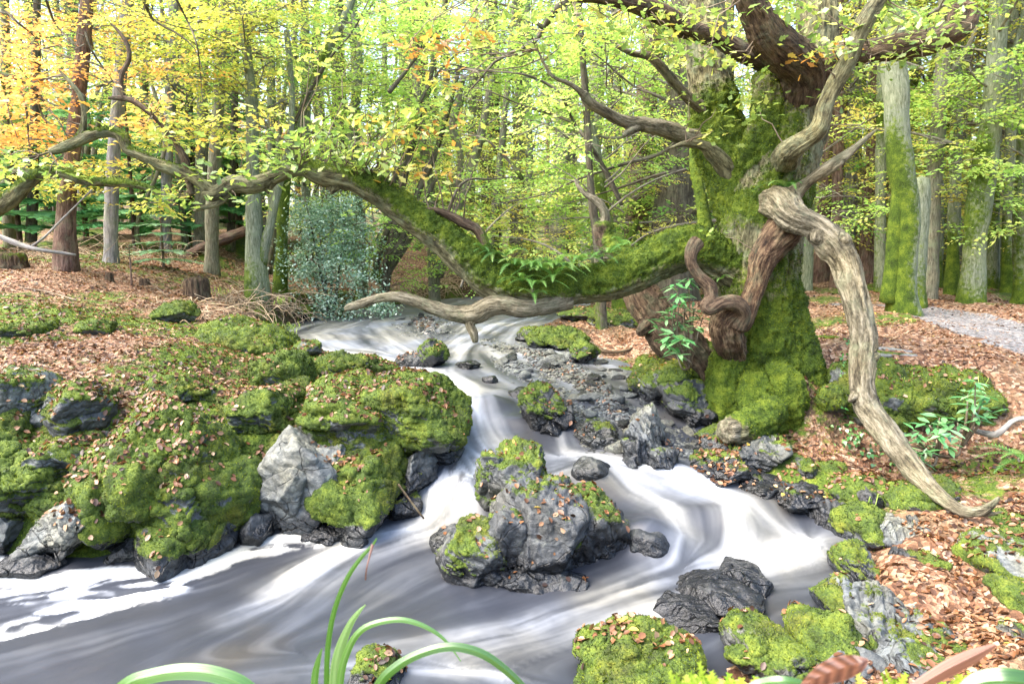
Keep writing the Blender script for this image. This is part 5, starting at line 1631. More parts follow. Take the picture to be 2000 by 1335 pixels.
for i, (bx, tx, w_, Y, m, mo, cr, cc) in enumerate([(60,72,18,12,DARKB,0,'s','orange'),(20,10,20,13,GREYB,0,'s','yellow'),(270,285,16,15,DARKB,0,'d','yellow'),(365,372,14,14,DARKB,.1,'b','green'),(390,398,22,13,GREYB,0,'c','lime'),(450,462,14,14,DARKB,.1,'a','lime'),
        (535,528,18,13,MOSSYB,.2,'c','yellow'),(600,596,20,14,MOSSYB,.3,'a','lime'),(640,660,16,15,GREYB,0,'b','yellow'),(680,664,20,16,DARKB,.1,'c','lime'),(-30,-40,30,9,REDB,-.3,'s','orange'),(-90,-80,34,11,GREYB,0,'a','yellow'),(585,575,12,18,DARKB,0,'d','lime'),(150,165,12,17,PALEB,0,'a','yellow')]):
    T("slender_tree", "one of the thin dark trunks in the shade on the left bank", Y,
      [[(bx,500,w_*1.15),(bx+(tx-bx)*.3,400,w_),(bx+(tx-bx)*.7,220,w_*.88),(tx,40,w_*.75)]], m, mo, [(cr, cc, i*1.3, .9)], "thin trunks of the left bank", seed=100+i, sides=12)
for i, (bx, tx, w_, Y, m, mo, cr, cc) in enumerate([(915,925,16,17,GREYB,0,'a','lime'),(945,1000,14,15,GREYB,0,'b','lime'),(960,930,16,18,DARKB,.1,'c','lime'),(1000,1015,18,19,GREYB,0,'b','yellow'),(1040,1030,16,17,MOSSYB,.2,'a','lime'),(1080,1096,18,20,GREYB,0,'c','yellow'),
        (1105,1100,14,16,DARKB,0,'u','yellow'),(880,870,14,20,DARKB,.1,'a','yellow'),(760,750,14,20,GREYB,0,'b','lime'),(800,812,14,22,DARKB,0,'c','yellow'),(1290,1292,14,18,DARKB,0,'b','lime'),(1200,1206,14,20,GREYB,0,'a','lime'),(1420,1425,22,15,GREYB,0,'b','yellow'),(1395,1390,24,13,GREYB,0,'c','yellow')]):
    T("slender_tree", "one of the thin pale trunks far behind the mossy bough", Y,
      [[(bx,560,w_*1.15),(bx+(tx-bx)*.3,440,w_),(bx+(tx-bx)*.7,250,w_*.88),(tx,60,w_*.75)]], m, mo, [(cr, cc, i*1.7, .9)], "thin trunks far behind the bough", seed=130+i, sides=10)

# the deeper wood: copies of a few whole trees
def far_trees():
    rr = np.random.RandomState(77)
    protos = []
    for k, (cr, mat, cc) in enumerate([('f1', DARKB, 'lime'), ('f2', DARKB, 'yellow'), ('f1', MOSSYB, 'yellow'), ('f2', REDB, 'lime')]):
        q = np.array([(0, 0, -.3, .26), (.05, 0, 1, .20), (.1, .05, 5, .17), (.0, .1, 10, .12), (.1, .1, 17, .04)])
        me = trunk_mesh("trunk", [q], mat, None, (0, 0, 0), .1, sides=8, seed=k)
        protos.append((me.data, cr, cc)); bpy.data.objects.remove(me)
    spots = []
    tries = 0
    while len(spots) < 85 and tries < 6000:
        tries += 1
        Y = rr.uniform(18, 62); x = rr.uniform(-.95, .95) * Y
        if sdist(np.array([[x, Y]]))[0] < .8: continue
        if all((x - a) ** 2 + (Y - b) ** 2 > (1.6 + Y * .03) ** 2 for a, b in spots): spots.append((x, Y))
    for x, y in spots:
        k = rr.randint(0, 4); me, cr, cc = protos[k]
        u = x / y
        if u < -.25 and rr.rand() < .5: cc = rr.choice(['yellow', 'yellow', 'green', 'orange'])
        elif abs(u + .05) < .2 and rr.rand() < .6: cc = 'lime'
        elif u > .3 and rr.rand() < .6: cc = 'yellow'
        t = thing("woodland_tree", "one of the many slim trees of the deep autumn wood beyond the stream", "tree", (x, y, Hs(x, y)), "trees of the deep wood", rr.uniform(0, 6.28))
        o = bpy.data.objects.new("trunk", me); COL.objects.link(o); o.parent = t
        s = rr.uniform(.75, 1.25); o.scale = (s * rr.uniform(.7, 1.1),) * 2 + (s,)
        add_crown(t, cr, cc, rr.uniform(0, 6), s * rr.uniform(.8, 1.1))
    # undergrowth saplings with low leaves
    for i in range(44):
        Y = rr.uniform(10, 24); x = rr.uniform(-.85, .85) * Y
        q = np.array([[x, Y]])
        if sdist(q)[0] < .7 or pathmask(q)[0] > .1: continue
        if x / Y > .25 and Y < 13: continue
        t = thing("sapling", "low leafy sapling in the undergrowth between the trunks", "sapling", (x, Y, Hs(x, Y)), "saplings of the undergrowth", rr.uniform(0, 6))
        st = np.array([(0, 0, -.1, .03), (.03, .02, 1.2, .02), (0, .05, 3.0, .01)])
        trunk_mesh("stem", [st], BRM, t, (0, 0, 0), 0, sides=6, seed=i, flare=0)
        add_crown(t, 'u', rr.choice(['yellow', 'lime', 'lime', 'green'] if x > -2 else ['green', 'orange', 'yellow', 'dark']), rr.uniform(0, 6), rr.uniform(.7, 1.15))
    # far-off wood that reads as one mass
    n = 6000
    Y = rr.uniform(58, 105, n); x = rr.uniform(-1.05, 1.05, n) * Y
    top = 12 + 5 * fbm(np.c_[x * .07, Y * .07], 3, seed=5)
    z = Hn(np.c_[x, Y]) + top * rr.rand(n) ** .8
    dens = fbm(np.c_[x * .16, Y * .16, z * .22], 3, seed=8) > -.18
    pos = np.c_[x, Y, z][dens]
    V, F, r = spray_mesh(pos, rr.uniform(0, 6.28, len(pos)), rr, [make_spray(40, n=7, L=2.0, ls=.75)], 1.0)
    tag(mk("distant_wood", V, F, LEAFS['yellow'], smooth=False, attrs=dict(rnd=r)), "pale yellow-green mass of treetops behind the deep wood", "wood", kind="stuff")


far_trees()

def branches_px(t, rows, mat, seed):
    """separate bare branches of a tree; rows: (Y, width px, [(px, py), ...])"""
    o = np.array(t.location[:]); rr = np.random.RandomState(seed)
    for Y, w_, pts in rows:
        n = len(pts)
        q = px_path([(x, y, Y + .12 * rr.normal(), max(1.2, w_ * (1 - .8 * i / (n - 1)))) for i, (x, y) in enumerate(pts)])[:, :4]
        trunk_mesh("branch", [q], mat, t, o, -.1, sides=6, seed=seed, flare=0, rough=.1)


# slim stems, many of them crooked, filling the middle distance
def slim_stems():
    rr = np.random.RandomState(909)
    for i in range(96):
        px = rr.uniform(-60, 1420) if i < 62 else rr.uniform(1560, 2050)
        Y = rr.uniform(12, 26)
        lean = rr.normal() * 50 + (30 if 450 < px < 1000 else 0)
        w_ = rr.uniform(5, 13) * (14 / Y) ** .5
        if sdist(np.array([[ray(px, 560)[0] * Y, Y]]))[0] < .4: continue
        c = rr.normal(size=3) * 14
        stem = [(px, 560, w_ * 1.1), (px + lean * .2 + c[0], 430, w_), (px + lean * .5 + c[1], 280, w_ * .85), (px + lean * .8 + c[2], 130, w_ * .7), (px + lean, 0, w_ * .5)]
        paths = [stem]
        for b in range(rr.randint(1, 4)):
            k = rr.randint(1, 4); bx, by = stem[k][0], stem[k][1]; d = rr.choice([-1, 1]) * rr.uniform(30, 90)
            paths.append([(bx, by, w_ * .45), (bx + d * .5, by - 50, w_ * .35), (bx + d + rr.normal() * 10, by - 110, w_ * .25), (bx + d * 1.3, max(by - 190, 12), w_ * .12)])
        mat = (DARKB, GREYB, MOSSYB, DARKB)[rr.randint(4)]
        T("slim_tree", "one of the slim crooked stems rising among the yellow-green leaves", Y, paths, mat, rr.uniform(-.1, .35), [('s', rr.choice(['lime', 'yellow', 'green']), rr.uniform(0, 6), rr.uniform(.6, .9))] if i % 2 else [], "slim stems of the middle distance", seed=300 + i, sides=8)


slim_stems()

# leafy sprays hanging close by: blobs in photo space, each an actual cluster in the wood
def foliage_blobs(t, colr, blobs, seed, sprays=SPRAYS, scale=1.0, anchor=None, part="foliage"):
    rr = np.random.RandomState(seed)
    o = np.array(t.location[:])
    ps, az = [], []
    br = Acc()
    for (px, py, Y, rx, ry, n) in blobs:
        c = np.array(P(px, py, Y)[:])
        a0 = np.array(anchor) if anchor is not None else c + np.array([rr.uniform(-1, 1), .5, .6])
        k = mpp(Y)
        for i in range(n):
            g = rr.normal(size=3) * .5
            p = c + np.array([g[0] * rx * k, g[1] * rx * k * .8, g[2] * ry * k])
            ps.append(p); az.append(math.atan2(*(p - a0)[[1, 0]]) + rr.uniform(-.8, .8))
        for i in range(max(2, n // 6)):
            g = rr.normal(size=3) * .45
            e = c + np.array([g[0] * rx * k, g[1] * rx * k, g[2] * ry * k])
            s = c + np.array([rr.choice([-1, 1]) * rx * k * .9, .3, rr.uniform(-.2, .6) * ry * k])
            m = (s + e) / 2 + rr.normal(size=3) * .08
            V, F, s_, th, r = tube(catmull(np.array([(*s, .008), (*m, .006), (*e, .003)]), 7), 4, cap=False)
            br.add(V - o, F, bk=np.c_[s_, r * np.cos(th), r * np.sin(th)], moss=np.full(len(V), -.2))
    V, F, r = spray_mesh(np.array(ps), np.array(az), rr, sprays, scale)
    mk(part, V - o, F, LEAFS[colr], t, smooth=False, attrs=dict(rnd=r))
    br.build("twigs", BRM, t)


def off_tree(name, label, x, y, seed, mat=GREYB):
    z = Hs(x, y)
    t = thing(name, label, "tree", (x, y, z))
    trunk_mesh("trunk", [np.array([(x, y, z - .1, .22), (x, y, z + 1.5, .18), (x + .1, y, z + 5, .14), (x, y, z + 10, .07)])], mat, t, (x, y, z), .1, seed=seed)
    return t


ot = off_tree("beech_tree", "beech with glowing orange leaves spreading in from the upper left corner", -8.3, 8.5, 201)
foliage_blobs(ot, 'orange', [(50,80,8.5,90,60,36),(110,150,8.5,90,50,36),(60,200,8,80,40,30),(30,270,8,60,30,20),(160,40,9,110,40,26),(290,150,9,70,30,14),(120,260,8.5,70,24,20),(250,240,8.5,60,20,14)], 301)
foliage_blobs(ot, 'yellow', [(430,60,9.5,110,50,60),(330,100,9.5,90,50,50),(420,160,9.5,80,40,40),(230,60,9.5,80,50,40),(340,250,9,70,30,34),(450,250,9,60,30,24),(500,30,9.5,80,40,40),(220,340,9,50,30,20),(90,360,9,70,30,30),(280,400,8.5,40,20,14)], 302, part="yellow_foliage")
ot2 = off_tree("hazel_tree", "leafy lime-green hazel behind the midstream gap under the bough", 1.5, 13.5, 202, MOSSYB)
foliage_blobs(ot2, 'lime', [(950,450,11,90,50,60),(1050,400,10.5,100,50,80),(1120,470,10.5,90,40,60),(1000,520,11,100,30,50),(1180,400,11,80,40,50),(880,520,12,60,30,30),(1250,460,11,60,40,34),(1080,330,10.5,90,30,50),(940,360,11,70,30,40),(1210,330,11,80,30,50),(1280,390,11,60,30,40)], 303)
foliage_blobs(ot2, 'yellow', [(1010,460,12,120,50,50),(1130,540,12,80,20,30),(900,440,12,70,40,40),(1230,520,12,60,30,30)], 304, part="yellow_foliage")
ot3 = off_tree("beech_tree", "beech whose lime sprays fill the top centre behind the oak's limbs", 1.0, 15.0, 203)
foliage_blobs(ot3, 'lime', [(760,60,10,110,50,80),(900,40,10,110,40,80),(1030,80,10,100,50,80),(1150,130,10,100,40,70),(1250,180,10.5,90,40,60),(950,140,10,90,40,60),(1090,230,10.5,90,40,60),(680,130,11,80,50,50),(780,180,11,70,40,40),(620,60,11,70,50,40)], 305, anchor=None)
ot4 = off_tree("beech_tree", "beech reaching flat green sprays over the path at the far right", 9.5, 9.5, 204)
foliage_blobs(ot4, 'lime', [(1950,230,9.5,60,24,40),(1900,180,10,70,30,40),(1980,120,9,60,30,40),(1860,300,10,70,20,34),(1940,330,9.5,80,16,40),(1980,400,9.5,50,16,24),(1880,370,10,60,16,24),(1960,450,9.5,60,14,20),(1700,410,9.5,60,10,16),(1620,440,10,50,10,12),(1800,180,10.5,60,30,40),(1850,230,10,60,24,30)], 306)
foliage_blobs(ot4, 'yellow', [(1700,230,12,90,60,70),(1800,330,12,90,50,70),(1900,420,12,90,50,60),(1640,320,13,80,60,60),(1720,450,13,80,50,60),(1640,500,14,70,30,40),(1850,500,13,80,30,40),(1950,520,12,60,30,30),(1960,60,12,80,40,60),(1780,60,12,80,40,60),(1600,520,17,70,30,50),(1700,530,18,80,30,50),(1800,530,18,80,30,50),(1900,520,17,80,30,50),(1970,480,17,60,40,40),(1640,440,18,80,50,50),(1760,420,18,80,50,50)], 307, part="yellow_foliage")

branches_px(ot, [(8.0,9,[(-20,138),(30,152),(65,172),(95,212),(120,245),(140,285)]),(8.0,5,[(0,10),(35,45),(70,75),(85,120)]),(8.2,5,[(90,0),(110,50),(150,90),(170,130)]),(8.4,6,[(280,0),(300,40),(340,62),(380,95),(400,150)]),
                 (8.4,5,[(345,0),(368,45),(385,90),(392,150),(396,200)]),(7.8,5,[(0,145),(12,190),(20,230),(35,270)]),(7.8,5,[(35,160),(52,215),(56,270),(60,310)]),(8.2,5,[(68,170),(85,230),(110,245)]),(9,5,[(160,40),(180,100),(215,150),(240,190)])], DARKB, 501)
branches_px(ot3, [(8.5,16,[(1130,-10),(1090,15),(1062,55),(1040,85),(1000,104),(965,122),(942,150),(915,180)]),(8.5,9,[(1060,55),(1020,22),(985,10),(940,0)]),(8.5,8,[(942,150),(930,140),(900,135),(860,140)]),
                  (9,11,[(1215,400),(1180,330),(1150,280),(1122,242),(1098,190),(1070,165),(1020,145),(940,138),(880,125)]),(9,8,[(1120,240),(1085,225),(1040,212),(1005,200),(960,180),(920,170)]),
                  (9,9,[(1020,350),(1000,320),(975,296),(945,270),(900,262)]),(9.5,7,[(860,460),(900,360),(960,350),(1010,345)]),(9,8,[(1340,260),(1290,300),(1220,320),(1130,350),(1060,380),(960,400)]),(9,7,[(1340,230),(1290,190),(1240,170),(1180,120),(1140,90)]),
                  (9,8,[(1350,330),(1290,340),(1200,370),(1100,400)]),(10,8,[(760,180),(800,130),(850,60),(880,0)]),(10,7,[(820,200),(850,150),(900,100),(960,70)]),(10,9,[(560,270),(600,190),(640,120),(690,60),(720,0)])], DARKB, 502)
branches_px(ot2, [(9.5,8,[(1340,180),(1270,150),(1200,130),(1130,110)]),(9.5,8,[(1400,430),(1320,440),(1260,460),(1200,500),(1120,505)]),(10,7,[(1310,430),(1230,435),(1150,425),(1060,430)]),(10,7,[(1150,560),(1100,500),(1040,470),(960,460)]),
                  (10,6,[(1280,250),(1200,270),(1120,260),(1040,290)]),(10,6,[(900,560),(930,480),(980,420),(1040,380)]),(10.5,6,[(850,420),(900,440),(950,480)])], BRM, 503)
# ------------------------------------------------------------------ shrubs, ferns, firs, stumps
HOLLYM = leaf_mat("holly_leaves", [(0, (.10, .22, .14)), (.5, (.30, .47, .36)), (.8, (.50, .66, .56)), (1, (.68, .80, .74))], .4, .10, .4)
RHODOM = leaf_mat("rhododendron_leaves", [(0, (.05, .20, .07)), (.5, (.13, .36, .12)), (1, (.30, .54, .24))], .3, .14, .3)
FERNM = leaf_mat("fern_fronds", [(0, (.05, .14, .03)), (.6, (.11, .25, .05)), (1, (.22, .34, .09))], .4, .04)
IVYM = leaf_mat("ivy_leaves", [(0, (.02, .10, .02)), (.5, (.06, .22, .04)), (1, (.20, .40, .12))], .3, .1, .35)
DIA = np.array([(0, 0, 0), (.45, .3, .03), (1, 0, -.02), (.45, -.3, .03)]); DIAF = np.array([(0, 1, 2), (0, 2, 3)])


def holly():
    rr = np.random.RandomState(9)
    b = onground(650, 592); Y = 10.6
    x, y = float(ray(640, 590)[0] * Y), Y
    z = Hs(x, y)
    t = thing("holly_bush", "dense blue-green holly bush hanging over the bank at the stream bend", "bush", (x, y, z))
    cl = [(620,430,52,40),(650,490,80,50),(700,560,50,40),(590,480,45,40),(640,540,80,50),(600,385,34,30),(668,420,50,36),(690,602,50,26),(580,540,40,34),(715,500,36,40),(640,380,40,30),(630,600,60,24)]
    pos = []
    k = mpp(Y)
    cl = [(a + rr.normal() * 12, b + rr.normal() * 10, c * rr.uniform(.6, 1.15), d * rr.uniform(.6, 1.15)) for a, b, c, d in cl] + [(610 + rr.rand() * 110, 385 + rr.rand() * 215, rr.uniform(18, 34), rr.uniform(14, 26)) for _ in range(9)]
    for cx, cy, rx, ry in cl:
        c = np.array(P(cx, cy, Y)[:])
        for i in range(int(rx * .2) + 2):
            v = rr.normal(size=3) * .62
            cc = c + v * np.array([rx * k, rx * k * .9, ry * k])
            pos.append(cc + rr.normal(size=(rr.randint(20, 110), 3)) * rr.uniform(.06, .13))
    pos = np.vstack(pos)
    n = len(pos)
    V, F, r = stamp(DIA, DIAF, pos, rotmats(rr.uniform(0, 6.28, n), rr.normal(.2, .5, n), rr.normal(0, .6, n)), rr.uniform(.035, .06, n), rr.rand(n))
    mk("foliage", V - [x, y, z], F, HOLLYM, t, smooth=False, attrs=dict(rnd=r))
    for cx, cy, rx, ry in cl[:8]:
        e = P(cx, cy, Y)
        q = np.array([(x + rr.uniform(-.1, .1), y, z - .05, .03), ((x + e.x) / 2, y + .1, (z + e.z) / 2, .018), (e.x, e.y, e.z, .008)])
        trunk_mesh("stem", [q], DARKB, t, (x, y, z), .0, sides=6, flare=0)
    return pos


holly()


def rhodo(label, base, tips, seed, ls=.13, nl=9):
    rr = np.random.RandomState(seed)
    t = thing("rhododendron", label, "shrub", base[:])
    b = np.array(base[:])
    paths = []; V_, F_, R_, n0 = [], [], [], 0
    LT = np.array([(0,0,0),(.25,.10,.02),(.6,.15,.02),(1,0,-.06),(.6,-.15,.02),(.25,-.10,.02),(.5,0,-.0)]); LTF = np.array([(6,0,1),(6,1,2),(6,2,3),(6,3,4),(6,4,5),(6,5,0)])
    for tp in tips:
        e = np.array(P(*tp)[:])
        m = (b + e) / 2 + rr.normal(size=3) * .04
        paths.append(np.array([(*b, .009), (*m, .007), (*e, .004)]))
        a = np.arange(nl) * 2.4 + rr.uniform(0, 6)
        R = rotmats(a, rr.normal(.15, .3, nl), rr.normal(0, .2, nl))
        V, F, r = stamp(LT, LTF, e + rr.normal(size=(nl, 3)) * .012, R, ls * rr.uniform(.7, 1.15, nl), rr.rand(nl))
        V_.append(V); F_.append(F + n0); R_.append(r); n0 += len(V)
    mk("foliage", np.vstack(V_) - b, np.vstack(F_), RHODOM, t, attrs=dict(rnd=np.concatenate(R_)))
    trunk_mesh("stems", paths, TWIG, t, b, -.5, sides=6, flare=0)


rr = np.random.RandomState(3)
rhodo("glossy rhododendron sprouting between the leaning trunk and the oak", P(1345, 720, 5.4),
      [(x, y, 5.2 + rr.uniform(-.15, .15)) for x, y in [(1318,560),(1340,575),(1325,600),(1300,625),(1330,630),(1355,605),(1312,655),(1340,660),(1325,690),(1300,668),(1358,640),(1290,640),(1345,545),(1322,575),(1372,620),(1308,610),(1330,665),(1318,680)]], 11, .12)
rhodo("rhododendron shoots with spread leaf whorls in front of the mossy path wall", P(1880, 870, 4.6),
      [(x, y, 4.55 + rr.uniform(-.1, .1)) for x, y in [(1900,790),(1925,770),(1910,815),(1930,800),(1890,770),(1905,750)]], 12, .12)
rhodo("rhododendron spreading at the foot of the path wall right of the arching dead limb", P(1830, 890, 4.55),
      [(x, y, 4.45 + rr.uniform(-.12, .12)) for x, y in [(1790,845),(1810,870),(1795,900),(1830,850),(1850,840),(1870,825),(1835,815),(1815,830),(1780,870),(1850,870),(1800,880)]], 13, .12)


def frond_mesh(p0, d, L, wid, rr, droop=.5, n=18):
    """arched fern frond with paired pinnae"""
    d = np.asarray(d, float); d /= np.linalg.norm(d)
    pts = []; p = np.array(p0, float); dd = d.copy()
    for i in range(n + 1):
        pts.append(p.copy()); p = p + dd * L / n; dd = dd + np.array([0, 0, -droop / n]); dd /= np.linalg.norm(dd)
    pts = np.array(pts)
    side = np.cross(d, [0, 0, 1.0]); side /= np.linalg.norm(side) + 1e-9
    V, F = [], []
    for i in range(1, n + 1):
        u = i / n
        w_ = wid * math.sin(min(1, u * 1.9 + .12) * math.pi * .5) * (1 - u) ** .75 + .004
        f = pts[i] - pts[i - 1]; fl = np.linalg.norm(f); f = f / fl
        up = np.cross(side, f)
        for s in (-1, 1):
            t = side * s + f * .35 + up * .08; t /= np.linalg.norm(t)
            k = len(V)
            b = pts[i]
            V += [b - f * fl * .42, b + t * w_ * .5 - f * fl * .22 , b + t * w_, b + t * w_ * .5 + f * fl * .25, b + f * fl * .2]
            F += [(k, k + 1, k + 3), (k + 1, k + 2, k + 3), (k, k + 3, k + 4)]
    k = len(V)
    for i in range(n + 1):
        V += [pts[i] - side * .002, pts[i] + side * .002]
    for i in range(n):
        a = k + 2 * i; F += [(a, a + 1, a + 3), (a, a + 3, a + 2)]
    return np.array(V), np.array(F)


def fern(label, base, n, L, seed, az0=0, spread=6.28, up=.7, group=None):
    rr = np.random.RandomState(seed)
    t = thing("fern", label, "fern", base[:], group)
    for i in range(n):
        a = az0 + spread * (i / n - .5) + rr.uniform(-.2, .2)
        d = (math.cos(a), math.sin(a), up + rr.uniform(-.3, .3))
        V, F = frond_mesh((0, 0, 0), d, L * rr.uniform(.7, 1.1), L * .17, rr, droop=1.3)
        mk("frond", V, F, FERNM, t, smooth=False, attrs=dict(rnd=np.full(len(V), rr.rand())))


FG = "polypody ferns growing on the mossy bough"
for i, (px, py, Y, n, L) in enumerate([(985,500,5.1,9,0.29),(1010,520,5.05,10,0.32),(1035,525,5.05,10,0.35),(1060,528,5.0,10,0.35),(1085,522,5.05,10,0.32),(1110,520,5.1,9,0.29),(1135,510,5.15,9,0.29),(1020,550,4.93,8,0.26),(1050,555,4.92,8,0.26),(1080,540,4.95,8,0.29),(1040,575,4.9,7,0.23),(960,500,5.1,7,0.23),(1165,505,5.2,8,0.26),(1190,495,5.2,8,0.26),(940,485,5.1,6,0.20)]):
    fern("small green fern rooted in the moss of the long bough", P(px, py, Y), n, L, 400 + i, az0=-1.2, spread=5, group=FG)
fern("fern tuft on the ledge where the arching dead limb leaves the trunk", P(1535, 368, 5.2), 11, .3, 420, az0=-1.57, spread=5.5)
fern("little fern on the oak trunk beside the curled dead limb", P(1408, 545, 5.15), 5, .14, 421, az0=-1.8, spread=3)
fern("bright fern at the right edge under the path bank", P(2000, 900, 4.3), 8, .35, 422, az0=3.3, spread=3.5)
fern("fern behind the mossy bough near the crooked trunk", P(1215, 480, 6.0), 7, .3, 423)
fern("small fern on the mossy clump above the half-bare round stone", P(1945, 1030, 3.9), 7, .13, 424)


def ivy():
    rr = np.random.RandomState(31)
    c = [(1660,860,5.0,30,30,150),(1690,890,4.9,34,24,170),(1640,830,5.1,14,40,90),(1710,920,4.8,24,16,90),(1740,905,4.75,20,16,60),(1620,850,5.15,14,26,50),(1650,700,5.2,12,30,30),(1672,880,4.95,44,34,130),(1760,860,4.85,30,24,40)]
    ps = []
    for px, py, Y, rx, ry, n in c:
        for i in range(n):
            g = rr.normal(size=2) * .6
            ps.append(P(px + g[0] * rx, py + g[1] * ry, Y + rr.normal() * .08)[:])
    ps = np.array(ps); n = len(ps)
    T5 = np.array([(0,0,0),(.15,.42,0),(.5,.28,.03),(1,0,0),(.5,-.28,.03),(.15,-.42,0)]); TF = np.array([(0,1,2),(0,2,3),(0,3,4),(0,4,5)])
    V, F, r = stamp(T5, TF, ps, rotmats(rr.uniform(3.5, 6, n), rr.normal(.5, .4, n), rr.normal(0, .5, n)), rr.uniform(.022, .045, n), rr.rand(n))
    b = P(1680, 900, 4.95)
    t = thing("ivy", "ivy trailing down the dark hollow between oak and arching limb", "ivy", b[:])
    mk("foliage", V - np.array(b[:]), F, IVYM, t, smooth=False, attrs=dict(rnd=r))
    paths = []
    for k in range(5):
        q = px_path([(1625 + k * 12, 740, 5.25, 2.5), (1640 + k * 10, 800, 5.15, 2.5), (1650 + k * 14, 860, 5.0, 2), (1670 + k * 16, 910, 4.85, 1.5)])[:, :4]
        q[:, :3] += rr.normal(size=(4, 3)) * .02
        paths.append(q)
    trunk_mesh("stems", paths, TWIG, t, b[:], -.5, sides=5, flare=0)


ivy()


def fir(label, x, y, H, R, seed, mat, tiers, name="fir_tree", droop=.25, dens=1.0, z0=.1):
    rr = np.random.RandomState(seed)
    z = Hs(x, y)
    t = thing(name, label, "conifer", (x, y, z))
    trunk_mesh("trunk", [np.array([(0, 0, -.05, H * .014 + .006), (0, 0, H * .5, H * .009 + .004), (0, 0, H, .004)])], REDB, t, (0, 0, 0), -.5, sides=7, flare=.2)
    V_, F_, R_, n0 = [], [], [], 0
    for k in range(tiers):
        u = (k + .5) / tiers
        h = z0 * H + (1 - z0) * H * u
        nb = 6 if u < .8 else 4
        for b in range(nb):
            a = b * 6.28 / nb + k * .7 + rr.uniform(-.3, .3)
            L = R * (1 - u) ** .8 * rr.uniform(.75, 1.1) + .05 * R
            V, F = frond_mesh((0, 0, h), (math.cos(a), math.sin(a), .25 - droop), L, L * .42, rr, droop=droop, n=max(8, int(L * 26 * dens)))
            V = V + rr.normal(size=V.shape) * .012 * L
            V_.append(V); F_.append(F + n0); R_.append(np.full(len(V), rr.rand())); n0 += len(V)
    mk("boughs", np.vstack(V_), np.vstack(F_), mat, t, smooth=False, attrs=dict(rnd=np.concatenate(R_)))


def at(px, py, Y): r = ray(px, py)[0]; return float(r * Y), Y


fir("young fir with pale feathery boughs at the top of the leaf slope", *at(318, 490, 10.3), 1.15, .62, 1, LEAFS['palefir'], 8)
fir("dark green fir behind the tall pale grey trunk", *at(265, 480, 12.5), 3.2, 1.3, 2, LEAFS['fir'], 12)
fir("dark fir in the shade between the young fir and the mossy pair", *at(390, 480, 14), 3.4, 1.5, 3, LEAFS['fir'], 12)
fir("dark fir filling the shade left of the thick red-brown trunk", *at(40, 480, 12), 3.0, 1.4, 4, LEAFS['fir'], 12)
fir("shadowy fir far behind the red-brown trunk", *at(170, 480, 15), 4.0, 1.7, 5, LEAFS['fir'], 12)
fir("shadowy fir behind the mossy pair of stems", *at(470, 480, 15), 4.2, 1.7, 6, LEAFS['fir'], 12)
fir("tiny spindly conifer seedling standing alone on the leaf slope", *at(258, 560, 9.0), .48, .15, 7, LEAFS['palefir'], 4, name="conifer_seedling", z0=.7)


# stumps
def stump(label, px, py, w_, h_, seed, mat=OAKD, moss=-.5):
    p = onground(px, py)
    k = mpp(p.y)
    rr = np.random.RandomState(seed)
    V, F = ICO[5]
    r = w_ / 2 * k; h = h_ * k
    a = np.arctan2(V[:, 1], V[:, 0])
    flare = 1 + .7 * np.clip(-V[:, 2], 0, 1) ** 2 * (1 + .5 * np.cos(a * 5 + seed))
    z = np.clip(V[:, 2], -.7, .55 + .25 * ridged(np.c_[V[:, :2] * 4, V[:, 2] * 0], 3, seed=seed))
    rad = np.hypot(V[:, 0], V[:, 1]) ** .5
    U = np.c_[np.cos(a) * rad * flare, np.sin(a) * rad * flare, z]
    U[:, :2] *= (1 + .12 * ridged(np.c_[np.cos(a) * 5, np.sin(a) * 5, U[:, 2] * .6], 3, seed=seed))[:, None]
    U = U * np.array([r, r, h / 1.3]) + np.array([0, 0, .5 * h / 1.3])
    o = mk("tree_stump", U, F, mat, attrs=dict(bk=np.c_[U[:, 2], U[:, 0], U[:, 1]], moss=moss + .4 * fbm(U * 6, 3) + np.clip(V[:, 2], 0, 1) * .3), loc=p)
    tag(o, label, "stump")


stump("rotting dark purple-brown stump standing in the leaves of the left slope", 385, 580, 46, 40, 1)
stump("mossy cut stump at the left edge by the fallen branch", 26, 520, 46, 28, 2, moss=.2)
stump("short dark snag on the slope left of the seedling", 215, 550, 14, 18, 3)
stump("small rotten stump just left of the big dark stump", 283, 555, 18, 12, 4)


def stick(name, label, cat, paths, mat, group=None, on=True, seed=0, moss=-.4, sides=7):
    """woody piece lying about; px rows: px, py, Y or 0 for on the ground, width px"""
    qs = []
    for pth in paths:
        r = []
        for a in pth:
            if a[2] == 0:
                g = onground(a[0], a[1], True); r.append((g.x, g.y, g.z + .015, a[3] / 2 * mpp(g.y)))
            else:
                g = P(a[0], a[1], a[2]); r.append((g.x, g.y, g.z, a[3] / 2 * mpp(a[2])))
        qs.append(np.array(r))
    o0 = qs[0][0, :3]
    o = trunk_mesh(name, qs, mat, None, o0, moss, sides=sides, rough=.12, seed=seed, flare=0)
    o.location = o0
    return tag(o, label, cat, group)


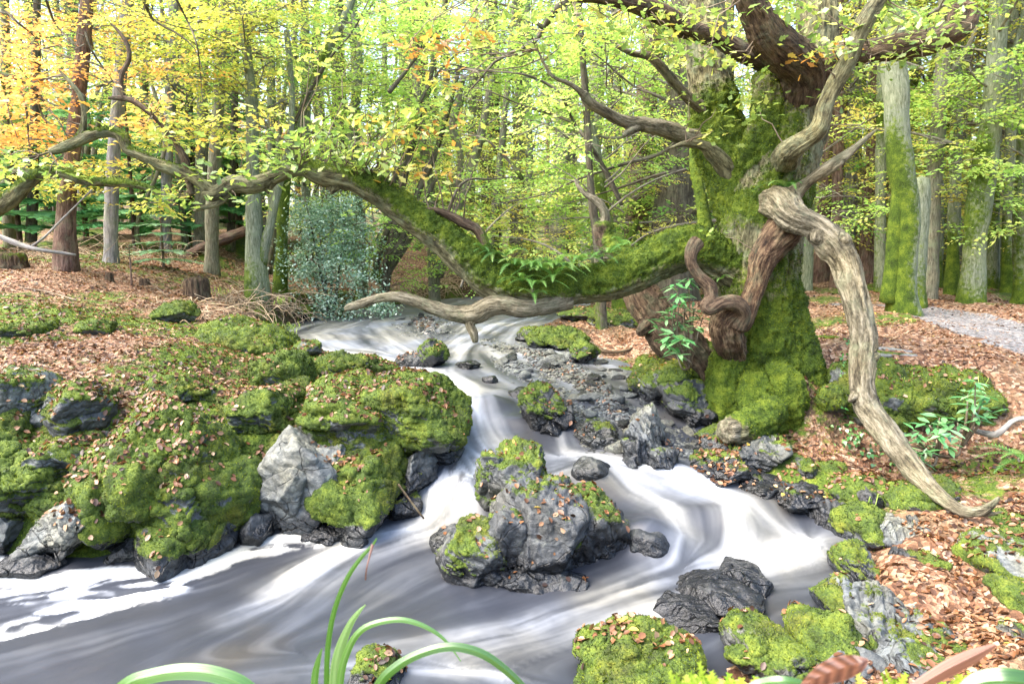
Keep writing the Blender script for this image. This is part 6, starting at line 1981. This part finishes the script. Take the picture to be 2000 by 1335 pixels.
stick("fallen_branch", "long pale fallen branch propped across the ground at the left edge", "branch", [[(-40,440,8.2,9),(0,462,8.2,9),(40,478,8.2,9),(80,488,8.2,9),(120,494,8.3,8),(148,498,8.4,5)],[(60,482,8.2,5),(85,465,8.2,5),(110,440,8.2,4),(150,400,8.2,3),(180,370,8.2,2)]], PALEB)
stick("fallen_log", "dark reddish trunk lying across the shade behind the pale grey trunk", "log", [[(350,510,12,20),(400,480,12.2,22),(440,465,12.4,22),(480,450,12.6,20)]], REDB)
stick("twig", "dark red twig leaning down into the little waterfall", "twig", [[(778,945,4.1,4),(800,975,4.05,4),(828,1012,4.0,3)]], OAKD)
stick("driftwood", "bleached forked twig caught on the dark shelf by the mossy-topped boulder", "twig", [[(985,772,5.6,3),(1005,774,5.55,3.5),(1022,782,5.5,3)],[(1022,775,5.5,6),(1030,755,5.5,4),(1040,740,5.5,3)]], DARKB)
stick("stick", "short bleached stick lying on the wide mossy ledge", "stick", [[(778,790,4.9,6),(800,783,4.9,6),(822,776,4.95,4)]], DEADW)
stick("root", "curving root on the leafy ground between upstream bank and oak", "root", [[(1150,670,0,7),(1180,688,0,8),(1215,690,0,8),(1240,682,0,6)]], OAKD)
stick("surface_root", "bare grey roots winding over the bank edge behind the arching limb", "root", [[(1580,685,0,16),(1620,688,0,14),(1660,692,0,12),(1720,688,0,10),(1780,692,0,6)],[(1600,690,0,12),(1640,704,0,10),(1700,704,0,8),(1740,700,0,6)],[(1690,690,0,8),(1730,696,0,8),(1790,700,0,5)]], PALEB, moss=0)
stick("dead_branch", "bent grey dead branch poking from the dark bank at the right edge", "branch", [[(1880,835,4.7,5),(1920,845,4.6,9),(1945,848,4.5,11),(1965,832,4.5,9),(1985,818,4.5,9),(2030,815,4.5,9)]], PALEB)
stick("stick", "pale broken stick in the leaf drift left of the half-bare round stone", "stick", [[(1765,1108,0,4),(1790,1095,0,6),(1800,1085,0,5)],[(1745,1112,0,5),(1765,1118,0,4)]], DEADW)
stick("stick", "thin pale stick lying just above the leaf drift stick", "stick", [[(1832,1078,0,4),(1845,1068,0,4),(1858,1062,0,3)]], DEADW)
stick("log", "mossy sawn log lying along the bank between oak and path", "log", [[(1545,668,0,20),(1600,668,0,24),(1660,672,0,18)]], MOSSYB, moss=.4)
for i, pth in enumerate([[(1300,800,0,3),(1330,815,0,4),(1350,830,0,3)],[(880,601,0,3),(910,597,0,3)],[(300,605,0,3),(340,612,0,4),(380,606,0,3)],[(40,565,0,3),(90,572,0,3),(150,590,0,3)],[(1560,760,5.2,3),(1590,775,5.1,3)]]):
    stick("twig", "thin twig lying loose on the woodland floor", "twig", [pth], TWIG, group="loose twigs")


# tangled dry roots and stems hanging over the eroded left bank
def tangle(label, pts, n, seed, L=.5):
    rr = np.random.RandomState(seed)
    b = onground(*pts[0])
    acc = Acc()
    for i in range(n):
        a = pts[rr.randint(len(pts))]
        g = onground(a[0] + rr.normal() * 18, a[1] + rr.normal() * 10, True)
        k = rr.uniform(.4, 1) * L
        d = np.array([rr.normal() * .6 + .3, -rr.rand() * .8, rr.uniform(-.1, .9)])
        q = [np.array(g[:]) + [0, 0, .02]]
        for s in range(4):
            q.append(q[-1] + d * k / 4); d = d + rr.normal(size=3) * .5 + [0, 0, -.45]
        q = np.c_[np.array(q), np.linspace(.006, .003, 5)]
        V, F, s_, th, r = tube(catmull(q, 10), 4, cap=False)
        acc.add(V - np.array(b[:]), F, bk=np.c_[s_, r * np.cos(th), r * np.sin(th)], moss=np.full(len(V), -.5))
    o = acc.build("dry_stems", TANM, loc=b)
    tag(o, label, "undergrowth", kind="stuff")


TANM = bark_mat("dry_tan_stems", (.10, .07, .04), (.28, .21, .14), (.48, .40, .29), groove=.002)
tangle("tangle of dry roots and bracken stems over the left bank's edge", [(480,560),(510,590),(530,620),(450,590),(400,620),(360,610),(550,600),(500,545),(470,610),(590,600),(620,600),(570,575)], 420, 1, .42)
tangle("dry stems along the foot of the holly and the far bank", [(700,585),(740,580),(780,575),(830,565),(640,610),(880,560),(760,560),(920,560)], 300, 2, .5)
tangle("dead twigs strewn round the trunks at the top of the left slope", [(150,500),(250,495),(200,505),(60,500),(350,500),(100,505),(300,498)], 150, 3, .7)
tangle("dry stalks on the dark bank below the oak's left side", [(1300,700),(1350,760),(1260,690),(1380,800)], 40, 4, .3)


# grass tufts on the path wall and rocks
GRASSM = leaf_mat("grass_blades", [(0, (.10, .20, .03)), (.6, (.24, .36, .07)), (1, (.45, .45, .16))], .4)


def grass(pts, seed, L=.14):
    rr = np.random.RandomState(seed)
    V_, F_, R_ = [], [], []
    n0 = 0
    b = onground(pts[0][0], pts[0][1])
    for (px, py, Y, n) in pts:
        c0 = np.array(P(px, py, Y)[:])
        for i in range(n):
            c = c0 + rr.normal(size=3) * np.array([.06, .05, .02])
            a = rr.uniform(0, 6.28); l = L * rr.uniform(.5, 1.2)
            d = np.array([math.cos(a) * .6, math.sin(a) * .6, 1]); s = np.array([-math.sin(a), math.cos(a), 0]) * .0025
            p1 = c + d * l * .5; p2 = p1 + (d + [0, 0, -1.1]) * l * .6
            V_ += [c - s, c + s, p1 - s, p1 + s, p2]; F_ += [(n0, n0 + 1, n0 + 3), (n0, n0 + 3, n0 + 2), (n0 + 2, n0 + 3, n0 + 4)]; n0 += 5
            R_ += [rr.rand()] * 5
    o = mk("grass_tufts", np.array(V_) - np.array(b[:]), np.array(F_), GRASSM, smooth=False, attrs=dict(rnd=np.array(R_)), loc=b)
    tag(o, "thin grass tufts on the moss of banks and path wall", "grass", kind="stuff")


grass([(1780,755,5.0,40),(1810,765,4.95,40),(1840,760,4.95,40),(1870,775,4.9,30),(1740,745,5.05,30),(1860,800,4.85,30),(1760,790,4.95,24),(1900,760,4.9,24),(355,770,4.9,50),(350,775,4.85,30),(1990,1140,3.4,40),(1975,1150,3.35,30),(550,590,8.6,30),(430,575,8.8,30),(1730,990,4.0,14),(570,645,7.0,30)], 5)
# ------------------------------------------------------------------ moss tufts and fallen leaves
def tufts():
    rr = np.random.RandomState(12)
    me = GROUND.data
    nv = len(me.vertices); V = np.empty(nv * 3, np.float32); me.vertices.foreach_get("co", V); V = V.reshape(-1, 3)
    nf = len(me.polygons); F = np.empty(nf * 3, np.int32); me.polygons.foreach_get("vertices", F); F = F.reshape(-1, 3)
    mv = np.empty(nv, np.float32); me.attributes["moss"].data.foreach_get("value", mv)
    mv = mv + .5 * fbm(V * 6.5, 3, seed=81)
    near = (np.hypot(V[:, 0], V[:, 1]) < 8.5) & (V[:, 1] > 2) & (sdist(V[:, :2]) > .03)
    fuzz_src.append((V.astype(float), F[near[F].all(1)], mv - .08, .5))
    ps, ns = [], []
    for V, F, m, dens in fuzz_src:
        F = fixdeg(F)
        fm = m[F].mean(1)
        c = V[F].mean(1)
        d = np.linalg.norm(c - np.array([0, 0, CAMZ]), axis=1)
        a, b = V[F[:, 1]] - V[F[:, 0]], V[F[:, 2]] - V[F[:, 0]]
        cr = np.cross(a, b); ar = np.linalg.norm(cr, axis=1) / 2
        nn = cr / (2 * ar[:, None] + 1e-12)
        view = ((np.array([0, 0, CAMZ]) - c) / d[:, None] * nn).sum(1)
        ok = (fm > .42) & (d < 9) & (c[:, 2] > -.02) & (view > -.35)
        dd = 9000 * dens * np.clip(4.0 / d, .35, 1.5) ** 2
        k = rr.poisson(ar * dd * ok)
        idx = np.repeat(np.arange(len(F)), k)
        if not len(idx): continue
        u, v = rr.rand(len(idx)), rr.rand(len(idx)); s = u + v > 1; u[s] = 1 - u[s]; v[s] = 1 - v[s]
        ps.append(V[F[idx, 0]] + a[idx] * u[:, None] + b[idx] * v[:, None]); ns.append(nn[idx])
    p = np.vstack(ps); n = np.vstack(ns)
    print("moss tufts", len(p))
    d = np.linalg.norm(p, axis=1)
    T3 = np.array([(-.22, 0, 0), (.22, 0, 0), (0, .15, 1.0)]); TF = np.array([(0, 1, 2)])
    nj = n + rr.normal(size=n.shape) * .55
    R = rot_to_normal(nj, rr.uniform(0, 6.28, len(p)))
    sc = rr.uniform(.008, .016, len(p)) * np.clip(d / 4.5, .8, 1.6)
    base = .5 + .9 * fbm(p * 5, 3, seed=61) 
    V, F, r = stamp(T3, TF, p - n * .002, R, sc, np.clip(base + rr.normal(size=len(p)) * .22, 0, 1))
    tag(mk("moss_tufts", V, F, FUZZ, smooth=False, attrs=dict(rnd=r)), "soft green moss tufts covering rocks and bough", "moss", kind="stuff")


tufts()

LITM = leaf_mat("fallen_beech_leaves", [(0, (.020, .010, .005)), (.22, (.075, .030, .011)), (.45, (.18, .075, .028)), (.7, (.27, .14, .066)), (.93, (.40, .28, .18)), (1, (.44, .32, .06))], .2, .05, .5)


def litter():
    rr = np.random.RandomState(21)
    # everything that leaves may land on
    me = GROUND.data
    nv = len(me.vertices); V = np.empty(nv * 3, np.float32); me.vertices.foreach_get("co", V); V = V.reshape(-1, 3)
    nf = len(me.polygons); F = np.empty(nf * 3, np.int32); me.polygons.foreach_get("vertices", F); F = F.reshape(-1, 3)
    near = (np.hypot(V[:, 0], V[:, 1]) < 16) & (V[:, 1] > .3)
    F = F[near[F].all(1)]
    Vs, Fs, n0 = [V], [F], nv
    for v, f in drop_src:
        Vs.append(v); Fs.append(fixdeg(f) + n0); n0 += len(v)
    AV = np.vstack(Vs); AF = np.vstack(Fs)
    bvh = BVHTree.FromPolygons([tuple(v) for v in AV.tolist()], [tuple(f) for f in AF.tolist()])
    N = 150000
    # more leaves close by, fewer and larger clumps far away
    Y = 1.9 * (13 / 1.9) ** rr.rand(N) ** .95; x = rr.uniform(-.95, .95, N) * Y
    q = np.c_[x, Y]
    wv = Wl(q); sd = sdist(q); pm = pathmask(q)
    c1 = fbm(q * 2.6, 4, seed=33) + .35 * fbm(q * 9, 2, seed=35)
    P_, N_ = [], []
    u = rr.rand(N)
    fbm1 = fbm(q * 3.3 + 9, 3, seed=91) + .0
    for i in range(N):
        h, nn, fi, dist = bvh.ray_cast(Vector((x[i], Y[i], 6)), Vector((0, 0, -1)))
        if h is None or h.z < wv[i] + .015: continue
        if nn.z < .35: continue
        onrock = fi >= len(F)
        lim = (.10 + 1.15 * c1[i] + .45 * (nn.z - .8)) if onrock else (.55 + .45 * c1[i]) * (1 - .93 * pm[i])
        if not onrock and sd[i] > 0 and Y[i] > 6.8 and x[i] < 2 and sd[i] < .7: lim *= .4
        if onrock and x[i] > .3 and Y[i] < 3.6: lim *= .5
        if onrock and x[i] > 2.4 and Y[i] > 4.6: lim *= .5
        if onrock and abs(x[i] - .3) < .75 and 3.2 < Y[i] < 4.9: lim *= .28
        if u[i] > lim: continue
        if not onrock and x[i] > 1.2 and fbm1[i] > .12: continue
        P_.append(h[:]); N_.append(nn[:])
    P_ = np.array(P_); N_ = np.array(N_); n = len(P_)
    print("leaves", n)
    nj = N_ + rr.normal(size=(n, 3)) * .38
    R = rot_to_normal(nj, rr.uniform(0, 6.28, n))
    LT = np.array([(-.5,0,.0),(-.25,.27,.10),(.15,.30,.13),(.5,0,.02),(.15,-.30,.13),(-.25,-.27,.10),(0,0,.0)]); LTF = np.array([(6,0,1),(6,1,2),(6,2,3),(6,3,4),(6,4,5),(6,5,0)])
    V, F, r = stamp(LT, LTF, P_ + N_ * .006, R, rr.uniform(.017, .046, n) * np.clip(P_[:, 1] / 8, 1, 1.5), np.clip(rr.beta(1.5, 1.9, n) + .30 * fbm(P_ * 1.6, 3, seed=3), 0, 1))
    tag(mk("fallen_leaves", V, F, LITM, smooth=True, attrs=dict(rnd=r)), "salmon and copper beech leaves strewn over ground and rocks", "leaves", kind="stuff")


litter()

# ------------------------------------------------------------------ right in front of the camera
BLADEM = leaf_mat("iris_blade", [(0, (.03, .10, .012)), (.5, (.085, .22, .03)), (1, (.26, .40, .16))], .45, .08, .35)
DRYM = leaf_mat("dry_leaf", [(0, (.05, .018, .01)), (.5, (.13, .05, .028)), (1, (.24, .11, .07))], .2, .06, .5)


def blade(part, parent, path, mat, rnd, fold=.3, seed=0, ribs=0):
    q = px_path(path)[:, :4]
    q = catmull(q, 40)
    p, r = q[:, :3], q[:, 3]
    t = np.gradient(p, axis=0); t /= np.linalg.norm(t, axis=1)[:, None]
    view = p - np.array([0, 0, CAMZ]); view /= np.linalg.norm(view, axis=1)[:, None]
    s = np.cross(t, view); s /= np.linalg.norm(s, axis=1)[:, None] + 1e-9
    V = []
    cols = 21
    for j in range(cols):
        u = j / (cols - 1) * 2 - 1
        rib = r * .10 * np.sin((np.linspace(0, 1, len(p)) + abs(u) * .12) * ribs * 6.28) if ribs else r * .03 * math.sin(u * 22)
        V.append(p + s * (r * u)[:, None] + view * (r * fold * (abs(u) ** .8) + rib)[:, None])
    V = np.stack(V, 1).reshape(-1, 3)
    k = len(p)
    i = np.arange(k - 1)[:, None] * cols; j = np.arange(cols - 1)[None]
    F = np.stack([i + j, i + j + 1, i + cols + j + 1, i + cols + j], -1).reshape(-1, 4)
    o = np.array(parent.location[:]) if parent else p[0]
    al = np.repeat(np.linspace(0, 1, k), cols); ac = np.tile(np.linspace(-1, 1, cols), k)
    rv = rnd + .25 * vnoise(np.c_[al * 2, ac * 9 + seed * 7]) - .1 * al + (.2 * np.sin((al + np.abs(ac) * .12) * ribs * 6.28) if ribs else 0)
    ob_ = mk(part, V - o, F, mat, parent, attrs=dict(rnd=np.clip(rv, 0, 1)))
    return ob_


ir = thing("iris_plant", "strap-leaved green plant arching up from the near bank at the bottom edge", "plant", P(650, 1440, 1.0)[:])
blade("leaf", ir, [(642,1450,1.0,11.1),(638,1330,1.0,11.1),(642,1250,1.0,11.1),(655,1185,1.0,10.4),(680,1125,1.0,9.6),(708,1085,1.0,8.1),(727,1065,1.0,5.9),(736,1050,1.0,2.2)], BLADEM, .45)
blade("withered_tip", ir, [(728,1062,1.0,6.7),(722,1085,.99,4.4),(716,1110,.98,3.0),(714,1132,.98,1.1)], DRYM, .4)
blade("leaf", ir, [(655,1450,.98,25.2),(655,1335,.98,26.6),(662,1275,.98,22.2),(682,1222,.98,14.8),(700,1195,.98,8.9),(714,1180,.98,1.5)], BLADEM, .9)
blade("leaf", ir, [(660,1450,.96,14.8),(664,1330,.96,16.3),(680,1268,.96,14.8),(705,1230,.96,13.3),(745,1213,.96,11.8),(790,1210,.96,11.1),(835,1225,.96,8.9),(870,1250,.96,5.9),(900,1290,.95,1.5)], BLADEM, .6)
blade("leaf", ir, [(690,1460,.93,22.2),(735,1345,.93,20.7),(775,1300,.93,19.2),(830,1272,.93,17.8),(885,1262,.93,17.8),(940,1275,.93,17.8),(985,1305,.93,16.3),(1030,1350,.93,13.3),(1060,1400,.93,5.9)], BLADEM, .25)
blade("leaf", ir, [(610,1450,.97,11.8),(614,1335,.97,14.8),(620,1295,.97,11.8),(629,1265,.97,2.2)], BLADEM, .6)
ir2 = thing("strap_leaf_plant", "blurred pale green strap leaf curving along the bottom edge at left", "plant", P(300, 1420, .75)[:])
blade("leaf", ir2, [(190,1400,.75,30),(245,1338,.75,30),(300,1318,.75,30),(360,1310,.75,32),(420,1316,.75,32),(480,1340,.75,30),(540,1400,.75,20)], BLADEM, .5)

dl = blade("curled_leaf", None, [(1555,1372,.46,8),(1590,1350,.45,36),(1628,1332,.44,54),(1665,1320,.43,56),(1698,1312,.42,40),(1722,1304,.42,8)], DRYM, .35, fold=.35, ribs=6)
dl.location = P(1560, 1345, .56)
tag(dl, "big out-of-focus brown curled leaf at the bottom edge", "leaf")
dl = blade("orange_leaf", None, [(1700,1390,.6,10),(1790,1340,.6,22),(1850,1305,.6,30),(1900,1280,.6,26),(1945,1258,.6,6)], DRYM, .75, fold=.9)
dl.location = P(1700, 1390, .6)
tag(dl, "out-of-focus folded orange leaf at the lower right corner", "leaf")
dl = blade("green_leaf", None, [(1850,1372,.58,10),(1900,1345,.58,40),(1960,1340,.57,50),(2040,1350,.57,40)], BLADEM, .1)
dl.location = P(1860, 1360, .58)
tag(dl, "out-of-focus dark green leaf in the lower right corner", "leaf")
dl = blade("green_leaf", None, [(1450,1355,.58,6),(1480,1340,.58,18),(1530,1334,.57,20),(1590,1342,.57,6)], BLADEM, .3)
dl.location = P(1450, 1350, .58)
tag(dl, "out-of-focus green leaf just left of the brown curled leaf", "leaf")


def near_moss():
    rr = np.random.RandomState(8)
    t = thing("feathery_moss", "out-of-focus yellow-green feathery moss along the bottom edge at right", "moss", P(1500, 1420, .62)[:])
    V_, F_, R_, n0 = [], [], [], 0
    o = np.array(t.location[:])
    for px, py, n in [(1290,1330,30),(1340,1322,50),(1390,1318,60),(1440,1322,50),(1500,1330,40),(1560,1335,40),(1750,1330,40),(1820,1325,40),(1880,1320,30),(1380,1300,14),(1360,1305,14),(1740,1300,10),(1950,1325,20),(1640,1340,20),(600,1345,20),(925,1342,14)]:
        for i in range(n):
            b = np.array(P(px + rr.normal() * 22, py + 50 + abs(rr.normal()) * 16, .62 + rr.normal() * .02)[:])
            a = rr.uniform(0, 6.28)
            V, F = frond_mesh(b, (math.cos(a) * .4, math.sin(a) * .3, 1), rr.uniform(.012, .03), .006, rr, droop=.5, n=6)
            V_.append(V); F_.append(F + n0); n0 += len(V); R_.append(np.full(len(V), rr.rand()))
    mk("fronds", np.vstack(V_) - o, np.vstack(F_), leaf_mat("feather_moss", [(0, (.16, .30, .03)), (.6, (.38, .48, .06)), (1, (.60, .62, .14))], .4), t, attrs=dict(rnd=np.concatenate(R_)))


near_moss()
# leafage and its finest twigs are uncountable parts
for o_ in bpy.data.objects:
    if o_.parent is not None and o_.name.split(".")[0] in ("twigs", "branches", "crown", "foliage", "yellow_foliage", "boughs", "fronds", "stems"):
        o_["kind"] = "stuff"
